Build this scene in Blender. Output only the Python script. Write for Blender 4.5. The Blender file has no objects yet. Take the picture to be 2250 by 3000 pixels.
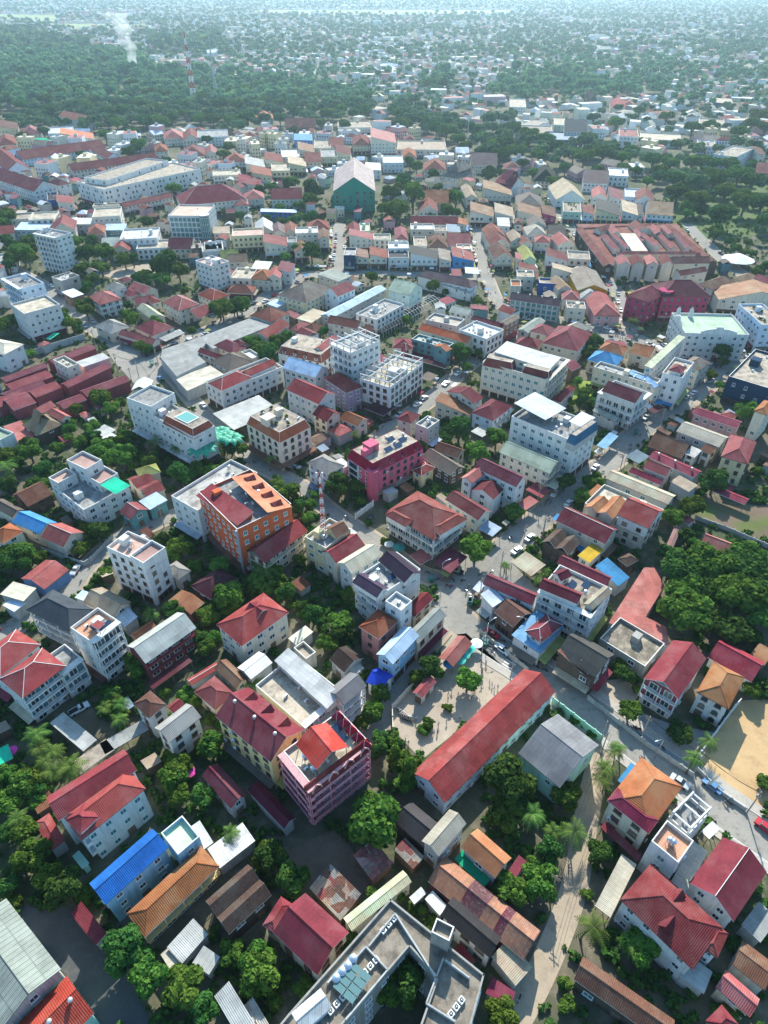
import bpy, math, random
import numpy as np
from mathutils import Vector, Matrix
rnd=random.Random(7); nprs=np.random.RandomState(11)
S=bpy.context.scene; COL=S.collection
PI=math.pi; R=math.radians
# ---------------------------------------------------------------- camera, light, exposure
PITCH=math.atan(1580/1950); FPX=1950; ALT=140
cd=bpy.data.cameras.new('camera'); cam=bpy.data.objects.new('camera',cd); COL.objects.link(cam); S.camera=cam
cd.sensor_fit='VERTICAL'; cd.sensor_height=24; cd.lens=FPX/3000*24; cd.clip_start=1; cd.clip_end=60000
cam.location=(0,0,ALT); cam.rotation_euler=(PI/2-PITCH,0,0)
SUN_EL,SUN_AZ=R(36.5),R(7)
W=bpy.data.worlds.new('World'); S.world=W; W.use_nodes=True
sky=W.node_tree.nodes.new('ShaderNodeTexSky'); sky.sky_type='NISHITA'; sky.sun_disc=False; sky.sun_elevation=SUN_EL; sky.sun_rotation=SUN_AZ
sky.dust_density=1.0; sky.ozone_density=1.5
bg=W.node_tree.nodes['Background']; bg.inputs[1].default_value=0.15
tint=W.node_tree.nodes.new('ShaderNodeMix'); tint.data_type='RGBA'; tint.blend_type='MULTIPLY'; tint.inputs[0].default_value=1; tint.inputs[7].default_value=(.66,.93,1.0,1)
W.node_tree.links.new(sky.outputs[0],tint.inputs[6]); W.node_tree.links.new(tint.outputs[2],bg.inputs[0])
sd=bpy.data.lights.new('sun','SUN'); sd.energy=4.4; sd.angle=R(0.5); sd.color=(1,.945,.84)
sun=bpy.data.objects.new('sun',sd); COL.objects.link(sun)
sdir=Vector((math.sin(SUN_AZ)*math.cos(SUN_EL),math.cos(SUN_AZ)*math.cos(SUN_EL),math.sin(SUN_EL)))
sun.rotation_euler=(-sdir).to_track_quat('-Z','Y').to_euler(); sun.location=sdir*300
S.view_settings.view_transform='Standard'; S.view_settings.look='None'; S.view_settings.exposure=1.08; S.view_settings.gamma=1
S.cycles.max_bounces=6; S.cycles.diffuse_bounces=3; S.cycles.transparent_max_bounces=8; S.cycles.volume_bounces=0; S.cycles.use_denoising=True
# ---- the town: every table is in metres (x east, y north, z up)
TOWN=[
["guest_house","white three storey guest house with stepped bright red tile roofs beside palms","stepped red guest house",-55.9,67.0,48,[[0,0,0,14.1,7.3,0,11,"hip","red","white","bw",{}],[0.3,5.1,-7.0,16.3,6.4,0,11.5,"gablev","red","white","nn",{}],[-4.8,-0.8,6.0,4.2,4.8,9,12.5,"hip","red","white","ww",{}]],{}],
["house","light blue house with shiny blue gable roof and pale green roof terrace","blue gable house",-47.7,55.3,49,[[0,0,0,13.4,5.5,0,10,"gablev","blue","sky","ww",{}],[9.7,-2.1,-3.0,4.8,6.0,0,8.5,"flat","greentile","sky","ww",{}]],{}],
["house","yellow verandah house under an orange brown hip roof with dark green leaves at its corner","orange hip house",-39.2,52.2,48,[[0,0,0,16.4,5.9,0,7,"hip","orangebrown","yellow","nb",{}]],{}],
["house","old house with faded dark brown double ridge roof and stained edges","old brown roofed house",-27.1,51.1,44,[[0,0,0,9.5,7.7,0,6,"gablev","oldbrown","darkwood","nw",{}]],{"dbl":1}],
["warehouse","huge low warehouse roofed in grey green sheets with a white ridge strip","grey warehouse",-64.9,40.3,52,[[0,0,0,10.3,18.0,0,9,"gableu","greypanel","greywall","nn",{}]],{}],
["house","red roofed house with three steel turbine vents beside the grey warehouse",0,-54.5,32.1,51,[[0,0,0,10.3,8.4,0,6,"gablev","redorange","mint","nn",{}]],{"vents":3}],
["shed","broad white sheet roof canopy shaded at its far edge by a leafy tree",0,-30.6,61.7,41,[[0,0,0,8.1,4.8,0,4,"flatm","white","greywall","nn",{}]],{}],
["shed","small white flat canopy at the end of the pale green roof terrace",0,-37.0,63.7,40,[[0,0,0,2.2,5.7,0,4,"flatm","white","greywall","nn",{}]],{}],
["shed","long pale sheet roof shed with a diagonal shadow across it",0,-35.5,44.7,52,[[0,0,0,6.0,4.1,0,4,"flatm","palegrey","greywall","nn",{}]],{}],
["shed","cream sheet lean to behind two round crowned trees",0,-37.9,41.9,44,[[0,0,0,1.9,4.0,0,3.4,"flatm","cream","greywall","nn",{}]],{}],
["shed","small pale green grey lean to roof beside the yard with timber",0,-31.6,41.8,62,[[0,0,0,3.1,3.7,0,3.6,"flatm","palegrey","greywall","nn",{}]],{}],
["shed","grey white sheet roof shed cut by the bottom edge",0,-25.1,34.2,42,[[0,0,0,3.0,8.4,0,4,"shedv","palegrey","greywall","nn",{}]],{}],
["shed","rust and white striped sheet lean to at the bottom edge",0,-21.6,33.5,41,[[0,0,0,2.3,5.3,0,3.4,"shedv","stripe","greywall","nn",{}]],{}],
["shed","low red porch roofs tucked under the trees left of the stepped guest house",0,-68.1,64.4,44,[[0,0,0,3.0,7.9,0,4,"hip","red","greywall","nn",{}]],{}],
["shed","red canopy beside the dark asphalt yard with tree shadow on it",0,-54.6,47.7,51,[[0,0,0,2.4,8.5,0,3.5,"shedv","red","greywall","nn",{}]],{}],
["shed","pale mint canopy at the foot of the stepped guest house",0,-60.3,59.3,50,[[0,0,0,1.5,3.7,0,3,"flatm","mint","mint","nn",{}]],{}],
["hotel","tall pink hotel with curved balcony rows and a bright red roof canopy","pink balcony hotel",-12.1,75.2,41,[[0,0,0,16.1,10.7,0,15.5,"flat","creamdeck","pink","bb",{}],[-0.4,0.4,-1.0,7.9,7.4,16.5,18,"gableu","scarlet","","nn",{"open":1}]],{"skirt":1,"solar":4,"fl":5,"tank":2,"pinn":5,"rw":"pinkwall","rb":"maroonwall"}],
["hotel","yellow hotel with arched windows and three steel vents on its red roof","yellow arched hotel",-27.3,84.1,51,[[0,0,0,9.9,17.6,0,12.5,"gableu","red","yellow","aa",{}]],{"vents":3,"dorm":3,"fl":4,"solar":2}],
["house","low maroon gable house with white railing porch below the yellow arched hotel",0,-34.1,73.5,46,[[0,0,0,4.1,10.5,0,5.5,"gableu","maroon","greywall","ww",{}]],{}],
["house","long low maroon roof at the foot of the pink balcony hotel",0,-23.7,69.9,47,[[0,0,0,3.1,12.1,0,4.5,"gableu","maroon","greywall","nn",{}]],{}],
["guest_house","white guest house with a long sloping white roof and an open terrace","white sloping roof guest house",-19.5,94.0,48,[[0,0,0,12.3,17.1,0,10,"flat","creamdeck","greyw","wb",{}],[2.5,0.1,-3.0,4.4,19.0,10,12.5,"shedv","white","white","nn",{}],[6.7,-8.8,-1.0,7.4,5.5,0,12.5,"gablev","grey","white","wb",{}]],{"tank":2,"ac":4}],
["shed","small bright white gable roof shed with a banana plant in front",0,-31.9,104.0,48,[[0,0,0,6.8,5.3,0,7,"gablev","white","greywall","nn",{}]],{}],
["house","cream three storey house under a spreading red hip roof with two front hips","red hip house",-34.1,117.1,47,[[0,0,0,15.5,10.6,0,9.5,"hip","red","cream","ww",{}],[1.6,0.1,6.0,4.6,4.7,9,11.2,"gableu","red","cream","nn",{}]],{}],
["shed","small cream topped outbuilding behind the red hip house",0,-22.0,116.1,47,[[0,0,0,6.1,3.1,0,4,"flatm","cream","white","nn",{}]],{}],
["shed","low cream flat roofed annex in front of the white sloping roof guest house",0,-20.2,109.7,44,[[0,0,0,3.2,5.0,0,5,"flat","creamdeck","cream","nn",{}]],{}],
["house","old house with faded dark brown roofs and cream ridges among shrubs",0,-9.5,107.6,44,[[0,0,0,6.6,5.8,0,5,"gableu","darkbrown","greywall","ww",{}]],{}],
["house","narrow terracotta pink house under an orange hip roof","orange hip tower house",-1.4,114.8,51,[[0,0,0,7.9,6.7,0,10,"hip","orange","terracotta","ww",{}]],{}],
["apartment_block","small white topped concrete tower between dark roofs",0,3.8,119.2,50,[[0,0,0,4.5,5.3,0,13,"flat","white","greyw","ww",{}]],{}],
["shop_house","long white shop house with pale blue gable roof above the shaded lane","pale blue shop house",3.5,108.7,53,[[0,0,0,11.3,5.2,0,9,"gablev","paleblue","sky","ww",{}]],{}],
["shop_house","cream two storey row with mossy grey sheet roof along the lane",0,11.0,116.5,51,[[0,0,0,12.6,4.2,0,7.5,"gablev","mossgrey","cream","ww",{}]],{}],
["house","small house with a vivid blue roof at the end of the lane",0,-1.0,101.4,56,[[0,0,0,5.3,4.8,0,5,"gableu","brightblue","white","ww",{}]],{}],
["hotel","white four storey hotel with two dark purple gables and a row of white pinnacles","white purple gabled hotel",0.8,128.6,42,[[0,0,0,15.9,9.5,0,13.5,"flat","greydeck","white","bw",{}],[-6.5,-0.7,7.0,4.8,8.8,13,15,"gableu","purple","white","nn",{}],[4.0,-0.6,-3.0,5.9,11.1,13,15,"gableu","purple","white","nn",{}]],{"tank":2,"ac":6,"solar":2,"fl":4}],
["house","dark red gable roof squeezed behind a white box tower",0,9.2,123.4,51,[[0,0,0,8.9,3.9,0,8,"gablev","darkred","cream","ww",{}]],{}],
["house","cream house with striped red gable roof and brick side",0,-12.0,144.9,44,[[0,0,0,11.2,6.8,0,9,"gablev","red","cream","ww",{}]],{}],
["house","white house with pale cream gable roof next to striped red gable",0,-6.9,139.3,43,[[0,0,0,11.5,6.2,0,10,"gablev","creamroof","white","ww",{}]],{}],
["house","pale yellow flat roofed building carrying the slim telecom mast","mast building",-16.7,149.6,52,[[0,0,0,11.0,8.3,0,10,"flat","greydeck","yellowc","ww",{}],[2.0,-2.1,-11.0,5.1,5.4,10,12,"gablev","brown","yellowc","nn",{}]],{"tank":1,"ac":3}],
["hotel","big orange hotel with a red mansard strip and peach roof with four red dormers","orange hotel",-41.9,157.6,40,[[0,0,0,18.3,23.1,0,17,"flat","greydeck","orangewall","ww",{}],[-6.2,0.8,7.0,6.1,20.4,17,17.6,"shedv","red","orangewall","nn",{}],[4.8,-1.9,-2.0,8.0,22.0,17,18,"shedw","peach","orangewall","nn",{}]],{"ac":8,"tank":2,"solar":3,"fl":5,"sign":1}],
["house","long red roofed wing with white verandah beside the orange hotel",0,-31.8,148.6,52,[[0,0,0,18.0,8.1,0,8.5,"gablev","red","cream","wb",{}]],{}],
["apartment_block","long weathered white block with a stained roof behind the orange hotel",0,-54.0,171.2,53,[[0,0,0,25.1,12.6,0,12,"flat","stained","greyw","ww",{}]],{"tank":1}],
["hotel","cream corner hotel with steep orange red mansard roofs and planted terraces","cream mansard hotel",-38.4,208.0,47,[[0,0,0,14.4,18.6,0,12,"mansard","brick","cream","aa",{}]],{"fl":4,"ac":4,"stair":1,"base":1,"plants":1}],
["hotel","long white three storey hotel with two red roof slopes",0,-58.1,252.2,45,[[0,0,0,31.0,11.9,0,9,"flat","creamdeck","white","ww",{}],[-8.7,-2.3,2.0,15.6,9.4,9,11,"hip","red","white","nn",{}],[5.9,-1.9,3.0,15.5,5.3,9,11,"gablev","red","white","nn",{}]],{"tank":1}],
["canopy","huge pale curved sheet canopy left of the cream mansard hotel",0,-54.2,229.0,43,[[0,0,0,21.6,14.8,0,5,"flatm","palegrey","greywall","nn",{}]],{}],
["guest_house","white four storey guest house with brown windows and plain red roof",0,-28.9,234.6,50,[[0,0,0,10.0,18.3,0,11,"gableu","red","white","ww",{}]],{}],
["house","cream house with dark red gable and white pediment",0,-22.0,222.8,47,[[0,0,0,7.9,8.2,0,8,"gableu","darkred","cream","ww",{}]],{}],
["shed","low pinkish red hip roof pavilion by the small palm",0,-16.6,217.2,43,[[0,0,0,7.2,6.8,0,4.5,"hip","redpink","greywall","nn",{}]],{}],
["house","orange brown roofed house with a dark front porch",0,-11.5,222.4,51,[[0,0,0,6.5,9.2,0,6,"gableu","orangebrown","cream","ww",{}]],{}],
["shed","old low brown hip roof behind the cream mansard hotel",0,-24.3,212.3,49,[[0,0,0,7.6,5.5,0,4,"hip","brown","greywall","nn",{}]],{}],
["house","pale blue white house under a grey hip roof left of the crimson hotel",0,-20.1,189.1,46,[[0,0,0,8.0,10.8,0,8,"hip","greyroof","bluewhite","ww",{}]],{}],
["hotel","crimson and pink hotel with round dormers and a pink stair block","crimson hotel",0.5,191.5,41,[[0,0,0,23.2,13.4,0,11,"mansard","crimson","hotpink","wa",{}]],{"stair":1,"solar":4,"ac":5,"fl":4,"dormv":4,"panel":1}],
["hotel","white balconied hotel with many maroon brown hip roofs round a court","maroon hip hotel",12.8,159.9,47,[[0,0,0,15.2,19.5,0,9.5,"hip","maroonbrown","white","bb",{}],[-7.6,4.1,1.0,4.1,8.6,8,10.5,"hip","maroonbrown","white","nn",{}],[0.6,-8.8,-7.0,11.6,4.6,8,10.5,"hip","maroonbrown","white","nn",{}]],{"rb":"tealwall"}],
["house","long maroon brown gable roof behind the maroon hip hotel",0,26.9,166.8,42,[[0,0,0,6.5,14.3,0,7.5,"gableu","maroonbrown","cream","ww",{}]],{}],
["guest_house","white house with stacked maroon pink roofs and a street balcony",0,38.7,180.0,48,[[0,0,0,6.8,16.8,0,11,"gableu","maroonpink","white","ww",{}],[-6.4,6.5,-1.0,7.7,4.6,0,10,"gablev","salmonm","white","nn",{}],[-7.4,-0.1,6.0,6.9,8.7,0,8,"gablev","maroonbrown","white","nn",{}]],{}],
["apartment_block","cream block with pale yellow green gable roof and arched small windows","pale green roofed block",50.8,191.8,50,[[0,0,0,8.5,20.1,0,9,"gableu","palegreen","cream","wb",{}]],{}],
["hotel","large white hotel with blue mansard corner and white roof canopies","blue mansard hotel",60.5,204.4,48,[[0,0,0,15.5,25.6,0,15.5,"flat","greydeck","white","ww",{}],[0.8,6.8,-6.0,12.1,14.2,18.6,19,"flatm","bluewhite","","nn",{"open":1}],[3.6,-8.6,-1.0,8.9,5.4,18.2,18.5,"flatm","bluewhite","","nn",{"open":1}],[-1.2,-11.9,-3.0,14.5,3.4,13,15.5,"mansard","blueslate","","nn",{}]],{"ac":8,"tank":2,"fl":5}],
["canopy","long bright blue awning at the foot of the blue mansard hotel",0,60.5,203.0,48,[[0,0,0,2.5,15.1,0,3.6,"flatm","brightblue","greywall","nn",{}]],{}],
["house","cream gabled house with maroon roof and one attic window",0,32.6,238.1,46,[[0,0,0,6.6,14.0,0,8,"gablev","maroonbrown","cream","ww",{}]],{}],
["house","low rusty red lean to roofs in front of the cream gabled house",0,28.3,233.3,66,[[0,0,0,7.6,14.8,0,5,"shedu","rust","cream","ww",{}]],{}],
["house","white house under a maroon hip roof beside the blue mansard hotel",0,42.6,228.9,51,[[0,0,0,14.8,10.1,0,6.5,"hip","maroon","bluewhite","ww",{}]],{}],
["canopy","cream canopy strip along the maroon hip house",0,47.2,228.4,60,[[0,0,0,14.6,3.5,0,3.8,"flatm","creamroof","greywall","nn",{}]],{}],
["canopy","pale grey canopy behind three round green trees",0,37.4,217.8,47,[[0,0,0,6.5,5.5,0,3.4,"flatm","palegrey","greywall","nn",{}]],{}],
["house","old rust brown gable roof right of the crimson hotel",0,23.7,200.9,58,[[0,0,0,6.4,9.9,0,6,"gableu","rustbrown","cream","ww",{}]],{}],
["house","dark wooden house with grey brown roof and posts",0,21.0,194.7,40,[[0,0,0,7.4,14.8,0,5,"gableu","greybrown","darkwood","ww",{}]],{}],
["house","small yellow house with dark red hip roof beside crimson hotel",0,13.7,189.9,45,[[0,0,0,7.1,4.9,0,5.5,"hip","darkred","yellowc","ww",{}]],{}],
["house","dark red hip roof above the weathered ruin",0,9.4,220.6,60,[[0,0,0,7.7,6.5,0,8,"hip","darkred","cream","ww",{}]],{}],
["apartment_block","weathered grey ruin like block with rooftop clutter",0,16.3,213.9,51,[[0,0,0,7.7,5.4,0,9,"flat","stained","ruin","ww",{}]],{"tank":2,"ac":4}],
["apartment_block","white six storey tower with unfinished open roof frame","unfinished white tower",-12.1,259.3,45,[[0,0,0,16.8,12.9,0,20,"flat","greydeck","white","bw",{}]],{"fl":6,"frame":1}],
["apartment_block","bare grey white concrete block with roofless rooms on top","roofless white block",3.3,249.6,57,[[0,0,0,26.0,14.4,0,12,"flat","creamdeck","greyw","ww",{}]],{"fl":4,"frame":1,"stair":1}],
["house","white house under a broad pale blue sheet roof",0,-32.8,255.3,59,[[0,0,0,10.0,17.0,0,11,"gableu","paleblue","white","ww",{}]],{}],
["house","purple grey house with dark red hip roof and glass canopy",0,-16.8,244.6,38,[[0,0,0,8.4,16.4,0,10,"hip","darkred","purplewall","ww",{}]],{"solar":3}],
["hotel","white hotel with brown red mansard dormers and a pale rooftop pool",0,-33.5,277.9,64,[[0,0,0,16.4,22.6,0,8,"mansard","brickbrown","white","ww",{}],[3.7,-6.9,-1.0,14.7,5.4,8,11,"gablev","salmonm","white","nn",{}]],{"dormu":4}],
["house","maroon gable roof standing above the white curved warehouse",0,-76.6,277.9,56,[[0,0,0,4.5,16.9,0,6,"gableu","maroon","cream","ww",{}]],{}],
["house","maroon pink hip roof behind the first maroon gable",0,-71.0,287.0,50,[[0,0,0,8.9,13.3,0,6,"hip","maroonpink","cream","ww",{}]],{}],
["house","small dark maroon pyramid roof beside banana trees",0,-66.7,288.3,40,[[0,0,0,4.0,6.1,0,7,"hip","maroon","cream","nn",{}]],{}],
["house","cream house with dark grey brown hip roof near the long white hotel",0,-67.7,271.8,47,[[0,0,0,12.6,13.4,0,6,"hip","greybrown","cream","ww",{}],[10.1,-1.0,-6.0,4.6,9.0,0,5.5,"flat","white","cream","nn",{}]],{}],
["market_hall","wide yellow hall under a taupe brown hip roof","taupe hip hall",-41.4,348.6,56,[[0,0,0,24.3,20.0,0,8,"hip","taupe","yellowc","ww",{}],[8.8,-15.8,-5.0,14.1,10.4,0,9.5,"gablev","salmonm","white","ww",{}]],{}],
["warehouse","grey green flat box warehouse beside the taupe hip hall",0,-27.5,370.7,53,[[0,0,0,11.6,15.6,0,9,"flatm","greygreen","greywall","nn",{}]],{}],
["warehouse","very long ice blue sheet roof running to the street","ice blue long roof",-15.4,340.6,55,[[0,0,0,48.4,7.4,0,6,"gablev","iceblue","greywall","nn",{}]],{}],
["apartment_block","long grey white flat block with skylight bumps on its roof",0,-1.7,324.0,54,[[0,0,0,24.2,12.5,0,8,"flat","stained","greyw","ww",{}]],{"ac":10}],
["apartment_block","plain pale green white block with low gable roof","plain pale green block",11.4,348.1,57,[[0,0,0,14.1,13.7,0,10,"gableu","palegreen","whitegreen","nn",{}]],{}],
["house","white square house with red brown stepped roof in a lane",0,-57.2,321.4,54,[[0,0,0,13.8,14.4,0,7,"hip","redbrown","whitegreen","ww",{}]],{}],
["shed","pale blue lean to roofs beside the taupe hip hall",0,-56.4,340.7,54,[[0,0,0,7.9,7.7,0,5,"flatm","paleblue","greywall","nn",{}]],{}],
["house","flat tan sheet roof in front of the ice blue long roof",0,-36.3,324.3,60,[[0,0,0,14.7,9.0,0,5,"flatm","tan","cream","nn",{}]],{}],
["restaurant","red brown gable roofs with open upper gallery",0,-18.6,308.6,65,[[0,0,0,8.1,16.8,0,8,"gableu","redbrown","cream","ww",{}],[-5.0,-12.7,-20.0,6.9,7.0,0,8.5,"gablev","rustbrown","cream","ww",{}]],{}],
["house","long dark red roof house behind banana trees",0,-54.1,304.4,63,[[0,0,0,18.7,8.6,0,6,"gablev","darkred","cream","nn",{}]],{}],
["house","low rust brown pyramid roof beside red brown gables",0,-34.6,309.8,56,[[0,0,0,9.3,8.5,0,5,"hip","rustbrown","cream","nn",{}]],{}],
["house","salmon red hip roof with white edges in the court",0,-41.4,312.3,57,[[0,0,0,10.5,6.3,0,4.5,"hip","salmonm","white","nn",{}]],{}],
["hotel","tall slim white hotel with zigzag balconies on its shaded side","tall slim white hotel",-194.2,404.7,62,[[0,0,0,11.9,18.7,0,21,"flat","greydeck","white","bw",{}]],{"fl":7,"ac":4,"tank":1}],
["hotel","stepped white hotel with blue green terraces at the left edge","stepped white hotel",-184.8,338.3,46,[[0,0,0,13.0,21.5,0,17,"flat","greydeck","bluewhite","bw",{}],[-6.2,-27.2,-2.0,17.1,16.9,0,14,"flat","creamdeck","white","ww",{"big":1}]],{"ac":5,"fl":5}],
["apartment_block","raw grey concrete shell below the tall slim white hotel",0,-175.9,367.4,52,[[0,0,0,10.7,10.1,0,9,"flat","stained","concrete","nn",{}]],{}],
["warehouse","white panelled warehouse with cream hip roof at the left edge",0,-172.5,280.2,68,[[0,0,0,11.5,15.3,0,9,"hip","cream","panelwall","nn",{}]],{}],
["house","corner house with a bright white square sheet roof",0,-167.3,352.0,49,[[0,0,0,7.0,10.6,0,6,"flatm","bluewhite","brownwall","ww",{}]],{}],
["house","white balconied house with a red hip roof at the street corner",0,-145.6,340.4,40,[[0,0,0,12.0,14.8,0,8,"hip","redpink","white","bb",{}]],{}],
["house","pink red sheet roof in the garden restaurant cluster",0,-132.2,361.2,53,[[0,0,0,8.8,15.1,0,5,"gableu","redpink","cream","nn",{}]],{}],
["house","low maroon roof left of the pink red sheet roof",0,-138.6,358.2,42,[[0,0,0,6.3,10.5,0,4,"hip","maroonpink","cream","nn",{}]],{}],
["house","dark red hip roof in the middle of the garden cluster",0,-122.4,343.5,41,[[0,0,0,5.4,11.7,0,6,"hip","darkred","cream","ww",{}]],{}],
["house","long low maroon pink roof in the garden cluster",0,-126.9,344.7,31,[[0,0,0,10.6,13.1,0,4,"gablev","maroonpink","cream","nn",{}]],{}],
["guest_house","cream house with red hip roof and a curved red canopy",0,-104.5,333.6,44,[[0,0,0,12.7,17.3,0,8,"hip","redpink","cream","ww",{}],[3.1,-11.5,3.0,10.0,11.6,4.5,5.5,"gablev","maroonpink","","nn",{"open":1}]],{}],
["house","brick red pyramid roof house behind two dark trees",0,-91.4,350.3,48,[[0,0,0,11.2,14.4,0,6,"hip","brick","cream","ww",{}]],{}],
["apartment_block","square white five storey block with pinkish flat roof","square white block",-95.3,374.5,50,[[0,0,0,11.4,15.2,0,15,"flat","pinkdeck","white","ww",{}]],{"fl":5,"stair":1}],
["restaurant","red corner restaurant roof at the wide junction",0,-116.8,299.5,60,[[0,0,0,5.5,22.8,0,4.5,"gableu","redpink","cream","nn",{}]],{}],
["restaurant","maroon pink roof just behind the red corner restaurant",0,-112.4,309.9,50,[[0,0,0,12.8,15.3,0,5,"hip","maroonpink","cream","nn",{}]],{}],
["canopy","long pale grey awning right of the red corner restaurant",0,-102.2,302.8,54,[[0,0,0,12.1,5.1,0,4,"flatm","palegrey","greywall","nn",{}]],{}],
["house","pale green and red roof beside a dense dark tree",0,-119.2,328.6,40,[[0,0,0,6.9,19.5,0,5,"gableu","palegreen","cream","nn",{}]],{}],
["house","grey cream pair of roofs at the shaded street corner",0,-133.4,311.5,50,[[0,0,0,10.8,14.5,0,5,"hip","greyroof","cream","nn",{}]],{}],
["house","small white house with pale grey roof beside the netted court",0,-146.0,359.8,47,[[0,0,0,7.2,10.1,0,7,"hip","greyroof","white","ww",{}]],{}],
["market_stall","long maroon roofed market row at the back near white panelled warehouse",0,-156.4,263.3,49,[[0,0,0,18.7,5.0,0,5,"gablev","marketred","maroonwall","nn",{}]],{"notch":1}],
["market_stall","second maroon market row with five dark dormer gaps",0,-151.1,255.3,47,[[0,0,0,17.7,7.9,0,5,"gablev","marketred","maroonwall","nn",{}]],{"notch":1}],
["market_stall","third maroon market row near the left edge",0,-149.8,247.0,47,[[0,0,0,16.3,8.7,0,5,"gablev","marketred","maroonwall","nn",{}]],{"notch":1}],
["market_stall","maroon market roof cut by the left edge",0,-154.0,239.6,56,[[0,0,0,11.3,8.2,0,5,"gablev","marketred","maroonwall","nn",{}]],{"notch":1}],
["market_stall","short maroon market row under the cream upper block",0,-141.3,247.1,51,[[0,0,0,11.5,7.5,0,5.2,"gablev","marketred","maroonwall","nn",{}]],{"notch":1}],
["market_stall","long front market row with red and white stalls below",0,-128.3,259.5,57,[[0,0,0,22.1,5.7,0,5.2,"gablev","marketred","maroonwall","nn",{}]],{"notch":1}],
["market_stall","maroon market roof beside purple banners",0,-148.6,238.5,46,[[0,0,0,9.2,13.5,0,5,"gablev","marketred","maroonwall","nn",{}]],{"notch":1}],
["market_stall","front maroon market row ending at the junction",0,-117.4,250.8,45,[[0,0,0,19.4,7.0,0,5,"gablev","marketred","maroonwall","nn",{}]],{"notch":1}],
["market_stall","short front maroon market row above the garden trees",0,-126.7,237.9,46,[[0,0,0,9.9,6.7,0,5,"gablev","marketred","maroonwall","nn",{}]],{"notch":1}],
["market_stall","narrow maroon roof behind the white market strip",0,-142.1,280.6,52,[[0,0,0,21.1,6.9,0,5,"gablev","marketred","maroonwall","nn",{}]],{"notch":1}],
["shop_house","cream two storey box rising out of the maroon market",0,-138.1,265.6,50,[[0,0,0,5.2,12.0,0,8,"flat","creamroof","cream","ww",{}]],{}],
["shed","white flat strip roof along the maroon market edge",0,-129.5,272.8,46,[[0,0,0,12.7,6.5,0,6,"flatm","white","pinkwall","nn",{}]],{}],
["pavilion","steep tan thatched pavilion with a dark open gable","thatched pavilion",-131.3,220.1,52,[[0,0,0,10.2,12.1,0,5,"gablet","thatch","darkwood","nn",{}]],{}],
["house","red gable roof just behind the thatched pavilion",0,-126.6,225.5,53,[[0,0,0,4.3,9.8,0,6,"gableu","redpink","cream","nn",{}]],{}],
["house","second red roof behind the thatched pavilion",0,-135.4,232.4,60,[[0,0,0,7.1,5.6,0,5,"gablev","redpink","cream","nn",{}]],{}],
["canopy","flat salmon red walkway roof beside the thatched pavilion",0,-139.8,217.5,42,[[0,0,0,6.7,14.9,0,3,"flatm","salmonm","greywall","nn",{}]],{}],
["house","white flat roofed house at the left edge beside salmon walkway",0,-141.8,209.2,61,[[0,0,0,5.6,8.1,0,7,"flat","greendeck","white","ww",{}]],{}],
["hotel","long white hotel with rooftop pool set in an orange red mansard","rooftop pool hotel",-78.6,212.4,51,[[0,0,0,9.5,39.1,0,13.5,"flat","creamdeck","white","ww",{}],[0.5,10.9,8.0,11.9,12.4,13.5,17,"flat","greydeck","white","ww",{}],[-0.1,-10.9,1.0,9.7,17.3,13.5,13.5,"mansard","brick","","nn",{"pool":1}]],{"solar":3,"ac":5,"fl":4,"plants":1}],
["house","white stepped house with pink tiled terraces and a bright green shade net","white stepped house",-96.7,175.6,49,[[0,0,0,16.1,20.3,0,8,"flat","greydeck","white","ww",{}],[3.1,5.9,8.0,6.4,9.7,0,14,"flat","pinkdeck","white","ww",{}],[4.2,-1.0,5.0,7.0,8.5,0,11,"flat","pinkdeck","white","ww",{}],[-4.6,7.7,6.0,6.7,5.3,0,11,"flat","pinkdeck","white","ww",{}],[3.9,-10.1,6.0,5.7,7.7,11.5,11.6,"flatm","greennet","","nn",{"open":1}]],{"tank":1}],
["house","brown maroon double roof right of the white stepped house",0,-80.8,181.6,43,[[0,0,0,7.0,14.4,0,5,"gablev","maroonbrown","cream","nn",{}]],{"dbl":1}],
["pavilion","olive yellow hip roof among dark trees",0,-81.8,188.2,31,[[0,0,0,7.3,6.2,0,6,"hip","olive","cream","nn",{}]],{}],
["house","red roofed house with teal front facing the lane",0,-80.7,167.3,51,[[0,0,0,6.6,6.4,0,5,"gableu","redpink","teal","ww",{}]],{}],
["house","pale blue sheet roof house beside the lane",0,-75.9,172.4,49,[[0,0,0,6.8,6.3,0,5,"flatm","paleblue","teal","nn",{}]],{}],
["house","old brown roofed house left of the white stepped house",0,-117.1,175.9,51,[[0,0,0,8.9,10.2,0,5,"gablev","rustbrown","darkwood","nn",{}]],{}],
["house","long gable house roofed half in bright blue half in red","blue and red gable house",-110.0,160.8,62,[[0,0,0,6.6,12.7,0,5.5,"gableu","azure","cream","nn",{}],[-0.1,-12.5,0.0,8.0,9.8,0,5.5,"gableu","redpink","cream","nn",{}]],{}],
["house","grey brown sheet roof beside the blue and red gable house",0,-122.2,168.8,58,[[0,0,0,4.4,11.2,0,5,"gableu","greybrown","cream","nn",{}]],{}],
["house","cream house with orange hip roof at the left edge",0,-114.5,152.7,57,[[0,0,0,7.1,7.3,0,8,"hip","orange","cream","ww",{}]],{}],
["shed","faded red canopy over a blue roadside shop",0,-98.6,139.1,63,[[0,0,0,9.0,9.6,0,4,"gablev","redpink","blueshop","nn",{}]],{}],
["apartment_block","white five storey tower with parapets and an outside zigzag stair","white tower with zigzag stair",-68.8,137.2,61,[[0,0,0,7.9,14.0,0,15.5,"flat","pinkdeck","white","ww",{}],[-0.8,-5.7,-5.0,7.6,5.4,15,17,"flat","pinkdeck","white","nn",{}]],{"tank":2,"fl":5,"zig":1}],
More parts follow.
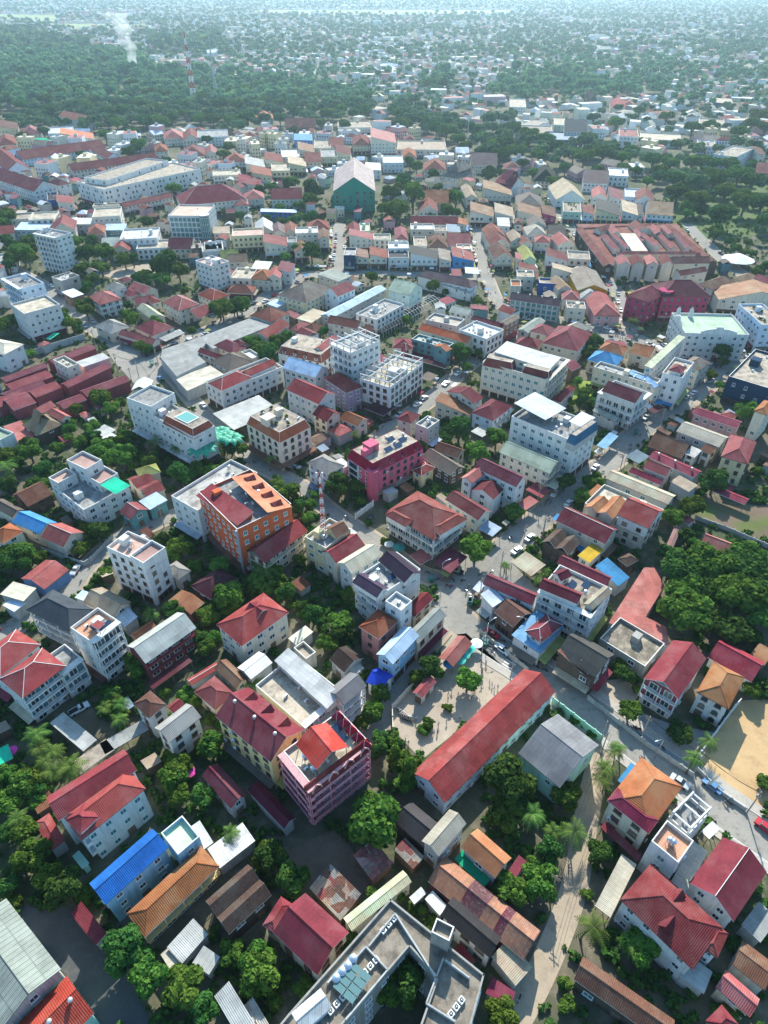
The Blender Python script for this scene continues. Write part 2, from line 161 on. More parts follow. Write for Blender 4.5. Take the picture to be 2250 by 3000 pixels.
["house","grey hip roof at the foot of the white tower with zigzag stair",0,-60.2,139.8,51,[[0,0,0,4.8,6.8,0,5,"hip","greyroof","cream","nn",{}]],{}],
["shed","cream sheet roof shop by the bend of the lane",0,-102.6,131.1,73,[[0,0,0,5.3,7.8,0,5,"flatm","cream","greywall","nn",{}]],{}],
["shed","small bluish white lean to left of the slate roofed hotel",0,-102.4,127.2,61,[[0,0,0,3.8,4.7,0,4,"flatm","bluewhite","greywall","nn",{}]],{}],
["shed","rusty orange brown sheet roof with one pale skylight",0,-55.0,128.2,56,[[0,0,0,5.2,9.1,0,4,"gablev","rust","rustwall","nn",{}]],{}],
["house","very dark maroon old roof in deep shade",0,-48.3,134.6,52,[[0,0,0,10.0,8.6,0,5,"hip","darkmaroon","darkwood","nn",{}]],{}],
["house","tan sheet roofed house beside the lane bend",0,-76.4,127.1,60,[[0,0,0,6.7,11.7,0,5,"gableu","tan","cream","nn",{}]],{}],
["shed","tiny pale blue white roof at the end of the tan roofed house",0,-84.0,130.0,69,[[0,0,0,3.2,3.6,0,4.5,"flatm","paleblue","greywall","nn",{}]],{}],
["hotel","white hotel under a dark slate hip roof with brown galleries","slate roofed hotel",-84.0,118.3,62,[[0,0,0,8.4,15.6,0,11.5,"hip","slate","white","bw",{}]],{"fl":4,"rb":"brownwall"}],
["hotel","white narrow tower block with stacked dark balconies and tiled roof terrace","stacked balcony tower",-70.3,108.8,56,[[0,0,0,8.0,8.9,0,15.5,"flat","terradeck","white","nb",{}],[-0.5,-2.4,6.0,2.1,2.4,18,18.5,"flatm","redpink","","nn",{"open":1}]],{"rb":"darkglass","fl":5,"ac":4,"solar":2}],
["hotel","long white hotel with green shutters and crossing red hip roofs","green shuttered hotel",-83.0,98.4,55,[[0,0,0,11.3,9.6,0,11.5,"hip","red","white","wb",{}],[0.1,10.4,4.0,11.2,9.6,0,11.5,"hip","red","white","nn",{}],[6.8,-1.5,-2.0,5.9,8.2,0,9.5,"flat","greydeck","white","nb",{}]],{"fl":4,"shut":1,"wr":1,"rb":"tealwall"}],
["house","maroon walled house with a long galvanised grey gable roof","galvanised gable house",-56.8,112.2,49,[[0,0,0,15.2,8.3,0,8,"gablev","galv","maroonwall","nb",{}],[-3.8,-7.4,-1.0,11.7,2.6,3.4,3.6,"flatm","darkmaroon","","nn",{"open":1}]],{"rb":"darkwood"}],
["shed","small rust orange roof behind galvanised gable house",0,-64.0,117.7,50,[[0,0,0,6.4,3.2,0,4,"gablev","rust","rustwall","nn",{}]],{}],
["shed","grey blue lean to beside the stacked balcony tower",0,-69.8,122.1,47,[[0,0,0,4.1,5.2,0,4,"shedv","paleblue","greywall","nn",{}]],{}],
["shed","narrow bright red gable strip behind dark shrubs",0,-44.7,103.0,41,[[0,0,0,8.2,2.3,0,5,"gablev","red","greywall","nn",{}]],{}],
["house","brown gable roof between red roofs and the yellow arched hotel",0,-37.6,102.3,46,[[0,0,0,3.9,8.9,0,6,"gableu","rustbrown","cream","nn",{}]],{}],
["house","worn grey and red octagonal looking roof beside yellow arched hotel",0,-40.8,97.4,50,[[0,0,0,6.3,8.1,0,5,"hip","redworn","cream","nn",{}]],{}],
["house","white twin house with one brown hip and one grey gable roof","white twin house",-54.0,91.3,51,[[0,0,0,4.8,6.2,0,9,"hip","brown","white","ww",{}],[1.1,-9.0,-2.0,8.6,5.6,0,9,"gablev","greyroof","white","nw",{}],[3.5,-4.9,-0.0,3.1,2.4,0,9,"gablev","red","white","nn",{}]],{}],
["canopy","flat grey white car port slab beside the parked white pickup",0,-72.1,87.9,55,[[0,0,0,3.6,12.7,0,3.4,"flat","palegrey","greywall","nn",{}]],{}],
["canopy","long flat concrete walkway slab below the white twin house",0,-59.8,86.5,38,[[0,0,0,10.2,3.5,0,3.4,"flat","palegrey","greywall","nn",{}]],{}],
["canopy","cream slab with a blue patch beside the stepped guest house",0,-65.3,81.6,46,[[0,0,0,8.3,3.9,0,3.4,"flat","creamdeck","greywall","nn",{}]],{}],
["canopy","green tarpaulin canopy at the left edge",0,-85.8,82.1,37,[[0,0,0,3.1,4.3,0,3,"flatm","greennet","greywall","nn",{}]],{}],
["house","cream house with a broad two tone crimson gable roof","broad crimson gable house",-12.9,44.7,52,[[0,0,0,8.3,10.6,0,8,"gableu","red2","cream","nw",{}],[-1.2,7.3,8.0,5.6,2.9,0,6,"hip","red2","cream","nn",{}]],{}],
["shed","patchwork shed of rust white and grey sheets",0,-9.3,52.9,48,[[0,0,0,5.5,8.4,0,4,"shedv","patch","rustwall","nn",{}]],{}],
["shed","long khaki cream gable roof shed partly under a tree","khaki gable shed",-1.1,51.0,37,[[0,0,0,13.9,2.7,0,5.5,"gablev","khaki","cream","nn",{}]],{}],
["shed","red and pink patched sheets beside the brown yard",0,-2.2,59.1,39,[[0,0,0,5.2,6.1,0,3.5,"flatm","patchred","rustwall","nn",{}]],{}],
["shed","rusty patched shacks under the big leafy tree",0,5.0,60.3,46,[[0,0,0,3.3,5.3,0,3.5,"flatm","patch","rustwall","nn",{}]],{}],
["house","old dark tiled gable house in front of the long school",0,6.9,65.5,49,[[0,0,0,5.6,7.9,0,5,"gableu","charcoal","darkwood","nn",{}]],{}],
["shed","tiny brown sheet roof behind the round mango tree",0,1.9,70.4,45,[[0,0,0,2.3,2.3,0,3,"flatm","rustbrown","rustwall","nn",{}]],{}],
["house","tall narrow house with a smooth cream gable roof","smooth cream gable house",11.9,62.4,47,[[0,0,0,8.7,4.3,0,8,"gablev","creamroof","greywall","ww",{}]],{}],
["house","house under a mottled clay orange tile roof with green tarpaulins","clay tile house",19.9,58.9,46,[[0,0,0,5.2,8.3,0,7,"gableu","clay","greywall","nn",{}],[-2.9,0.6,-1.0,2.8,7.3,3.9,4,"flatm","greennet","","nn",{"open":1}]],{}],
["shed","narrow maroon lean to right of the clay tile house",0,25.6,56.8,50,[[0,0,0,5.0,1.8,0,5,"flatm","maroonpink","greywall","nn",{}]],{}],
["shop_house","very long roof striped in orange and maroon sheets","striped long roof",18.4,50.2,51,[[0,0,0,6.0,20.9,0,5,"gableu","striped","maroonwall","nn",{}]],{}],
["house","white house with a smooth charcoal black gable roof","charcoal gable house",15.6,46.0,50,[[0,0,0,4.0,10.5,0,7,"gableu","charcoal","white","ww",{}]],{}],
["shed","bright white sheet roof beside the striped long roof",0,9.8,51.0,44,[[0,0,0,2.2,3.8,0,4,"flatm","white","greywall","nn",{}]],{}],
["shed","smallest white sheet roof by the green tank",0,6.4,52.3,39,[[0,0,0,3.0,1.5,0,4,"flatm","white","greywall","nn",{}]],{}],
["shed","plain tan sheet roof beside the sandy lane",0,22.6,41.4,40,[[0,0,0,4.4,5.7,0,4,"flatm","tan","greywall","nn",{}]],{}],
["shed","bright crimson flat sheet roof beside the sandy lane",0,20.0,36.8,59,[[0,0,0,2.8,4.3,0,4,"flatm","crimsonr","greywall","nn",{}]],{}],
["shed","dark red lean to wedged under the concrete hotel tower",0,14.2,42.4,42,[[0,0,0,2.2,3.8,0,3.5,"flatm","darkred","greywall","nn",{}]],{}],
["house","big house with an orange hip roof joined to a maroon front roof","orange and maroon house",53.6,69.8,44,[[0,0,0,13.9,9.3,0,9,"hip","orange","cream","ww",{}],[-5.2,-0.1,-1.0,4.0,9.3,0,9.4,"hip","crimsonr","cream","ww",{}],[-9.0,-1.2,-3.0,1.9,8.8,3.2,3.4,"flatm","maroon","","nn",{"open":1}]],{}],
["house","slim white house with a terracotta tiled roof terrace and tanks","slim white terrace house",54.8,58.9,43,[[0,0,0,5.9,5.5,0,11,"flat","terradeck","white","ww",{}]],{"tank":2,"ac":1}],
["house","white roofless upper floor with bare concrete beams",0,61.1,65.4,37,[[0,0,0,7.2,4.5,0,8,"flat","greydeck","white","nn",{}]],{"frame":1}],
["house","white house under a large plain red gable beside the main road","plain red gable house",64.6,53.9,41,[[0,0,0,12.9,8.7,0,8,"gablev","red","white","ww",{}]],{}],
["villa","long white villa with a huge dark red hip roof and small dormers","huge red hip villa",51.4,47.4,40,[[0,0,0,10.0,14.4,0,9,"hip","redtile","white","ww",{}],[2.4,-7.2,8.0,5.2,3.0,0,8.5,"hip","redtile","white","ww",{}]],{"dorm":1,"dormu":1}],
["canopy","long cream canopy along the huge red hip villa",0,44.4,54.0,51,[[0,0,0,12.1,3.1,0,4.5,"flatm","creamroof","greywall","nn",{}]],{}],
["canopy","grey white canopy between the slim white terrace house and red gable",0,59.8,57.5,48,[[0,0,0,10.7,3.1,0,4,"flatm","palegrey","greywall","nn",{}]],{}],
["house","long old house with rusty brown tiles and pale ridge lines","rusty long tile house",40.5,35.6,55,[[0,0,0,4.2,16.0,0,5,"gableu","oldtile","darkwood","nn",{}]],{}],
["shed","grey green flat roof at the corner of the huge red hip villa",0,54.6,39.6,50,[[0,0,0,4.2,4.2,0,4,"flatm","palegrey","greywall","nn",{}]],{}],
["house","pinkish red gable roof with a white ridge at the right edge",0,60.2,36.5,43,[[0,0,0,3.8,5.9,0,5,"gableu","pinkred","cream","nn",{}]],{}],
["house","red hip roof with white ridges cut by the bottom edge",0,55.5,32.2,32,[[0,0,0,4.2,3.1,0,6,"hip","red","cream","nn",{}]],{}],
["shed","brown striped shed roofs at the right edge",0,65.2,41.0,47,[[0,0,0,5.2,5.7,0,4,"gableu","rustbrown","greywall","nn",{}]],{}],
["shed","pale sheet roof right of the plain red gable house",0,69.3,47.8,38,[[0,0,0,6.3,3.7,0,4,"flatm","palegrey","greywall","nn",{}]],{}],
["canopy","blue tarpaulin stall roof beside the orange and maroon house",0,53.8,77.3,46,[[0,0,0,5.9,2.2,0,3,"flatm","azure","greywall","nn",{}]],{}],
["canopy","small white canopy beside the main road",0,66.9,64.9,35,[[0,0,0,3.9,1.9,0,3.6,"flatm","white","greywall","nn",{}]],{}],
["school","very long school building with a plain red gable roof","long red school",23.6,86.5,44,[[0,0,0,39.7,9.4,0,6,"gablev","red2","bluewhite","ww",{}]],{"fl":2}],
["sports_hall","mint walled hall with a wide grey gable roof","grey roofed hall",38.4,80.8,43,[[0,0,0,14.6,11.0,0,7.5,"gableu","greyhall","mint","nn",{}]],{}],
["hotel","white balconied guest house topped by maroon gables and tan roofs","maroon gabled guest house",50.7,124.4,52,[[0,0,0,13.3,15.2,0,11.5,"flat","creamdeck","white","bw",{}],[-4.0,2.3,5.0,4.6,10.8,11,14,"gableu","maroon","white","nn",{}],[0.6,-6.2,-9.0,9.2,2.9,11,13,"gablev","tan","white","nn",{}],[1.7,4.8,-21.0,4.1,3.6,11,14,"gablev","maroon","white","nn",{}]],{"tank":3,"solar":2,"fl":4}],
["shop_house","long maroon red roof behind the maroon gabled guest house",0,57.0,136.7,52,[[0,0,0,4.2,15.2,0,8,"gableu","maroonpink","cream","nn",{}]],{}],
["shop_house","large maroon roof with a white sheet side at the street junction","junction maroon house",34.9,129.2,57,[[0,0,0,4.9,14.7,0,8,"gableu","maroonpink","bluewhite","nn",{}],[-4.6,3.2,-19.0,4.6,4.9,0,6.5,"shedu","bluewhite","white","nn",{}]],{}],
["shop_house","low brown corrugated roof shop beside the street lamp",0,35.1,122.4,39,[[0,0,0,8.2,6.9,0,6,"gableu","corrbrown","brownwall","nn",{}]],{}],
["shop_house","shop with sky blue sheets below a maroon hip roof",0,40.3,115.7,48,[[0,0,0,12.0,8.6,0,6,"flatm","skyblue","white","nn",{}],[0.4,-1.2,-7.0,9.1,5.1,0,8,"hip","maroonpink","white","nn",{}]],{}],
["shop_house","old shop house with mossy black roof and a rusty lower strip","mossy black roof shop house",50.3,106.7,47,[[0,0,0,9.5,10.7,0,8,"gableu","mossblack","darkwood","nw",{}],[-3.8,0.3,-3.0,2.2,10.1,6.4,6.6,"shedu","corrrust","","nn",{"open":1}]],{}],
["concrete_shed","flat concrete slab roof with a pale ringed puddle","puddle slab roof",64.1,112.6,45,[[0,0,0,10.3,12.7,0,5,"flat","slabpuddle","concrete","nn",{}]],{}],
["house","white house with red gable roof and maroon gallery porches","gallery house",70.1,100.7,47,[[0,0,0,16.0,8.5,0,10,"gablev","red","white","bw",{}]],{"rb":"maroonwall"}],
["house","white arched house under an orange brown roof beside the sand lot","arched house",80.4,97.5,50,[[0,0,0,11.8,7.4,0,8,"hip","orangebrown","white","aw",{}]],{}],
["house","maroon red roof behind the arched house",0,89.0,107.2,46,[[0,0,0,8.4,11.0,0,5,"gableu","crimsonr","cream","nn",{}]],{}],
["shed","rust framed open shed at the right edge",0,97.1,109.9,44,[[0,0,0,6.3,3.9,0,4,"flatm","rust","rustwall","nn",{}]],{}],
["shop_house","big plain maroon gable roof facing the upper street","plain maroon gable",62.4,156.5,49,[[0,0,0,8.9,16.6,0,8,"gableu","maroon","cream","nn",{}]],{}],
["house","old double gabled brown tile house with green awnings",0,53.8,151.0,48,[[0,0,0,7.6,8.9,0,6,"gablev","oldbrown","darkwood","nn",{}]],{"dbl":1}],
["shop_house","small building with a vivid yellow flat roof",0,61.4,146.0,45,[[0,0,0,7.9,4.1,0,6,"flatm","yellow","white","nn",{}]],{}],
["shed","bright sky blue sheet lean to behind the maroon gables",0,66.1,138.7,39,[[0,0,0,5.7,8.4,0,4.5,"shedu","azure","greywall","nn",{}]],{}],
["house","collapsing brown tile roof beside bright blue sheets",0,72.3,144.3,32,[[0,0,0,5.0,3.8,0,5,"hip","oldbrown","darkwood","nn",{}]],{}],
["warehouse","long smooth tan gable roof with grey side wall","long tan roof",85.3,177.6,49,[[0,0,0,6.5,22.0,0,7,"gableu","tan","greywall","nn",{}]],{}],
["guest_house","cream building with terracotta cross gables and a red upper roof","terracotta cross gable house",75.9,164.7,49,[[0,0,0,13.4,20.2,0,8,"flat","creamdeck","cream","ww",{}],[-2.4,-6.1,-0.0,11.4,10.3,7,11,"gableu","red","white","ww",{}],[-5.7,6.5,-4.0,7.7,4.4,7,9.6,"gablev","clay","cream","nn",{}],[-3.9,2.2,2.0,10.8,4.9,7,9.6,"gablev","clay","cream","nn",{}]],{}],
["warehouse","long smooth cream shed roof right of the upper street",0,118.2,210.1,47,[[0,0,0,9.3,16.1,0,7,"gableu","creamroof","greywall","nn",{}]],{}],
["house","old brown and rust roofs along a shaded yard",0,105.6,206.5,51,[[0,0,0,10.7,12.9,0,4,"gableu","rustbrown","darkwood","nn",{}]],{}],
["house","white flat sheet roof beside a small gable",0,112.0,201.1,48,[[0,0,0,6.7,3.9,0,5,"flatm","white","white","nn",{}]],{}],
["house","tiny white house with steep brown gable",0,117.7,201.4,40,[[0,0,0,5.2,4.0,0,6,"gableu","rustbrown","white","ww",{}]],{}],
["warehouse","long crimson roof with three round vents",0,102.1,192.1,43,[[0,0,0,5.7,17.3,0,6,"gableu","crimsonr","greywall","nn",{}]],{"vents":3}],
["house","pinkish red gable roof in front of long crimson roof",0,94.7,188.1,49,[[0,0,0,6.2,8.2,0,7,"gableu","redpink","cream","nn",{}]],{}],
["house","crimson lean roof along the long tan roof",0,90.6,186.2,48,[[0,0,0,3.6,11.5,0,5,"gableu","crimsonr","cream","nn",{}]],{}],
["canopy","raised frame of dark solar sheets beside the upper street",0,90.4,196.8,40,[[0,0,0,6.9,5.4,0,6,"flatm","solarm","greywall","nn",{}]],{}],
["shed","tan flat sheet roof with a rust neighbour near green net",0,102.0,181.9,40,[[0,0,0,5.8,7.0,0,5,"flatm","tan","greywall","nn",{}]],{}],
["house","tall tan house under a broad red hip roof",0,124.7,195.6,57,[[0,0,0,16.8,8.8,0,10,"hip","redpink","yellowc","ww",{}]],{}],
["apartment_block","narrow cream tower house with orange roof at the right edge",0,142.2,217.4,47,[[0,0,0,11.2,4.7,0,14,"hip","orangebrown","cream","ww",{}]],{}],
["warehouse","pink walled long house under a crimson red roof",0,128.2,221.9,50,[[0,0,0,6.3,16.8,0,7,"gableu","crimsonr","pinkwall","ww",{}]],{}],
["house","small red hip roof behind the pink walled house",0,134.7,225.5,33,[[0,0,0,4.7,4.4,0,6,"hip","redpink","cream","nn",{}]],{}],
["hotel","white hotel with terraces and a maroon roof set inside parapets",0,94.8,233.2,46,[[0,0,0,14.2,16.1,0,10.5,"flat","creamdeck","white","bb",{}],[-3.3,-0.9,1.0,8.9,14.2,10.5,13,"gableu","maroon","white","nn",{}]],{"fl":3}],
["warehouse","grey green sheet roof left of the upper street",0,87.7,227.6,39,[[0,0,0,4.3,10.9,0,5,"gableu","greygreen","greywall","nn",{}]],{}],
["house","dark red narrow roof beside the garden lawn",0,73.7,242.3,54,[[0,0,0,15.6,3.9,0,6,"hip","darkred","white","nn",{}]],{}],
["canopy","sky blue market awning beside the blue mansard hotel",0,83.6,210.1,51,[[0,0,0,11.5,3.7,0,4,"flatm","skyblue","greywall","nn",{}]],{}],
["canopy","dark maroon canopy at the shaded street corner",0,109.3,233.6,39,[[0,0,0,7.1,3.2,0,4,"flatm","darkmaroon","greywall","nn",{}]],{}],
["canopy","small blue awning behind the dark maroon canopy",0,111.9,238.7,44,[[0,0,0,5.0,2.7,0,4,"flatm","azure","greywall","nn",{}]],{}],
["canopy","low crimson roof beside the ploughed field",0,116.5,177.4,47,[[0,0,0,4.2,10.9,0,3.6,"gableu","crimsonr","greywall","nn",{}]],{}],
["shed","tiny red roof at the edge of the ploughed field",0,97.8,165.3,38,[[0,0,0,3.6,3.6,0,3,"hip","redpink","greywall","nn",{}]],{}],
["shed","low pinkish brown shed roof among shrubs",0,90.7,156.9,58,[[0,0,0,10.7,2.1,0,3,"gablev","brownpink","greywall","nn",{}]],{}],
["house","salmon red long roof behind the big dark trees",0,103.8,150.4,54,[[0,0,0,7.4,13.3,0,4,"gableu","salmonm","cream","nn",{}]],{}],
["hotel","dark navy walled block with a pale roof at the right edge","navy block",159.5,252.4,49,[[0,0,0,33.5,20.2,0,11,"flat","creamdeck","navy","nn",{}]],{"ac":6,"stair":1}],
["apartment_block","cream apartment block with a white roof sheet and brown red mansards","white topped apartment block",59.2,254.1,56,[[0,0,0,22.1,29.6,0,14,"flat","greydeck","cream","wb",{}],[-0.1,-0.0,1.0,12.4,24.4,14,17,"flatm","white","cream","nn",{}],[-8.3,8.1,8.0,6.5,13.0,14,14,"mansard","brickbrown","","nn",{}],[-7.6,-8.0,3.0,4.8,11.8,14,14,"mansard","brickbrown","","nn",{}]],{"fl":4}],
["house","cream house with a maroon and cream cross hip roof",0,86.0,293.4,59,[[0,0,0,22.7,17.1,0,7,"hip","maroonpink","cream","ww",{}],[8.9,0.4,-18.0,16.4,9.6,0,8,"hip","creamroof","cream","nn",{}]],{}],
["house","low maroon hip roof beside the white topped apartment block",0,67.4,290.7,67,[[0,0,0,9.3,10.9,0,6,"hip","maroon","cream","nn",{}]],{}],
["house","salmon curved roof by the shaded cross street",0,76.1,302.9,55,[[0,0,0,10.4,8.9,0,7,"hip","salmonm","cream","nn",{}]],{}],
["warehouse","grey green gable roof along the shaded cross street",0,72.2,310.4,52,[[0,0,0,18.1,6.1,0,6,"gablev","greygreen","greywall","nn",{}]],{}],
["apartment_block","white block with pink parapet and an orange roof patch",0,45.3,294.4,48,[[0,0,0,13.8,15.6,0,10,"flat","white","white","ww",{}]],{"tank":2,"ac":3}],
["shop_house","maroon roof strip behind the white block with orange patch",0,50.5,308.2,55,[[0,0,0,4.6,17.3,0,8.5,"gableu","maroon","white","nn",{}]],{}],
["shop_house","brick house with a tan gable roof at a street corner",0,60.6,307.3,48,[[0,0,0,12.0,3.9,0,10,"gablev","tanroof","brickwall","ww",{}]],{}],
["apartment_block","cream box roof beside the lattice roofed lane",0,29.8,310.8,61,[[0,0,0,9.3,16.4,0,8,"flat","cream","greywall","nn",{}]],{}],
["house","cream gabled house at the end of the walking street",0,38.9,322.6,56,[[0,0,0,7.4,10.8,0,8,"gableu","creamroof","cream","ww",{}]],{}],
["market_hall","long orange red market roof in front of cream boxes",0,29.3,296.8,55,[[0,0,0,6.7,26.9,0,7.5,"gableu","redorange","cream","nn",{}]],{}],
["apartment_block","teal grey walled building with an orange gable end",0,22.3,286.3,57,[[0,0,0,6.3,18.4,0,8,"flat","greygreen","tealwall","ww",{}],[-4.7,-7.8,-12.0,4.0,8.1,0,9.5,"gablev","clay","tealwall","nn",{}]],{}],
["house","maroon hip roof at the back of the roofless white block",0,8.9,285.0,48,[[0,0,0,5.8,8.2,0,7,"hip","maroon","maroonwall","nn",{}]],{}],
["canopy","long low dark maroon canopy beside the teal walled building",0,19.4,275.7,56,[[0,0,0,3.1,20.6,0,4,"gableu","darkmaroon","greywall","nn",{}]],{}],
["market_hall","large purple brown roof with a white fascia edge","white fascia market",35.4,370.2,57,[[0,0,0,9.2,33.9,0,7,"hip","purplebrown","white","nn",{}],[-3.6,-9.3,-6.0,5.1,17.8,0,5,"flatm","white","white","nn",{}]],{}],
["shop_house","long dark shop row with purple brown roof and four vents","dark shop row",78.6,337.2,68,[[0,0,0,8.3,26.0,0,8,"gableu","purplebrown","darkglass","gg",{}]],{"vents":4}],
["warehouse","mustard yellow gabled barn with a taupe roof",0,113.0,368.6,88,[[0,0,0,31.0,16.6,0,7,"gablev","taupe","mustard","ww",{}]],{}],
["house","red hip roofed shop with a pink gable front",0,112.6,336.6,89,[[0,0,0,30.2,13.3,0,6,"hip","redpink","pinkwall","ww",{}]],{}],
["hotel","magenta pink corner hotel with arched windows and maroon hip roofs","magenta corner hotel",133.0,332.4,44,[[0,0,0,16.9,12.7,0,13,"hip","maroon","magenta","aa",{}],[18.1,-9.4,46.0,18.5,24.8,0,13,"hip","maroon","magenta","aa",{}]],{"fl":4,"tower":1}],
["museum","big plain white building with scalloped parapets and green roof deck","scalloped white building",151.8,296.8,-4,[[0,0,0,28.2,23.4,0,12,"flat","greendeck","white","ww",{}]],{"crest":1}],
["hotel","pale blue white hotel with a planted roof terrace at the right edge",0,180.1,305.5,1,[[0,0,0,11.9,24.9,0,13,"flat","creamdeck","bluewhite","ww",{}]],{"plants":1,"ac":5}],
["market_hall","vast reddish brown covered market of many joined roofs","covered market",164.0,435.3,1,[[0,0,0,68.1,71.1,0,5,"flatm","marketbrown","darkglass","nn",{}],[-20.4,20.5,34.0,12.0,6.7,0,9.5,"gablev","marketbrown","cream","nn",{}],[-2.2,-29.9,0.0,47.4,3.2,0,10,"gablev","salmonm","cream","nn",{}],[-16.0,-4.5,3.0,3.5,24.7,0,9.5,"gableu","marketred","cream","nn",{}],[-8.7,-7.0,-2.0,9.7,29.6,0,9,"flatm","cream","cream","nn",{}],[1.9,-6.4,5.0,4.3,23.4,0,10.5,"gableu","marketred","cream","nn",{}],[22.4,-5.4,-5.0,3.7,27.0,0,9.5,"gableu","marketred","cream","nn",{}],[4.5,22.2,5.0,9.9,16.7,0,9.5,"gableu","marketbrown","cream","nn",{}],[13.5,17.3,-5.0,5.4,16.5,0,9.5,"gableu","salmonm","cream","nn",{}],[20.8,16.7,-2.0,4.3,17.7,0,9.5,"gableu","salmonm","cream","nn",{}],[-25.8,-42.4,-6.0,7.6,12.2,0,9.5,"gableu","salmonm","cream","nn",{}],[-17.7,-42.1,-8.0,7.5,13.2,0,9.5,"gableu","marketbrown","cream","nn",{}],[-9.4,-42.3,-9.0,6.8,13.2,0,9.5,"gableu","salmonm","cream","nn",{}],[-0.6,-41.7,-10.0,6.8,13.8,0,9.5,"gableu","marketbrown","cream","nn",{}],[14.8,-39.1,1.0,21.8,8.4,0,8.5,"gablev","marketbrown","cream","nn",{}],[-14.4,17.4,-1.0,6.3,15.3,0,9.5,"gableu","salmonm","cream","nn",{}],[-33.7,-8.4,-1.0,6.1,72.4,0,7.5,"gableu","marketbrown","darkwood","nn",{}],[27.4,-3.5,1.0,6.5,74.0,0,7.5,"gableu","marketbrown","darkwood","nn",{}],[-2.4,30.2,9.0,66.0,4.0,0,7.5,"gablev","marketbrown","cream","nn",{}],[-22.1,-4.1,0.0,4.9,28.2,0,8.5,"gableu","marketred","cream","nn",{}],[0.8,7.9,-3.0,4.6,23.3,0,9,"gableu","salmonm","cream","nn",{}],[13.2,-3.5,-1.0,4.5,29.6,0,9,"gableu","marketred","cream","nn",{}],[0.6,-27.1,-0.0,49.9,5.1,0,7.8,"gablev","marketred","cream","nn",{}]],{}],  # main block walls are dark because the facade's shade is in their colour
["shop_house","long tan orange roof right of the magenta corner hotel",0,194.7,343.5,80,[[0,0,0,17.9,39.5,0,8,"gablev","tanorange","cream","nn",{}]],{}],
["house","brown orange steep hip roof behind the magenta corner hotel",0,180.7,359.3,35,[[0,0,0,20.2,9.6,0,9,"hip","tanbrown","cream","nn",{}]],{}],
["shop_house","brown low roof between the covered market and magenta hotel",0,172.7,376.4,22,[[0,0,0,19.5,6.3,0,9,"gablev","marketbrown","cream","nn",{}]],{}],
["house","tan brown hip roofs near the round white tent",0,204.4,374.6,37,[[0,0,0,13.1,10.1,0,6,"hip","tanbrown","cream","nn",{}]],{}],
["house","dark red roof at the right edge near the round white tent",0,212.4,370.8,33,[[0,0,0,9.5,9.0,0,6,"gableu","marketred","cream","nn",{}]],{}],
["house","clay orange hip roof beside the crowded scooter park",0,104.5,282.2,57,[[0,0,0,9.0,11.1,0,7,"hip","clay","cream","nn",{}]],{}],
["house","cream house with a blue hip roof behind the pale school like block",0,98.9,274.1,56,[[0,0,0,11.4,12.9,0,6,"hip","azure","cream","ww",{}]],{}],
["house","clay orange roof left of the narrow tall building",0,118.1,281.9,55,[[0,0,0,11.1,9.5,0,6,"gableu","clay","cream","nn",{}]],{}],
["apartment_block","long cream block with green windows and a blue gable at one end",0,101.7,253.0,52,[[0,0,0,6.5,26.5,0,9,"flat","greydeck","cream","ww",{}],[-1.1,-11.1,-36.0,3.3,8.9,0,9.5,"gableu","skyblue","cream","nn",{}],[1.9,-3.8,-9.0,4.8,7.4,9.2,9.4,"flatm","skyblue","","nn",{"open":1}]],{"ac":5}],
["shop_house","very narrow tall white building with pale green sheet roof",0,121.7,267.3,51,[[0,0,0,39.2,3.3,0,13,"flatm","palegreen","white","ww",{}]],{}],
["shop_house","tall corner building with a maroon pyramid roof and glass front",0,120.2,248.3,55,[[0,0,0,16.7,7.9,0,14,"flat","creamdeck","white","ww",{}],[-4.2,-0.5,-5.0,6.7,5.1,14,16,"hip","maroon","white","nn",{}]],{}],
["house","cream house with a brown pyramid roof beside parked cars",0,134.8,263.6,44,[[0,0,0,11.5,8.1,0,9,"hip","taupe","cream","ww",{}]],{}],
["shop_house","navy blue corner shop at the end of the straight north street",0,-20.3,409.8,88,[[0,0,0,13.4,6.9,0,8.8,"flat","greydeck","navy","nn",{}]],{}],
["shop_house","brown striped corner roof in the dark front shop row",0,-13.5,415.0,94,[[0,0,0,15.3,8.0,0,6.4,"shedu","corrbrown","cream","ww",{}]],{}],
["shop_house","faded red roof in the dark front shop row",0,-3.3,415.4,90,[[0,0,0,16.1,11.1,0,6.4,"shedu","redbrown","cream","ww",{}]],{}],
["shop_house","flat black topped shop in the front row with white balcony",0,8.7,412.8,91,[[0,0,0,15.3,12.3,0,6.8,"flat","blackdeck","white","ww",{}]],{}],
["shop_house","wide black roof shop in the front row",0,24.2,412.3,89,[[0,0,0,15.5,17.0,0,6.8,"shedu","black","white","ww",{}]],{}],
["shop_house","taupe pink roof shop near the walking street corner",0,36.8,410.9,88,[[0,0,0,18.7,7.8,0,6.8,"shedu","taupe","cream","ww",{}]],{}],
["shop_house","dark red roof with vent row over a blue shop front",0,47.4,410.8,90,[[0,0,0,18.6,13.4,0,6.8,"shedu","darkred","azure","ww",{}]],{"vents":5}],
["shop_house","rose red roof of a tall cream block behind the front row",0,-14.7,444.2,91,[[0,0,0,13.1,15.6,0,8.0,"shedu","redpink","cream","ww",{}]],{}],
["shop_house","tan parapet block next to the rose red roof",0,-1.3,441.7,92,[[0,0,0,11.7,10.9,0,8.0,"flat","creamdeck","cream","ww",{}]],{}],
["shop_house","white boxed roof behind the flat black shop",0,8.9,424.8,91,[[0,0,0,12.8,12.6,0,8.0,"flat","white","white","ww",{}]],{}],
["shop_house","slender white house with a pink red pyramid roof",0,10.9,447.8,91,[[0,0,0,25.6,8.2,0,8.8,"hip","redpink","white","ww",{}]],{}],
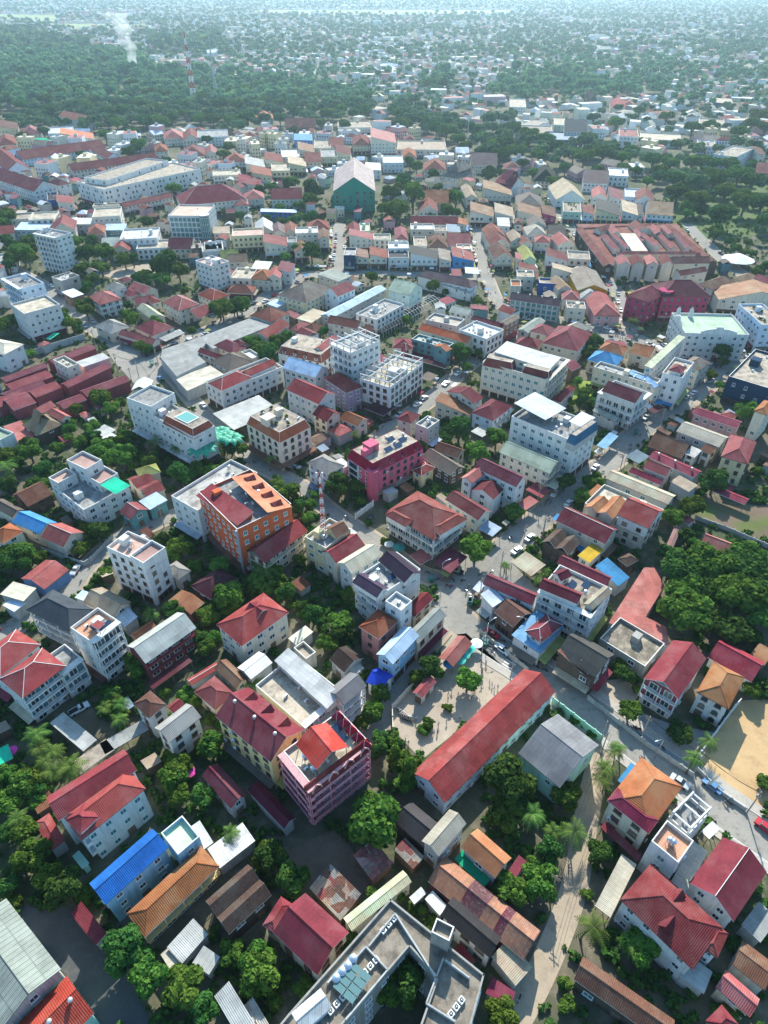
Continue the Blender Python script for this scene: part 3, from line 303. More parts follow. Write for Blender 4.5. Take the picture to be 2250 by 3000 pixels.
["shop_house","dark red roof beside a small green walled house",0,-20.0,465.4,94,[[0,0,0,19.1,7.6,0,7,"gablev","darkred","cream","ww",{}]],{}],
["shop_house","small pale green walled house on the north street",0,-12.9,468.3,93,[[0,0,0,17.7,6.7,0,6.4,"flat","palegreen","palegreenw","ww",{}]],{}],
["shop_house","cream terrace block under the long red ridge",0,25.6,469.4,89,[[0,0,0,13.5,15.4,0,6.4,"flat","white","cream","ww",{}]],{}],
["shop_house","long low red roof in front of the green netted hall",0,34.6,483.0,88,[[0,0,0,12.6,32.7,0,6.4,"gableu","red","cream","ww",{}]],{}],
["shop_house","cream block right of the cream terrace block",0,37.7,465.6,88,[[0,0,0,12.5,8.2,0,6.4,"flat","creamdeck","cream","ww",{}]],{}],
["shop_house","blue grey sheet roof beside the second street",0,46.6,468.1,88,[[0,0,0,17.5,9.1,0,6.4,"flatm","bluegrey","cream","ww",{}]],{}],
["shop_house","tan topped cream block behind the wide black roof",0,22.8,435.5,90,[[0,0,0,18.7,8.1,0,7.2,"flat","tan","cream","ww",{}]],{}],
["shop_house","grey brown hip roof behind the wide black roof",0,33.8,435.5,89,[[0,0,0,22.5,12.6,0,7.2,"hip","brown","cream","ww",{}]],{}],
["shop_house","pink brown twin gable roof near the second street",0,47.8,441.9,89,[[0,0,0,20.4,15.2,0,6.4,"gableu","redpink","cream","ww",{}]],{}],
["shop_house","clay roof at the head of the second street",0,53.7,482.6,87,[[0,0,0,14.8,6.7,0,6.4,"shedu","clay","cream","ww",{}]],{}],
["shop_house","small pink deck behind the vented dark red roof",0,49.4,424.4,87,[[0,0,0,9.8,8.7,0,7.2,"flat","pinkdeck","cream","ww",{}]],{}],
["shop_house","brown red gable beside the walking street",0,72.6,457.8,96,[[0,0,0,19.8,13.0,0,6.4,"gablev","redbrown","cream","ww",{}]],{}],
["shop_house","second brown red gable beside the walking street",0,72.7,441.5,95,[[0,0,0,19.9,13.0,0,6.4,"gablev","marketbrown","cream","ww",{}]],{}],
["shop_house","brown black gable at the walking street corner",0,71.5,416.9,93,[[0,0,0,21.7,11.9,0,6.4,"gablev","brown","cream","ww",{}]],{}],
["shop_house","tan gable among white additions",0,85.2,448.0,93,[[0,0,0,18.0,9.2,0,6.4,"gablev","tanroof","cream","ww",{}]],{}],
["shop_house","small reddish gable in the old shop block",0,89.5,437.0,95,[[0,0,0,12.3,7.9,0,7,"gablev","marketbrown","cream","ww",{}]],{}],
["shop_house","narrow pink roof house with teal front",0,81.1,408.2,84,[[0,0,0,11.5,4.4,0,7.2,"shedu","redpink","cream","ww",{}]],{}],
["shop_house","house with a dark olive gable and pale front",0,86.4,412.2,92,[[0,0,0,21.5,8.0,0,7.2,"gablev","olive","palegreenw","ww",{}]],{}],
["shop_house","reddish brown roof on a white shop with square windows",0,104.3,410.9,81,[[0,0,0,15.1,12.9,0,6.4,"shedu","marketbrown","white","ww",{}]],{}],
["shop_house","long cream shop beside the third street",0,117.9,411.2,80,[[0,0,0,14.8,13.0,0,6.4,"flat","creamdeck","cream","ww",{}]],{}],
["shop_house","cream hip roof in the old shop block",0,99.9,459.4,89,[[0,0,0,19.0,13.2,0,7,"hip","creamroof","white","ww",{}]],{}],
["shop_house","grey brown roofs with white sheets in the old shop block",0,114.2,461.1,81,[[0,0,0,17.4,11.5,0,7,"gableu","greybrown","white","ww",{}]],{}],
["shop_house","pinkish hip roof in the old shop block",0,101.2,440.6,82,[[0,0,0,12.1,10.0,0,7,"hip","redpink","cream","ww",{}]],{}],
["shop_house","pinkish gable beside the third street",0,113.7,438.3,96,[[0,0,0,17.3,11.1,0,7,"gablev","redpink","cream","ww",{}]],{}],
["shop_house","bright white sheet roof in the old shop block",0,82.0,480.6,84,[[0,0,0,20.9,8.7,0,7,"flatm","white","white","ww",{}]],{}],
["shop_house","brown tower roof behind the old shop block",0,92.0,480.5,83,[[0,0,0,13.5,5.8,0,7.2,"hip","brown","cream","ww",{}]],{}],
["shop_house","taupe gable row at the back of the old shop block",0,104.0,477.0,85,[[0,0,0,16.3,12.4,0,7,"gablev","taupe","cream","ww",{}]],{}],
["shop_house","white sheet roof near the third street",0,115.3,465.0,81,[[0,0,0,11.8,8.0,0,7,"flatm","white","white","ww",{}]],{}],
["shop_house","tan brown tiled roof of the old arcade row by the second street",0,69.8,505.2,84,[[0,0,0,24.7,16.8,0,7.2,"shedu","tanbrown","cream","ww",{}]],{}],
["shop_house","second tan tiled roof of the old arcade row",0,85.6,505.2,83,[[0,0,0,24.8,13.6,0,7.2,"shedu","tanroof","cream","ww",{}]],{}],
["shop_house","third tan tiled roof of the old arcade row",0,103.7,504.5,82,[[0,0,0,23.4,17.1,0,7.2,"shedu","tanbrown","cream","ww",{}]],{}],
["shop_house","brown roof with a pink front ending the old arcade row",0,117.4,504.6,83,[[0,0,0,23.5,10.1,0,7.2,"shedu","brown","magenta","ww",{}]],{}],
["house","orange flat patch above the dark shop row",0,72.6,364.5,84,[[0,0,0,9.7,5.4,0,6.4,"flat","clay","cream","ww",{}]],{}],
["house","cream tank topped house above the dark shop row",0,79.8,376.8,84,[[0,0,0,10.4,9.3,0,7.2,"flat","creamdeck","cream","ww",{}]],{"tank":1}],
["house","cream deck over a royal blue walled house",0,91.5,365.3,83,[[0,0,0,8.2,11.8,0,7.2,"flat","creamdeck","navyb","nn",{}]],{}],
["shop_house","red brown roof above the cream tank topped house",0,83.4,390.2,84,[[0,0,0,8.9,10.6,0,6.4,"shedu","redbrown","cream","ww",{}]],{}],
["shop_house","tan long roof near the mustard barn",0,103.4,383.5,82,[[0,0,0,8.9,14.6,0,7,"shedu","tanroof","cream","ww",{}]],{}],
["house","tan brown gable left of the mustard barn",0,96.6,362.5,99,[[0,0,0,16.5,8.3,0,7,"gablev","tanbrown","cream","ww",{}]],{}],
["house","pinkish red roof with white terraces near the third street",0,99.5,348.6,81,[[0,0,0,11.3,9.6,0,6,"hip","redpink","cream","ww",{}]],{}],
["house","grey roof beside the pink gable front",0,109.9,349.6,80,[[0,0,0,13.3,10.2,0,6,"hip","greyroof","pinkwall","ww",{}]],{}],
["house","cream terrace house with red shutters near the third street",0,98.2,331.7,81,[[0,0,0,8.8,9.3,0,7,"flat","creamdeck","cream","ww",{}]],{"ac":3}],
["canopy","long pale canopy along the walking street",0,51.1,390.0,87,[[0,0,0,10.6,7.8,0,5,"flatm","bluewhite","white","ww",{}]],{}],
["shop_house","cream block with two tall blue stripes on its front",0,-87.7,446.4,99,[[0,0,0,15.5,19.8,0,9.6,"flat","pinkdeck","yellowc","ww",{}]],{"stripe":1}],
["shop_house","broad dark red roof over a tree shaded shop",0,-68.8,435.5,99,[[0,0,0,18.3,14.8,0,7.2,"shedu","darkred","cream","ww",{}]],{}],
["shop_house","small block with a green screened side",0,-58.7,438.4,98,[[0,0,0,11.4,5.8,0,7.2,"flat","greydeck","cream","ww",{}]],{}],
["shop_house","cream block with white awning terraces",0,-50.4,453.2,96,[[0,0,0,13.4,14.7,0,8.8,"flat","white","cream","ww",{}]],{}],
["shop_house","tan brown roof at the north street corner",0,-39.1,447.8,96,[[0,0,0,18.0,7.1,0,8.0,"gablev","tanbrown","cream","ww",{}]],{}],
["shop_house","brown roof hidden by a big shop street tree",0,-52.0,426.6,98,[[0,0,0,16.4,8.8,0,6.4,"gablev","rustbrown","cream","ww",{}]],{}],
["shop_house","white pitched sheet roof among tree tops",0,-80.5,467.6,100,[[0,0,0,22.1,12.1,0,7.2,"gablev","whitem","cream","ww",{}]],{}],
["shop_house","purple brown roof beside the white pitched sheet",0,-70.3,462.9,99,[[0,0,0,18.8,8.4,0,7.2,"gablev","purplebrown","cream","ww",{}]],{}],
["shop_house","reddish roof right of the purple brown roof",0,-62.5,465.7,98,[[0,0,0,18.9,9.4,0,6.4,"gablev","marketbrown","cream","ww",{}]],{}],
["shop_house","red brown hip roof near the netted hall car park",0,-44.4,470.8,96,[[0,0,0,17.5,15.2,0,7,"hip","redbrown","cream","ww",{}]],{}],
["house","grey block beside the olive roofed shed",0,-106.2,426.6,103,[[0,0,0,16.1,11.1,0,7.2,"flat","greydeck","greyw","ww",{}]],{}],
["house","olive roofed shed by the square white block",0,-94.2,414.6,101,[[0,0,0,11.2,11.0,0,6,"gableu","olive","cream","ww",{}]],{}],
["house","tan brown roof in front of the olive roofed shed",0,-88.0,406.7,101,[[0,0,0,10.8,11.7,0,6,"gableu","tanbrown","cream","ww",{}]],{}],
["house","cream house with arches near the square white block",0,-79.7,380.0,85,[[0,0,0,17.0,11.9,0,6.4,"flat","creamdeck","cream","ww",{}]],{}],
["house","cream house with a white cover sheet",0,-71.4,393.0,87,[[0,0,0,13.8,10.1,0,7,"flatm","white","cream","ww",{}]],{}],
["house","cream house with clay orange hip and green shutters",0,-68.2,378.1,78,[[0,0,0,13.7,12.0,0,6.4,"hip","clay","cream","ww",{}]],{}],
["house","pinkish gable of the green shuttered house",0,-61.8,378.6,90,[[0,0,0,13.9,7.7,0,7.2,"gablev","redpink","cream","ww",{}]],{}],
["house","grey block topped with a maroon sheet",0,-56.5,388.2,87,[[0,0,0,14.8,8.3,0,7.2,"shedu","maroon","greyw","ww",{}]],{}],
["restaurant","low red brown restaurant roofs by the lane",0,-78.7,363.1,85,[[0,0,0,9.5,14.5,0,4,"hip","redbrown","cream","ww",{}]],{}],
["house","maroon pink hip roof beside the lattice lane",0,9.0,287.1,82,[[0,0,0,10.1,9.3,0,7,"hip","maroonpink","cream","ww",{}]],{}],
["shed","long pale blue sheet roof behind the tall slim white hotel",0,-237.4,473.0,99,[[0,0,0,17.9,20.9,0,6,"flatm","paleblue","greywall","ww",{}]],{}],
["house","cream gabled house with a small dark red roof",0,-215.8,470.3,107,[[0,0,0,21.6,15.5,0,7.2,"gablev","darkred","cream","ww",{}]],{}],
["house","cream hotel block with small maroon sign roof",0,-236.6,489.7,102,[[0,0,0,19.5,16.6,0,8.0,"flat","creamdeck","cream","ww",{}]],{"ac":3}],
["shed","wide white sheet roof left of the teal topped house",0,-208.9,484.8,100,[[0,0,0,15.4,18.6,0,6,"flatm","whitem","greywall","ww",{}]],{}],
["house","teal block with pale blue roof sheet",0,-181.3,470.1,102,[[0,0,0,15.1,13.6,0,6.4,"flatm","paleblue","tealwall","ww",{}]],{}],
["house","pink house with red chimney like wall",0,-190.6,460.9,105,[[0,0,0,18.2,11.5,0,7.2,"hip","redbrown","pinkwall","ww",{}]],{}],
["hotel","white block with arched upper windows and roof garden",0,-156.9,445.2,100,[[0,0,0,22.6,22.8,0,9,"flat","white","white","ww",{}]],{"ac":4}],
["house","low white hall with a bright inset roof",0,-143.5,433.7,99,[[0,0,0,16.7,23.7,0,6,"flat","creamdeck","white","ww",{}]],{}],
["house","yellow walled house with a maroon roof",0,-127.5,433.2,90,[[0,0,0,15.8,15.3,0,6,"gableu","maroon","yellowc","ww",{}]],{}],
["house","brown walled block beside the maroon roof",0,-118.2,430.7,104,[[0,0,0,13.9,6.1,0,6.4,"flat","greydeck","brownwall","ww",{}]],{}],
["house","grey block with water tanks near the glass fronted block",0,-106.4,423.7,103,[[0,0,0,15.8,12.4,0,7.2,"flat","creamdeck","greyw","ww",{}]],{"tank":2}],
["house","dark red gable in front of roof garden block",0,-164.3,430.0,96,[[0,0,0,14.9,11.3,0,6,"gablev","darkred","cream","ww",{}]],{}],
["house","grey green roof hidden by tall trees",0,-175.4,442.6,98,[[0,0,0,17.0,10.5,0,5,"gableu","greygreen","cream","ww",{}]],{}],
["house","dark red roof at the left edge among trees",0,-252.1,465.0,106,[[0,0,0,15.0,10.4,0,6,"gableu","darkred","cream","ww",{}]],{}],
["house","white small block at the left edge among trees",0,-227.6,407.3,106,[[0,0,0,14.5,10.5,0,6.4,"flat","greydeck","white","ww",{}]],{}],
["house","cream low block behind trees at the left edge",0,-256.5,493.9,101,[[0,0,0,16.1,15.8,0,6.4,"flat","creamdeck","cream","ww",{}]],{}],
["house","cream cube with a tan vertical band",0,-193.1,492.5,104,[[0,0,0,23.5,18.1,0,9.6,"flat","creamdeck","cream","ww",{}]],{}],
["house","tan sheet roof beside the glass fronted block",0,-108.9,465.2,102,[[0,0,0,15.3,11.1,0,6,"flatm","tan","cream","ww",{}]],{}],
["hotel","very long white four storey hotel with rows of dark windows","very long white hotel",-194.0,581.1,49,[[0,0,0,88.7,37.7,0,14,"flat","creamdeck","white","ww",{}],[-1.9,13.9,18.0,74.6,22.2,14,17,"flat","creamdeck","white","nn",{}]],{"fl":4,"ac":8}],
["shop_house","dark red gabled wing at the foot of the very long white hotel",0,-179.3,538.6,45,[[0,0,0,41.7,7.5,0,6,"gablev","darkred","cream","bw",{}]],{}],
["market_hall","long maroon roofed hall at the left edge","long maroon hall",-296.5,588.1,50,[[0,0,0,19.4,87.2,0,9,"gableu","maroon","white","ww",{}],[17.6,-32.9,0.0,10.7,16.7,0,9,"hip","maroon","white","nn",{}]],{}],
["school","long maroon brown school wing with blue gallery",0,-310.2,715.9,43,[[0,0,0,81.2,19.3,0,6,"gablev","maroonbrown","bluewhite","ww",{}]],{}],
["school","short maroon brown wing closing the courtyard",0,-265.7,708.2,37,[[0,0,0,12.1,45.9,0,6,"gableu","maroonbrown","bluewhite","ww",{}]],{}],
["school","front maroon brown wing with small white pediment",0,-244.0,665.2,38,[[0,0,0,79.1,15.0,0,6,"gablev","maroonbrown","cream","ww",{}]],{}],
["school","maroon brown wing at the left edge of the courtyard",0,-343.3,674.5,35,[[0,0,0,20.0,84.6,0,6,"gableu","maroonbrown","bluewhite","nn",{}]],{}],
["house","white house with a peach gable roof before the wood","peach roofed house",-355.7,887.5,50,[[0,0,0,16.5,56.4,0,9,"gableu","peach","white","ww",{}]],{}],
["office","glass fronted white office block with grid facade","glass fronted office",-128.3,472.3,87,[[0,0,0,27.0,24.2,0,16,"flat","pinkdeck","white","gw",{}]],{"tower":2}],
["hotel","cream hotel with a long red hip roof and a white stair block",0,-129.8,536.4,113,[[0,0,0,30.3,47.7,0,9,"hip","red","cream","ww",{}]],{"stair":1}],
["house","pinkish red gable behind the cream hotel",0,-112.2,586.5,62,[[0,0,0,24.9,9.4,0,7,"gablev","redpink","cream","nn",{}]],{}],
["shop_house","cream boxes with a tan corner pier",0,-204.4,524.3,100,[[0,0,0,8.3,19.3,0,6.4,"flat","creamdeck","cream","ww",{}]],{}],
["shop_house","dark red roofed shop before the long white hotel",0,-239.5,535.9,112,[[0,0,0,21.3,11.6,0,7,"shedu","darkred","cream","ww",{}]],{}],
["shop_house","royal blue walled shop near the long maroon hall",0,-252.4,545.1,113,[[0,0,0,22.8,7.5,0,7,"flat","blackdeck","navyb","nn",{}]],{}],
["house","white terrace block left of the peach roofed house",0,-349.2,819.2,111,[[0,0,0,39.0,25.3,0,7.2,"flat","white","bluewhite","ww",{}]],{}],
["house","white block with peach roof behind the school court",0,-318.5,783.8,110,[[0,0,0,34.8,30.9,0,7.2,"shedu","peach","white","ww",{}]],{}],
["house","pale blue white sheet roof at the wood edge",0,-275.0,815.0,107,[[0,0,0,28.9,24.2,0,5,"flatm","bluewhite","white","ww",{}]],{}],
["house","cream house with a rose hip roof at the wood edge",0,-221.4,792.6,105,[[0,0,0,32.8,20.0,0,7,"hip","redpink","cream","ww",{}]],{}],
["house","reddish gable near the grey rooftop terrace",0,-201.9,788.1,104,[[0,0,0,41.2,18.4,0,6.4,"gablev","redbrown","cream","ww",{}]],{}],
["house","grey block with an open rooftop terrace",0,-180.3,795.1,102,[[0,0,0,41.0,31.0,0,8.0,"flat","greydeck","greyw","ww",{}]],{"ac":5}],
["house","clay hip roof cottage beside the school court",0,-218.7,731.2,106,[[0,0,0,28.9,12.9,0,6,"hip","clay","cream","ww",{}]],{}],
["house","brown cross gable houses near the wood edge",0,-181.4,707.6,103,[[0,0,0,33.6,21.0,0,7,"hip","marketbrown","cream","ww",{}]],{}],
["house","small rose gable near the wood edge",0,-165.8,713.4,103,[[0,0,0,31.5,11.3,0,7,"gablev","redpink","cream","ww",{}]],{}],
["shop_house","white shop house with a red brown hip roof",0,-135.6,676.4,101,[[0,0,0,24.7,19.1,0,7.2,"hip","redbrown","white","ww",{}]],{}],
["shop_house","cream block with plants on its deck",0,-134.7,625.5,101,[[0,0,0,20.9,22.9,0,6.4,"flat","creamdeck","cream","ww",{}]],{}],
["shed","vivid green court roof among trees",0,-359.3,784.5,113,[[0,0,0,23.3,17.6,0,4,"flatm","greennet","greywall","ww",{}]],{}],
["school","yellow four storey school at the left edge",0,-409.9,827.3,114,[[0,0,0,46.9,20.9,0,10,"shedu","brown","yellowc","ww",{}]],{}],
["house","cream apartment with red brown roof at the left edge",0,-382.3,760.2,115,[[0,0,0,44.1,18.0,0,7.2,"hip","redbrown","cream","ww",{}]],{}],
["house","rose roofed house between trees at the left",0,-379.3,813.9,113,[[0,0,0,34.9,19.5,0,7,"hip","redpink","cream","ww",{}]],{}],
["netted_hall","large hall wrapped in green netting under a long pale rose roof","green netted hall",-23.2,564.3,92,[[0,0,0,67.2,31.5,0,14.5,"gablev","palerose","greennetw","nn",{}]],{}],
["shed","long royal blue shed with a pale roof",0,-76.6,513.9,95,[[0,0,0,8.3,26.0,0,5,"flatm","paleblue","royalblue","ww",{}]],{}],
["house","white house with a long red gable left of the netted hall",0,-74.5,548.9,97,[[0,0,0,18.2,23.7,0,7,"gableu","red","cream","ww",{}]],{}],
["house","cream house with rose hip roof near tall trees",0,-100.2,551.4,100,[[0,0,0,18.5,15.3,0,6.4,"hip","redpink","cream","ww",{}]],{}],
["house","cream house with red hip roof at the crossing",0,-107.4,535.0,101,[[0,0,0,22.6,10.7,0,6.4,"hip","redpink","cream","ww",{}]],{}],
["shop_house","plain red roof beside the shop street",0,-110.2,596.0,100,[[0,0,0,29.4,18.3,0,6,"shedu","red","cream","ww",{}]],{}],
["house","salmon clay roof right of the two giant trees",0,38.4,540.3,88,[[0,0,0,23.9,20.2,0,7,"gableu","clay","cream","ww",{}]],{}],
["house","brown red gable below the salmon clay roof",0,31.9,517.4,89,[[0,0,0,22.1,14.2,0,7,"gablev","redbrown","cream","ww",{}]],{}],
["house","red brown monastery roof left of the temple",0,44.9,653.8,88,[[0,0,0,29.5,20.1,0,6,"hip","redbrown","cream","ww",{}]],{}],
["temple","tiered taupe temple roof with a slender red spire","spired temple",63.6,621.1,53,[[0,0,0,30.9,17.6,0,7,"hip","taupe","cream","nn",{}]],{"spiretop":1}],
["house","purple brown roof behind the spired temple",0,90.5,669.0,84,[[0,0,0,31.6,23.3,0,7,"gableu","purplebrown","cream","ww",{}]],{}],
["shop_house","tan roofed arcade house right of the spired temple",0,88.7,565.1,84,[[0,0,0,26.6,22.7,0,7,"shedu","tanbrown","cream","ww",{}]],{}],
["house","tan gable beside the monastery lane",0,65.9,559.6,92,[[0,0,0,34.8,8.8,0,7,"gablev","tanroof","cream","ww",{}]],{}],
["shop_house","long tan roof facing the second street",0,70.7,509.1,85,[[0,0,0,17.7,16.3,0,6.4,"shedu","tanroof","cream","ww",{}]],{}],
["hotel","tall cream hotel with a rose roof near the park trees",0,-1.0,749.6,91,[[0,0,0,50.7,24.7,0,12,"shedu","redpink","cream","ww",{}]],{}],
["shop_house","yellow corner house with a red brown roof",0,-23.0,755.5,93,[[0,0,0,41.7,17.8,0,8.0,"hip","redbrown","yellowc","ww",{}]],{}],
["shop_house","long cream terrace behind the yellow corner house",0,-33.6,853.4,93,[[0,0,0,40.6,36.3,0,7.2,"flat","creamdeck","cream","ww",{}]],{}],
["shop_house","wide tan and white low block near the park trees",0,37.3,742.6,88,[[0,0,0,45.3,47.7,0,6.4,"flat","tanroof","cream","ww",{}]],{}],
["house","white gridded house with black frames",0,8.1,674.3,91,[[0,0,0,30.8,18.4,0,7.2,"flat","white","white","ww",{}]],{}],
["house","clay roof right of the white gridded house",0,23.6,703.4,90,[[0,0,0,33.1,13.7,0,6.4,"hip","clay","cream","ww",{}]],{}],
["house","bright white annexe roof beside the netted hall",0,-9.6,648.6,92,[[0,0,0,28.7,13.5,0,7,"flatm","white","white","ww",{}]],{}],
["shop_house","first yellow shop house of the long slanting shop street",0,-104.6,624.0,100,[[0,0,0,28.4,16.6,0,7.2,"shedu","redbrown","yellowc","ww",{}]],{}],
["shop_house","pale grey back roof on the slanting shop street",0,-116.1,662.7,100,[[0,0,0,31.4,17.4,0,6.4,"shedu","palegrey","cream","ww",{}]],{}],
["shop_house","second shop house of the slanting street with cream deck",0,-90.7,642.7,98,[[0,0,0,30.1,15.6,0,7.2,"flat","creamdeck","yellowc","ww",{}]],{}],
["shop_house","red brown back roof on the slanting shop street",0,-101.7,683.3,99,[[0,0,0,33.4,16.4,0,6.4,"shedu","redbrown","cream","ww",{}]],{}],
["shop_house","third shop house of the slanting street with tan roof",0,-78.2,662.3,97,[[0,0,0,31.8,16.0,0,7.2,"shedu","tanroof","yellowc","ww",{}]],{}],
["shop_house","white back deck on the slanting shop street",0,-88.9,705.0,98,[[0,0,0,35.3,16.9,0,6.4,"flat","white","cream","ww",{}]],{}],
["shop_house","fourth shop house of the slanting street with brown gables",0,-65.9,683.0,96,[[0,0,0,33.7,15.0,0,7.2,"gableu","redbrown","yellowc","ww",{}]],{}],
["shop_house","tan brown back roof on the slanting shop street",0,-76.1,728.0,97,[[0,0,0,37.5,15.8,0,6.4,"shedu","tanbrown","cream","ww",{}]],{}],
["shop_house","fifth shop house of the slanting street with grey deck",0,-51.9,701.0,95,[[0,0,0,35.4,15.3,0,7.2,"flat","greydeck","yellowc","ww",{}]],{}],
["shop_house","cream back deck on the slanting shop street",0,-61.5,748.1,95,[[0,0,0,39.4,16.2,0,6.4,"flat","creamdeck","cream","ww",{}]],{}],
["shop_house","last shop house of the slanting street next to the corner house",0,-39.2,712.3,94,[[0,0,0,36.5,14.0,0,7.2,"shedu","marketbrown","yellowc","ww",{}]],{}],
["shop_house","red brown gables behind the slanting shop street",0,-48.2,760.7,94,[[0,0,0,40.8,14.8,0,6.4,"gableu","redbrown","cream","ww",{}]],{}],
["shed","bright blue box beside the long wood",0,-83.3,776.5,96,[[0,0,0,34.5,19.0,0,8,"flatm","azure","royalblue","ww",{}]],{}],
["house","peach hip pavilion in front of the long wood",0,-144.6,922.1,99,[[0,0,0,28.1,22.2,0,5,"hip","peach","cream","ww",{}]],{}],
["house","long brown barn at the edge of the wood",0,-94.1,857.9,96,[[0,0,0,24.5,34.6,0,6,"gableu","redbrown","brownwall","ww",{}]],{}],
["temple","white temple hall with tiered maroon gables","maroon temple",100.5,583.3,53,[[0,0,0,25.1,17.0,0,7,"gableu","crimsonr","white","nn",{}]],{"tiers":1}],
["temple","black green pyramid temple roof among trees",0,136.6,620.8,81,[[0,0,0,37.4,20.9,0,5,"hip","blackgreen","cream","ww",{}]],{}],
["shop_house","cream arcade houses with taupe roofs",0,108.8,536.3,82,[[0,0,0,29.4,19.7,0,6.4,"hip","taupe","cream","ww",{}]],{}],
["shop_house","long white arcade building with a tan roof on the third street",0,141.1,556.7,88,[[0,0,0,40.0,22.1,0,7.2,"gablev","tanroof","white","ww",{}]],{}],
["shop_house","yellow arcade shop with a black roof facing the covered market",0,162.2,514.4,77,[[0,0,0,30.7,17.0,0,6.4,"shedu","black","yellowc","ww",{}]],{}],
["shop_house","white arcade shop with a tan roof facing the covered market",0,178.4,514.9,76,[[0,0,0,31.8,11.7,0,6.4,"shedu","tanroof","white","ww",{}]],{}],
["shop_house","thin dark roofed arcade shop facing the covered market",0,186.3,514.4,75,[[0,0,0,30.9,3.7,0,6.4,"shedu","charcoal","white","ww",{}]],{}],
["shop_house","white arcade shop with brown hip roof at the market corner",0,199.6,514.1,74,[[0,0,0,30.3,18.0,0,6.4,"gableu","tanbrown","white","ww",{}]],{}],
["shop_house","reddish roof shop with plants near the third street",0,147.4,511.4,79,[[0,0,0,22.7,8.5,0,6.4,"shedu","marketbrown","white","ww",{}]],{}],
["shop_house","plant covered terrace house on the third street corner",0,136.4,515.0,79,[[0,0,0,27.7,12.6,0,7.2,"flat","creamdeck","palegreenw","ww",{}]],{"plants":1}],
["house","purple brown roof left of the park trees",0,176.0,606.1,77,[[0,0,0,37.2,20.1,0,7,"gableu","purplebrown","white","ww",{}]],{}],
["house","white block with white awning deck near the park",0,199.8,623.9,76,[[0,0,0,29.7,16.0,0,7.2,"flat","white","white","ww",{}]],{}],
["house","rose gable in the block above the covered market",0,166.3,555.1,78,[[0,0,0,26.4,10.9,0,7,"gablev","redpink","white","ww",{}]],{}],
["house","maroon and cream roof in the block above the covered market",0,179.2,555.3,77,[[0,0,0,31.5,10.8,0,6.4,"shedu","maroon","white","ww",{}]],{}],
["house","pale blue white block above the covered market",0,192.2,554.5,75,[[0,0,0,26.9,12.0,0,7.2,"flat","white","bluewhite","ww",{}]],{}],
["house","brown red gable near the park corner",0,198.5,545.8,75,[[0,0,0,26.6,14.1,0,7,"gablev","marketbrown","white","ww",{}]],{}],
["hotel","big white hotel beyond the park trees",0,319.1,677.6,49,[[0,0,0,50.7,19.1,0,13,"flat","creamdeck","white","wn",{}],[22.3,-12.9,-59.0,6.4,38.1,0,13,"gablev","brown","cream","nn",{}]],{"ac":5}],
["office","deep blue walled block behind the temple trees",0,182.0,775.0,79,[[0,0,0,43.5,33.2,0,9,"flat","bluegrey","navyb","nn",{}]],{}],
["hotel","white hotel with a black gable beyond the temple trees",0,203.7,809.9,78,[[0,0,0,61.8,22.9,0,12,"gableu","slate","white","ww",{}]],{}],
["house","pale green block left of the white hotel with black gable",0,200.9,873.1,79,[[0,0,0,50.6,12.6,0,7.2,"flat","creamdeck","palegreenw","ww",{}]],{}],
["hotel","white gridded four storey house with a dark red deck",0,250.6,774.5,75,[[0,0,0,44.2,18.5,0,12,"flat","darkred","white","ww",{}]],{}],
["house","long low tan and white block beyond the park",0,289.5,789.5,73,[[0,0,0,38.5,40.3,0,6,"flat","tan","greyw","ww",{}]],{}],
["house","long white deck beside the deep blue walled block",0,162.5,824.2,81,[[0,0,0,47.4,39.6,0,7,"flat","creamdeck","white","ww",{}]],{}],
["house","pale block left of the big white hotel",0,323.2,751.3,70,[[0,0,0,33.5,16.7,0,6.4,"flat","creamdeck","bluewhite","ww",{}]],{}],
["house","stepped white house left of the row of tall gables",0,172.5,1000.1,82,[[0,0,0,71.6,20.3,0,8.8,"flat","creamdeck","white","ww",{}]],{}],
["house","low cream block among far trees at the right",0,380.7,886.3,70,[[0,0,0,39.7,27.2,0,5,"flat","creamdeck","cream","ww",{}]],{}],
["house","dark block with a tan roof among far trees",0,453.3,1036.9,69,[[0,0,0,43.4,23.1,0,6.4,"flatm","tan","navyb","ww",{}]],{}],
["house","cream house with a clear red gable beyond the trees",0,303.0,1005.3,76,[[0,0,0,59.7,18.1,0,7.2,"gableu","red","cream","ww",{}]],{}],
["house","brown roofed hall at the right edge behind the park",0,331.9,636.2,67,[[0,0,0,30.5,17.9,0,7,"gableu","marketbrown","brownwall","ww",{}]],{}],
["temple","tall narrow wooden gable house in the far trees",0,276.9,1053.2,62,[[0,0,0,22.4,7.9,0,10,"gablev","tanbrown","brownwall","nn",{}]],{"tall":1}],
["temple","leftmost small pointed gable in the far trees",0,205.9,1163.9,82,[[0,0,0,18.9,5.7,0,8,"gablev","tanbrown","brownwall","nn",{}]],{}],
["temple","second small pointed gable in the far trees",0,206.6,1119.9,81,[[0,0,0,17.6,5.5,0,8,"gablev","tanbrown","brownwall","nn",{}]],{}],
["temple","third small pointed gable in the far trees",0,226.1,1094.9,80,[[0,0,0,17.0,5.4,0,8,"gablev","tanbrown","brownwall","nn",{}]],{}],
["temple","fourth small pointed gable nearest the tall narrow one",0,238.6,1078.8,80,[[0,0,0,16.6,5.3,0,8,"gablev","tanbrown","brownwall","nn",{}]],{}],
["kiosk","small red gabled kiosk inside the school yard","yard kiosk",10.0,100.1,52,[[0,0,0,6.2,2.8,0,3.5,"gablev","redpink","cream","ww",{}]],{}],
["cafe_shelter","red roofed open cafe shelter at the street side of the school yard","cafe shelter",18.5,111.3,53,[[0,0,0,9.5,4.6,0,3.5,"gablev","redworn","darkwood","nn",{}]],{"open":1}],
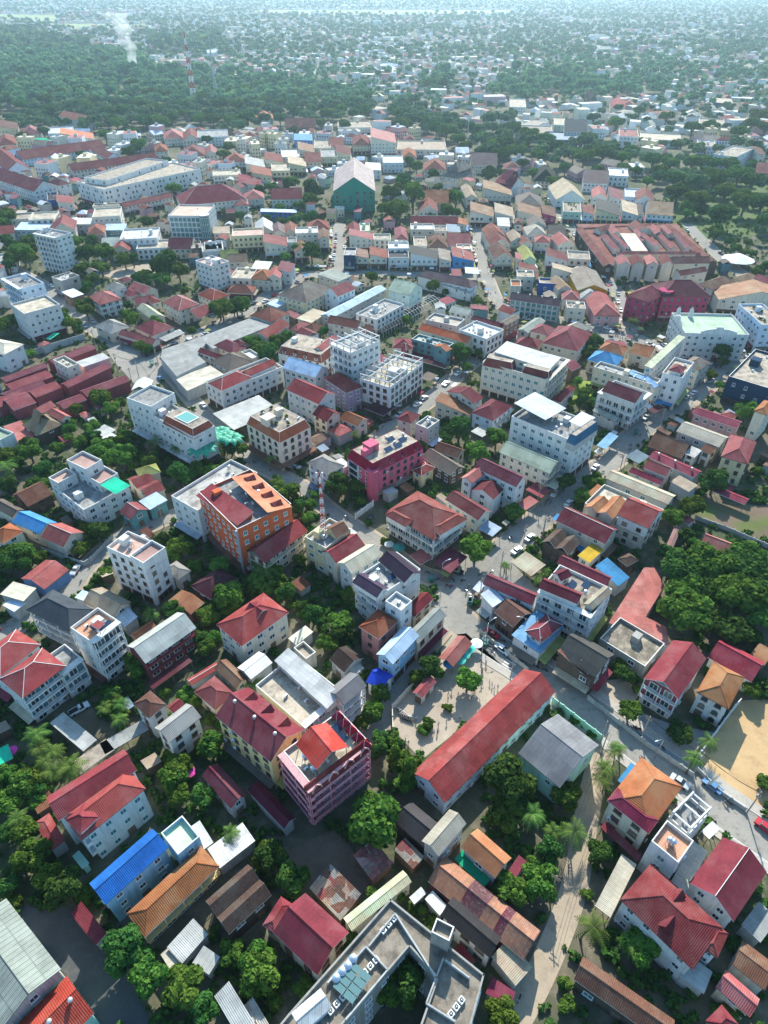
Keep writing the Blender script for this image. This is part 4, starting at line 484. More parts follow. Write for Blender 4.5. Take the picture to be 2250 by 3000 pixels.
["canopy","tan sheet roofs over a walled yard beside the upper street",0,42.7,143.4,43,[[0,0,0,7.1,7.5,0,4,"flatm","tan","cream","nn",{}]],{}],
["canopy","red corner shelter roof at the foot of the maroon hip hotel",0,11.0,146.5,39,[[0,0,0,4.8,5.1,0,4,"flatm","redpink","greywall","nn",{}]],{}],
["canopy","maroon ragged shelter roof at the street corner by a round tree",0,19.7,145.1,51,[[0,0,0,9.0,6.5,0,4,"flatm","maroonpink","greywall","nn",{}]],{}],
["canopy","grey flat roof framed by red awnings on the upper street",0,33.4,159.6,49,[[0,0,0,5.5,5.4,0,4,"flatm","bluegrey","cream","nn",{}]],{}],
["canopy","faded red awning below the pale green roofed block",0,47.4,172.6,43,[[0,0,0,6.9,3.9,0,4,"flatm","salmonm","greywall","nn",{}]],{}],
["canopy","maroon and green porch roofs beside the upper street",0,52.3,179.5,45,[[0,0,0,6.2,6.3,0,4,"flatm","maroonpink","greywall","nn",{}]],{}],
["canopy","pale green awning in front of the pale green roofed block",0,59.4,184.4,52,[[0,0,0,8.3,3.4,0,4,"flatm","palegreen","greywall","nn",{}]],{}],
["canopy","clay red porch roof beside a pale round tree",0,70.7,177.1,41,[[0,0,0,5.8,2.9,0,5,"shedv","clay","cream","nn",{}]],{}],
["house","grey sheet roof among trees behind the rooftop pool hotel",0,-106.9,217.1,58,[[0,0,0,5.9,6.6,0,4,"flatm","palegrey","greywall","nn",{}]],{}],
["shed","bright white sheet roof among trees near the rooftop pool hotel",0,-103.1,212.5,52,[[0,0,0,4.4,4.3,0,4,"flatm","white","greywall","nn",{}]],{}],
["shed","tiny red roof in the garden below the maroon market",0,-119.2,231.0,49,[[0,0,0,3.2,4.9,0,3,"hip","redpink","greywall","nn",{}]],{}],
["shed","second tiny red roof in the garden below the maroon market",0,-115.7,236.6,44,[[0,0,0,2.0,5.1,0,3,"gableu","redpink","greywall","nn",{}]],{}],
["shed","third tiny red roof in the garden below the maroon market",0,-111.0,240.7,63,[[0,0,0,2.6,2.4,0,3,"gableu","redpink","greywall","nn",{}]],{}],
["canopy","row of green parasol cloths behind the grey compound wall",0,-159.8,302.6,77,[[0,0,0,7.1,2.7,0,4,"flatm","greennet","greywall","nn",{}]],{}],
["shed","little red hip roof beside the stepped white hotel",0,-160.6,294.1,60,[[0,0,0,4.3,4.6,0,4,"hip","redpink","greywall","nn",{}]],{}],
["house","low grey roof behind yellow green shrubs",0,-7.5,105.9,40,[[0,0,0,3.3,4.2,0,4,"flatm","palegrey","greywall","nn",{}]],{}],
["canopy","pale roadside awning at the bend of the upper street",0,120.1,244.7,48,[[0,0,0,7.4,4.4,0,3,"flatm","palegrey","greywall","nn",{}]],{}],
["canopy","long dark porch frame beside the roofless white block",0,19.4,260.9,54,[[0,0,0,7.1,5.5,0,4,"flatm","greybrown","greywall","nn",{}]],{}],
["canopy","dark maroon canopy at the foot of the roofless white block",0,-1.4,235.0,55,[[0,0,0,9.2,9.2,0,3.6,"flatm","darkmaroon","greywall","nn",{}]],{}]]
ROADS=[["main_road",[[17.0,131.0],[23.1,122.3],[28.0,117.3],[32.0,113.6],[36.6,109.6],[47.1,99.1],[54.2,91.7],[60.0,84.9],[66.5,78.4],[72.0,71.8],[78.2,65.5],[86.7,57.2]],8.5],["upper_street",[[16.9,128.4],[24.9,140.6],[34.3,150.7],[45.0,162.3],[53.9,171.9],[60.1,178.9],[67.6,189.7],[83.1,202.1],[94.7,216.7],[111.4,233.9],[127.9,247.8],[142.9,263.4],[152.3,274.7],[165.2,283.3],[181.0,286.8]],8.6],["lower_lane",[[24.6,137.8],[17.7,140.6],[9.7,144.4],[-3.4,158.8],[-11.4,166.6],[-18.9,174.6],[-29.5,187.8],[-41.9,196.7],[-50.1,205.9],[-59.2,216.7],[-68.9,230.5],[-81.4,248.3],[-93.1,266.6],[-101.6,274.7],[-112.1,286.8]],5.5],["market_street",[[-111.5,284.7],[-128.1,301.5],[-148.1,321.4],[-159.4,336.5],[-176.3,355.2],[-192.1,375.5],[-218.1,400.5],[-260.4,438.1]],7.5],["market_avenue",[[-111.5,284.7],[-102.4,301.8],[-91.1,314.8],[-78.4,333.0],[-70.0,352.3],[-62.1,369.2],[-54.0,384.6],[-46.7,396.4],[-27.2,399.3],[5.1,398.7],[59.4,391.8]],9],["north_street",[[-26.5,394.7],[-29.4,444.9],[-32.6,501.8]],8],["walking_street",[[64.0,345.7],[61.6,362.6],[61.1,389.0],[60.7,406.4],[63.6,460.5],[64.3,497.7]],6.5],["park_street",[[122.4,309.2],[130.0,353.3],[132.0,386.8],[132.4,431.4],[132.5,479.3],[131.4,514.7],[134.2,582.3]],7],["market_edge_road",[[217.5,501.8],[214.6,462.7],[213.4,434.7],[214.0,400.5],[219.1,362.6]],8],["cross_street",[[64.7,350.4],[78.4,338.8],[95.9,328.2],[108.7,317.7],[122.4,309.2],[132.5,299.6],[136.7,283.3],[146.7,268.2]],7],["side_street",[[83.1,325.6],[65.5,311.2],[43.9,286.8],[32.6,270.1],[22.1,252.1],[13.2,239.6],[4.1,227.9],[-4.0,214.3]],7],["west_lane",[[-50.4,184.1],[-60.7,176.8],[-66.7,172.8],[-72.4,168.9],[-78.0,164.3],[-82.6,161.6],[-86.9,154.8],[-90.2,146.3],[-91.9,136.6],[-96.8,128.4],[-103.2,120.9],[-109.7,115.0]],5.5],["school_lane",[[19.6,127.1],[16.8,123.2],[8.5,111.6],[2.0,100.5],[-0.8,92.1],[-5.2,85.8]],4.5]]
DIRT=[["sandy_lane",[[52.8,85.8],[49.5,82.3],[46.0,75.8],[41.8,65.9],[38.6,57.7],[34.7,50.3],[28.3,40.9],[22.5,33.8],[17.2,27.9]],5.0]]
PATCH=[["school_yard",[[1.9,95.3],[8.3,104.0],[18.7,119.6],[22.4,120.2],[32.2,107.5],[32.4,103.0],[8.6,82.6],[2.3,90.3]],"yard",3],["sand_lot",[[71.5,82.6],[84.4,95.3],[87.7,98.6],[95.2,99.0],[98.6,95.7],[88.7,74.7],[80.2,71.0],[77.7,72.5],[73.3,77.0]],"sand",3],["asphalt_yard",[[-72.4,52.3],[-60.4,51.7],[-51.0,43.4],[-45.4,39.6],[-39.5,33.1],[-48.9,30.2],[-54.0,38.4],[-58.4,41.4]],"asphalt_dark",3],["brown_yard",[[-21.9,61.3],[-11.1,66.6],[-8.3,65.3],[-2.7,56.2],[-4.5,53.8],[-10.6,57.4],[-14.3,55.6],[-18.2,58.7]],"dirt",3],["ploughed_field",[[103.5,171.9],[109.5,176.5],[136.8,176.5],[126.6,154.7],[115.6,160.9],[107.8,164.5]],"plough",3],["junction_apron",[[-129.4,303.3],[-106.0,297.0],[-96.9,254.7],[-106.7,258.5],[-124.0,281.8],[-132.4,295.4]],"asphalt",4],["scooter_plaza",[[107.5,322.2],[125.4,319.2],[132.8,303.3],[122.4,300.6],[107.4,304.7]],"asphalt",4],["plaza",[[150.6,274.9],[162.9,276.1],[172.9,279.8],[170.9,267.8],[157.9,265.5],[145.3,259.8]],"asphalt",4],["hall_court",[[53.2,104.0],[62.0,105.5],[63.9,100.5],[59.2,95.7],[55.2,95.7],[51.0,101.5]],"yard",3],["house_court",[[61.6,95.7],[69.5,91.6],[78.3,89.8],[68.7,79.4],[60.4,88.9]],"concrete_blue",3],["park_lawn",[[215.3,556.1],[249.6,618.9],[362.3,680.9],[277.5,479.9],[219.5,465.2],[205.1,495.3]],"lawn",3],["garden_lawn",[[79.3,265.5],[92.6,264.3],[89.7,250.0],[77.4,241.8],[72.9,250.0]],"lawn2",3],["net_court",[[-171.1,399.0],[-144.8,419.4],[-137.3,401.4],[-153.7,387.0]],"yard",3],["crossroads_pavement",[[25.6,156.5],[37.3,151.2],[47.4,132.5],[42.6,126.8],[24.5,134.4],[21.2,146.8]],"asphalt",4]]
TREES=[["b",-2.4,65.0,5.5],["b",-23.1,59.6,2.9],["b",-17.8,54.9,3.5],["b",-1.3,51.4,2.8],["b",2.5,53.8,2.1],["b",-6.9,44.9,2.4],["b",-22.7,41.0,3.3],["b",-13.8,38.0,2.0],["h",3.5,37.0,3.8],["b",22.7,53.5,2.5],["b",19.7,33.9,3.1],["b",6.5,51.2,1.9],["b",8.9,48.4,1.8],["b",-10.2,43.2,1.3],["b",-0.3,36.8,1.1],["b",-23.6,37.2,1.4],["h",0.5,35.8,2.2],["b",-45.7,42.8,4.5],["b",-41.2,39.3,3.3],["b",-34.5,37.7,3.6],["b",-30.6,34.7,2.7],["b",-27.3,43.1,2.5],["b",-21.6,39.8,4.0],["b",-22.6,59.3,3.3],["b",-46.0,76.2,3.4],["b",-44.0,72.6,2.6],["b",-38.6,71.7,3.0],["b",-69.6,59.8,3.6],["b",-65.2,56.1,2.9],["b",-60.5,53.2,4.1],["b",-73.4,64.3,3.0],["b",-74.1,71.8,2.1],["b",-72.5,54.6,2.2],["b",-72.0,58.4,2.0],["b",-44.4,79.0,2.2],["b",-58.0,52.9,1.9],["b",-70.9,52.5,1.6],["b",-19.2,36.6,1.7],["b",-54.9,52.6,1.3],["d",-80.2,70.3,2.8],["d",-77.1,65.3,2.4],["d",-76.8,75.2,3.2],["d",-79.6,74.0,2.1],["p",-69.0,78.6,3.6],["p",-71.6,77.8,2.9],["p",-75.9,65.5,2.7],["p",-29.8,63.9,1.8],["b",26.2,73.1,5.9],["b",38.3,72.2,3.8],["b",25.1,68.0,3.8],["b",43.3,60.5,2.8],["b",29.8,54.5,3.8],["b",24.3,53.1,3.5],["b",33.1,60.7,3.0],["b",29.9,58.4,2.0],["b",46.0,43.8,3.3],["b",31.6,35.9,1.7],["b",20.5,34.1,2.2],["b",84.2,76.9,1.8],["b",61.3,35.1,2.0],["b",70.6,46.5,1.2],["b",31.8,39.1,1.5],["b",26.2,64.8,2.0],["b",57.7,35.4,1.1],["b",39.4,53.8,1.3],["b",58.9,34.5,1.7],["p",30.2,65.9,3.3],["p",38.4,64.9,3.5],["p",36.6,46.3,3.3],["p",33.4,64.9,2.3],["p",49.0,76.3,2.5],["p",43.2,44.5,1.8],["d",85.4,138.7,6.2],["d",93.6,139.5,6.6],["d",102.5,138.2,6.6],["d",80.6,120.7,7.0],["d",92.8,130.2,5.5],["d",96.4,127.0,6.7],["d",90.7,116.8,5.2],["d",101.3,121.3,5.3],["d",88.1,119.1,4.0],["d",83.6,130.2,5.5],["d",105.0,132.1,5.5],["d",108.1,145.1,4.9],["d",89.8,133.7,4.7],["d",90.4,99.4,2.4],["d",68.5,87.1,3.0],["d",58.6,93.4,2.9],["d",60.6,104.3,2.5],["d",60.3,107.2,2.1],["d",76.9,127.3,1.8],["d",83.4,75.9,1.8],["d",97.1,116.6,3.1],["d",62.8,100.9,1.2],["p",91.3,123.3,3.6],["p",72.5,84.8,2.6],["p",69.8,81.5,1.8],["p",51.7,80.7,1.6],["p",53.8,83.2,1.5],["p",48.9,77.2,2.5],["p",48.0,74.9,1.8],["p",67.8,79.2,1.4],["s",46.7,140.3,1.9],["s",41.8,143.4,2.2],["s",44.3,137.8,1.7],["s",36.2,144.3,1.5],["b",20.7,101.5,3.5],["b",11.6,105.6,3.3],["b",8.2,103.7,2.1],["b",14.1,105.6,1.7],["b",10.5,91.0,1.9],["b",9.2,89.6,1.5],["b",15.5,96.0,1.4],["b",-0.9,98.2,2.8],["b",-2.8,93.1,2.7],["b",-4.7,91.2,2.3],["b",-1.2,86.6,2.1],["b",5.1,79.2,3.3],["b",4.2,75.1,2.5],["b",-1.5,83.7,2.6],["b",-2.8,70.3,3.1],["b",-6.7,105.0,1.7],["b",-9.7,107.3,1.5],["b",-15.6,114.3,2.6],["b",-13.5,114.1,2.2],["b",-19.4,123.5,3.1],["b",-21.9,125.6,2.3],["b",-11.6,120.7,3.5],["b",-12.3,117.0,2.6],["b",-10.4,132.5,2.3],["b",-37.0,136.0,3.3],["b",-27.9,131.5,3.3],["b",8.5,151.4,0.5],["b",-32.5,141.2,2.9],["b",-38.3,137.7,2.4],["b",-40.4,132.2,1.4],["b",-25.1,129.2,1.9],["b",-7.5,91.8,1.6],["b",0.8,102.5,1.6],["g",5.4,76.7,2.9],["g",2.2,87.1,1.9],["g",2.5,81.1,2.2],["g",7.6,76.6,1.8],["p",-36.4,140.7,3.6],["p",-31.4,101.1,1.4],["b",27.6,148.7,4.8],["b",28.5,215.5,5.2],["b",42.1,211.0,4.3],["b",33.4,199.8,4.7],["b",62.4,184.3,3.7],["b",67.0,177.7,2.9],["b",42.3,168.7,3.3],["b",71.5,187.3,2.0],["b",-7.6,176.8,1.9],["b",89.6,250.2,1.8],["s",44.8,139.5,2.1],["s",42.7,144.2,1.7],["s",36.6,143.5,1.3],["s",47.5,142.0,1.5],["b",71.8,183.5,3.9],["b",66.7,177.4,3.1],["b",112.6,182.4,4.7],["b",100.8,169.6,4.2],["b",93.1,165.9,3.7],["b",94.6,157.3,2.7],["b",143.0,228.9,4.8],["b",154.2,240.7,2.4],["b",85.0,240.1,2.1],["b",84.2,247.8,3.0],["b",88.0,147.6,3.0],["b",85.3,149.4,2.6],["b",133.1,193.3,2.1],["b",83.8,259.0,2.5],["b",80.4,239.5,3.5],["b",95.8,153.9,2.2],["b",108.3,155.8,1.8],["b",72.9,157.7,1.4],["b",-34.4,177.5,4.1],["b",-31.0,180.9,2.9],["b",-28.1,170.9,2.8],["b",-24.5,173.0,2.4],["b",-24.9,167.1,2.3],["b",-15.7,180.8,4.6],["b",-37.4,188.2,2.0],["b",-52.4,206.1,2.7],["b",-56.5,206.2,3.7],["b",-66.4,192.6,3.1],["b",-61.9,192.5,2.6],["b",-66.9,184.8,2.0],["b",-31.0,137.4,2.9],["b",-27.9,132.3,2.9],["b",-38.0,133.9,2.9],["b",-43.4,128.9,4.4],["b",-41.8,129.4,2.4],["b",-22.5,126.2,2.4],["b",-49.9,127.1,2.0],["b",-25.3,146.8,2.2],["b",0.3,156.5,1.8],["b",-9.0,183.3,3.0],["b",-23.6,179.2,2.0],["b",-59.1,198.6,2.1],["b",14.4,209.9,2.2],["p",-36.5,140.7,3.1],["p",-36.6,185.0,3.0],["p",-9.9,214.1,2.2],["p",-41.1,196.3,1.0],["b",-119.0,190.5,3.8],["b",-128.8,201.6,4.7],["b",-135.1,198.9,4.1],["b",-130.8,194.4,3.6],["b",-113.1,209.0,3.2],["b",-103.8,203.5,4.7],["b",-110.5,213.9,3.3],["b",-93.4,197.2,5.1],["b",-98.8,197.9,3.1],["b",-69.9,186.4,4.7],["b",-96.1,210.0,3.8],["b",-112.5,219.9,3.3],["b",-88.9,157.5,3.6],["b",-94.8,160.8,2.7],["b",-109.0,147.8,3.9],["b",-111.7,144.6,3.4],["b",-106.8,147.0,3.0],["b",-82.1,141.0,2.3],["b",-83.2,140.0,1.7],["b",-121.4,219.9,3.3],["b",-115.2,239.5,4.7],["b",-115.1,231.6,2.3],["b",-123.7,233.8,2.9],["b",-109.7,233.8,3.5],["b",-68.8,155.3,2.7],["b",-61.9,150.4,3.9],["b",-63.8,148.3,3.0],["b",-73.9,153.9,2.2],["b",-65.7,197.8,2.6],["b",-60.7,193.4,2.6],["b",-55.9,195.1,2.6],["b",-84.0,197.0,3.6],["b",-89.6,196.0,2.6],["b",-128.3,182.6,3.4],["b",-121.7,207.0,2.7],["b",-120.4,214.8,2.2],["b",-134.1,209.9,2.7],["b",-117.9,183.3,3.0],["b",-48.2,142.2,3.4],["b",-45.5,129.5,2.8],["b",-56.3,143.2,2.6],["b",-92.9,151.4,2.6],["b",-91.3,155.2,2.2],["b",-108.1,239.5,2.9],["b",-141.5,207.0,2.7],["b",-102.8,209.9,2.7],["b",-43.0,126.8,2.8],["b",-110.3,200.5,2.6],["b",-105.5,198.7,2.6],["p",-83.1,207.6,3.7],["p",-77.4,203.7,3.1],["p",-128.9,188.4,4.5],["p",-130.4,185.0,3.0],["p",-63.7,124.8,1.8],["b",-107.4,144.3,4.4],["b",-104.5,146.8,3.0],["b",-112.8,146.9,3.5],["b",-45.8,130.0,3.5],["b",-41.7,129.4,2.8],["b",-48.2,123.5,3.1],["b",-58.0,124.7,3.2],["b",-48.5,98.5,2.4],["b",-45.4,96.9,2.0],["b",-54.7,100.1,1.6],["b",-39.0,84.1,3.2],["b",-41.8,83.8,1.9],["b",-36.8,83.4,1.9],["b",-63.6,108.0,2.9],["b",-62.7,105.7,2.1],["b",-48.5,115.9,2.6],["b",-46.1,112.6,2.6],["b",-50.6,118.5,1.8],["b",-64.5,95.7,2.4],["b",-66.8,98.8,2.0],["b",-62.7,93.3,2.0],["b",-41.7,92.2,1.6],["b",-78.0,74.6,3.2],["b",-79.6,71.5,2.8],["b",-74.5,73.2,2.5],["b",-83.4,78.0,2.2],["b",-45.5,78.8,3.3],["b",-39.5,135.7,2.4],["b",-45.2,116.3,2.2],["b",-33.6,134.5,2.8],["b",-67.5,96.0,2.0],["b",-49.4,82.6,1.9],["p",-80.4,86.1,3.4],["p",-76.7,83.6,2.9],["p",-73.0,81.5,2.9],["p",-70.1,78.8,3.1],["p",-73.5,79.2,2.5],["p",-65.9,94.4,1.9],["p",-63.4,123.9,2.2],["p",-61.4,91.3,1.9],["p",-63.1,93.1,1.9],["p",-31.1,101.1,1.2],["b",-179.0,408.3,6.9],["b",-170.3,413.4,7.0],["b",-156.4,406.6,5.2],["b",-152.3,409.5,4.4],["b",-174.8,389.7,5.0],["b",-166.3,394.4,5.1],["b",-125.8,387.5,8.5],["b",-118.2,384.7,5.8],["b",-136.4,378.2,4.9],["b",-140.2,376.3,4.1],["b",-165.5,376.3,4.1],["b",-198.9,444.6,4.7],["b",-188.6,444.6,4.7],["b",-227.9,441.3,5.5],["b",-220.1,413.4,7.0],["b",-239.6,438.4,5.5],["b",-223.1,406.6,5.2],["b",-216.6,411.6,5.2],["b",-223.0,399.6,4.3],["b",-113.3,313.2,4.6],["b",-125.6,321.0,4.3],["b",-135.8,341.5,3.0],["b",-152.6,329.9,4.4],["b",-154.9,315.8,4.3],["b",-150.8,311.0,2.8],["b",-160.9,317.4,5.0],["b",-163.1,314.3,3.6],["b",-186.3,315.8,4.3],["b",-186.3,310.8,4.2],["b",-82.8,329.5,5.9],["b",-76.6,335.2,5.2],["b",-131.6,328.2,3.7],["b",-114.2,290.3,3.4],["b",-110.4,290.4,2.7],["b",-94.7,310.3,2.5],["b",-163.9,285.9,2.7],["b",-153.7,341.3,3.8],["b",-160.8,343.4,3.1],["b",-166.7,336.0,2.3],["b",-125.4,352.6,2.0],["b",-110.4,362.7,2.8],["b",-130.9,311.0,2.8],["b",-165.6,488.8,4.0],["b",-262.3,490.8,6.0],["b",-262.6,481.5,5.0],["b",-164.3,363.3,4.0],["b",-221.1,430.6,4.5],["b",-124.7,373.8,4.9],["b",-129.2,369.5,4.8],["b",-84.4,330.5,5.5],["b",-74.5,337.1,5.2],["b",-78.2,335.6,3.7],["b",-62.2,294.8,4.1],["b",-57.9,288.7,4.0],["b",-51.7,278.3,5.2],["b",-49.9,294.8,4.1],["b",-47.1,304.5,2.8],["b",-29.8,306.8,3.2],["b",-6.9,380.8,4.1],["b",-60.3,494.9,5.1],["b",-50.8,490.8,6.0],["b",-72.3,492.2,4.0],["b",-65.5,494.2,3.6],["b",-44.4,416.4,6.2],["b",-52.8,427.8,4.5],["b",-60.7,417.6,3.5],["b",-82.9,495.6,4.1],["b",-23.8,492.9,3.0],["b",11.4,323.1,2.9],["b",5.5,383.7,2.5],["b",31.5,433.3,4.6],["b",-9.4,479.5,3.0],["b",34.6,279.2,5.0],["b",44.7,293.3,3.5],["b",44.6,286.3,2.6],["b",46.6,278.3,2.2],["b",36.8,271.0,2.8],["b",84.1,285.7,2.3],["b",97.0,293.3,3.5],["b",102.0,302.9,2.4],["b",83.3,247.9,2.1],["b",85.6,240.7,2.5],["b",27.4,366.0,4.1],["b",50.2,347.9,3.0],["b",34.1,363.1,2.1],["b",37.7,257.5,2.1],["b",11.3,500.0,7.9],["b",46.1,507.8,5.3],["b",53.1,515.3,3.6],["b",7.0,507.8,5.3],["b",58.3,293.5,2.3],["b",93.5,287.0,2.3],["b",86.9,283.2,2.3],["b",154.8,282.3,4.2],["b",153.2,277.0,2.8],["b",143.7,265.2,2.7],["b",100.8,295.9,3.5],["b",97.0,289.5,2.9],["b",112.0,329.5,1.9],["b",234.0,488.3,7.7],["b",221.4,516.5,6.3],["b",263.7,487.1,5.2],["b",221.6,462.4,4.9],["b",223.0,432.9,3.9],["b",235.6,445.4,3.2],["b",224.9,397.1,4.4],["b",215.8,387.2,3.6],["b",226.2,428.6,3.1],["b",223.8,447.9,3.2],["b",229.7,450.4,3.2],["b",85.9,283.2,2.3],["b",85.9,242.8,2.0],["b",76.4,243.8,2.0],["b",144.3,256.4,2.1],["b",154.7,240.7,2.5],["b",147.4,237.8,2.5],["b",138.6,383.8,2.1],["b",133.6,376.1,2.1],["b",229.7,423.9,3.1],["p",123.4,317.6,3.7],["p",230.5,433.8,2.3],["h",5.9,530.4,8.5],["h",21.6,528.0,8.5],["b",-55.1,558.3,8.3],["b",-55.9,537.1,6.2],["b",2.2,510.5,7.1],["b",15.7,584.5,8.0],["b",50.4,550.8,6.3],["b",54.7,541.6,6.2],["b",41.7,618.9,5.6],["b",43.5,579.2,4.6],["b",45.8,520.5,4.8],["b",-77.2,583.1,6.0],["b",-90.3,581.2,5.3],["b",-74.7,596.8,5.4],["b",-97.4,566.2,5.2],["b",-62.3,524.8,4.9],["b",-77.6,530.1,3.7],["b",88.2,611.9,6.9],["b",101.2,624.6,5.6],["b",28.9,648.4,5.8],["b",23.6,667.3,6.0],["b",15.2,901.7,8.5],["b",21.7,847.0,8.5],["b",31.9,879.1,8.5],["b",7.1,850.6,7.4],["b",49.7,857.5,8.5],["b",56.5,816.9,8.5],["b",65.8,797.9,8.5],["b",74.8,762.1,8.5],["b",94.5,807.3,8.5],["b",100.9,770.8,8.4],["b",107.3,729.1,8.0],["b",121.1,770.8,8.4],["b",81.0,737.7,6.5],["b",79.1,831.3,7.2],["b",92.3,708.0,6.3],["b",107.6,694.0,6.2],["b",-24.3,937.7,8.5],["b",-35.5,913.5,8.5],["b",-52.4,937.7,8.5],["b",-66.9,913.5,8.5],["b",-60.0,1003.7,8.5],["b",-39.2,1017.9,8.5],["b",-88.5,937.7,8.5],["b",-109.3,925.4,8.5],["b",-133.0,989.9,8.5],["b",-158.0,1017.9,8.5],["b",-173.0,989.9,8.5],["b",-183.4,1164.4,8.5],["b",-147.7,1111.5,8.5],["b",-119.3,1062.9,8.5],["b",-95.6,1047.5,8.5],["b",-74.7,1032.5,8.5],["b",-21.9,1017.9,8.5],["b",-23.1,1078.7,8.5],["b",-199.2,1111.5,8.5],["b",88.8,1183.1,8.5],["b",74.0,1183.1,8.5],["b",59.1,1183.1,8.5],["b",-98.8,824.7,5.4],["b",-158.4,850.6,7.4],["b",-70.7,857.1,6.5],["b",-119.8,881.1,7.6],["b",-44.4,850.6,7.4],["d",267.6,637.1,10],["d",235.9,589.9,9.4],["d",265.9,584.5,10],["d",224.4,548.4,8.8],["d",229.6,524.9,9.7],["d",233.9,486.5,9.1],["d",292.7,601.2,10],["d",294.1,579.1,9.2],["d",264.1,520.4,10],["d",277.3,520.4,8.4],["d",260.8,548.4,8.8],["d",281.9,637.1,10.0],["d",249.7,643.5,8.6],["d",239.4,656.5,8.8],["d",217.3,596.8,5.4],["d",202.5,684.0,10],["d",179.4,663.2,10],["d",195.7,706.0,7.8],["d",219.3,678.7,7.5],["d",234.7,706.0,7.8],["d",177.0,692.1,7.7],["d",134.4,797.9,10],["d",147.3,770.8,10],["d",117.8,729.1,10],["d",159.3,745.3,9.8],["d",167.5,721.2,7.9],["d",123.2,691.1,9.2],["d",106.9,684.0,9.1],["d",144.8,692.1,7.7],["d",219.4,636.3,5.7],["d",236.7,629.0,7.1],["d",160.4,648.4,5.8],["d",137.2,590.3,6.7],["d",124.7,660.9,5.9],["d",127.3,624.6,5.6],["d",260.7,479.2,6.8],["d",219.3,458.4,5.4],["d",244.3,891.6,7.7],["d",258.9,847.0,9.2],["d",311.7,937.7,8.0],["d",324.5,879.1,9.5],["d",266.3,771.8,5.1],["d",404.7,836.8,10],["d",350.1,816.9,10],["d",370.3,788.7,10],["d",332.4,816.9,8.9],["d",435.4,890.3,10],["d",406.1,807.3,10],["d",214.9,777.8,6.8],["d",185.1,636.3,5.7],["d",211.3,648.4,5.8],["d",224.7,737.7,6.5],["d",301.6,643.5,8.6],["d",326.3,646.9,7.2],["d",218.6,508.0,4.7],["d",230.8,512.1,4.8],["d",-570.1,1213.4,10],["d",-501.5,1110.5,10],["d",-439.6,1009.0,10],["d",-400.2,923.2,10],["d",-505.9,1050.4,10],["d",-453.5,970.5,10],["d",-440.5,1064.8,10],["d",-425.9,1094.9,10],["d",-375.3,1009.0,10],["d",-328.0,912.0,10],["d",-369.8,958.3,10],["d",-343.3,1036.2,10],["d",-308.1,970.5,10],["d",-313.1,923.2,10],["d",-294.6,839.9,8.5],["d",-260.5,839.9,10],["d",-245.1,839.9,10],["d",-244.8,879.8,8.9],["d",-279.1,934.6,10],["d",-259.6,970.5,10],["d",-244.6,1036.2,10],["d",-207.2,970.5,10],["d",-181.9,958.3,10],["d",-156.2,869.5,10],["d",-171.9,859.5,8.7],["d",-194.8,869.5,8.8],["d",-208.9,869.5,8.8],["d",-264.2,794.4,8.1],["d",-378.3,786.9,6.4],["d",-365.6,811.8,6.6],["d",-292.0,789.8,7.3],["d",-408.8,1177.2,10],["d",-461.9,1251.7,10],["d",-376.5,1177.2,10],["d",-527.6,1232.3,10],["d",-505.9,1251.7,10],["d",-326.5,1079.7,10],["d",-297.6,1050.4,10],["d",-192.2,1094.9,10],["d",-219.7,1079.7,10],["d",-166.5,568.4,6.7],["d",-102.1,501.2,4.4],["d",-116.3,517.4,3.4],["d",-289.8,708.1,4.4],["d",-305.5,694.9,4.3],["d",-292.9,679.8,3.6],["d",-239.9,732.0,7.6],["d",-240.4,697.9,7.2],["d",-149.3,691.5,7.2],["d",-180.2,763.4,6.3],["d",-152.9,733.9,6.1],["d",-130.5,646.0,4.1],["d",-270.1,504.2,5.5],["d",-261.1,478.8,5.3],["d",-166.1,490.1,4.3],["d",-241.8,726.8,6.0],["d",-261.8,651.8,4.1],["d",-249.4,655.5,3.4],["d",-237.3,915.8,7.4]]
POLY=[["warehouse","vast pale curved roof sheet sweeping round the corner of the wide junction",6,[[-100.1,275.4],[-101.6,283.5],[-87.6,296.3],[-65.9,320.4],[-54.7,310.7],[-69.5,294.3],[-78.3,284.2],[-82.9,290.3],[-84.3,278.3],[-78.9,271.1],[-88.7,257.6]],"palegrey","greywall","pale curved warehouse"],["warehouse","flat cream sheet roof joined to the vast pale curved roof",5,[[-89.5,257.5],[-76.9,269.7],[-69.1,261.1],[-81.8,246.6]],"cream","greywall",0],["shed","salmon red bent roof ribbon between the maroon gabled guest house and trees",4,[[76.5,141.9],[79.5,142.2],[80.1,134.4],[71.1,122.6],[75.5,119.1],[74.3,112.9],[71.6,112.3],[60.5,120.5]],"salmonm","greywall","bent salmon roof"],["hotel","unfinished grey concrete hotel round a court with fans and solar racks on its roof",14,[[1.1,47.7],[16.2,36.4],[12.7,28.2],[4.8,28.2],[8.5,36.0],[4.2,40.4],[-6.6,29.6],[-8.0,27.4],[-17.1,28.6],[-14.9,31.1]],"rawdeck","concrete2","concrete hotel"]]
DECK=[["fan",0.8,43.7],["fan",-2.2,37.6],["fan",-7.4,32.5],["fan",11.3,32.1]]
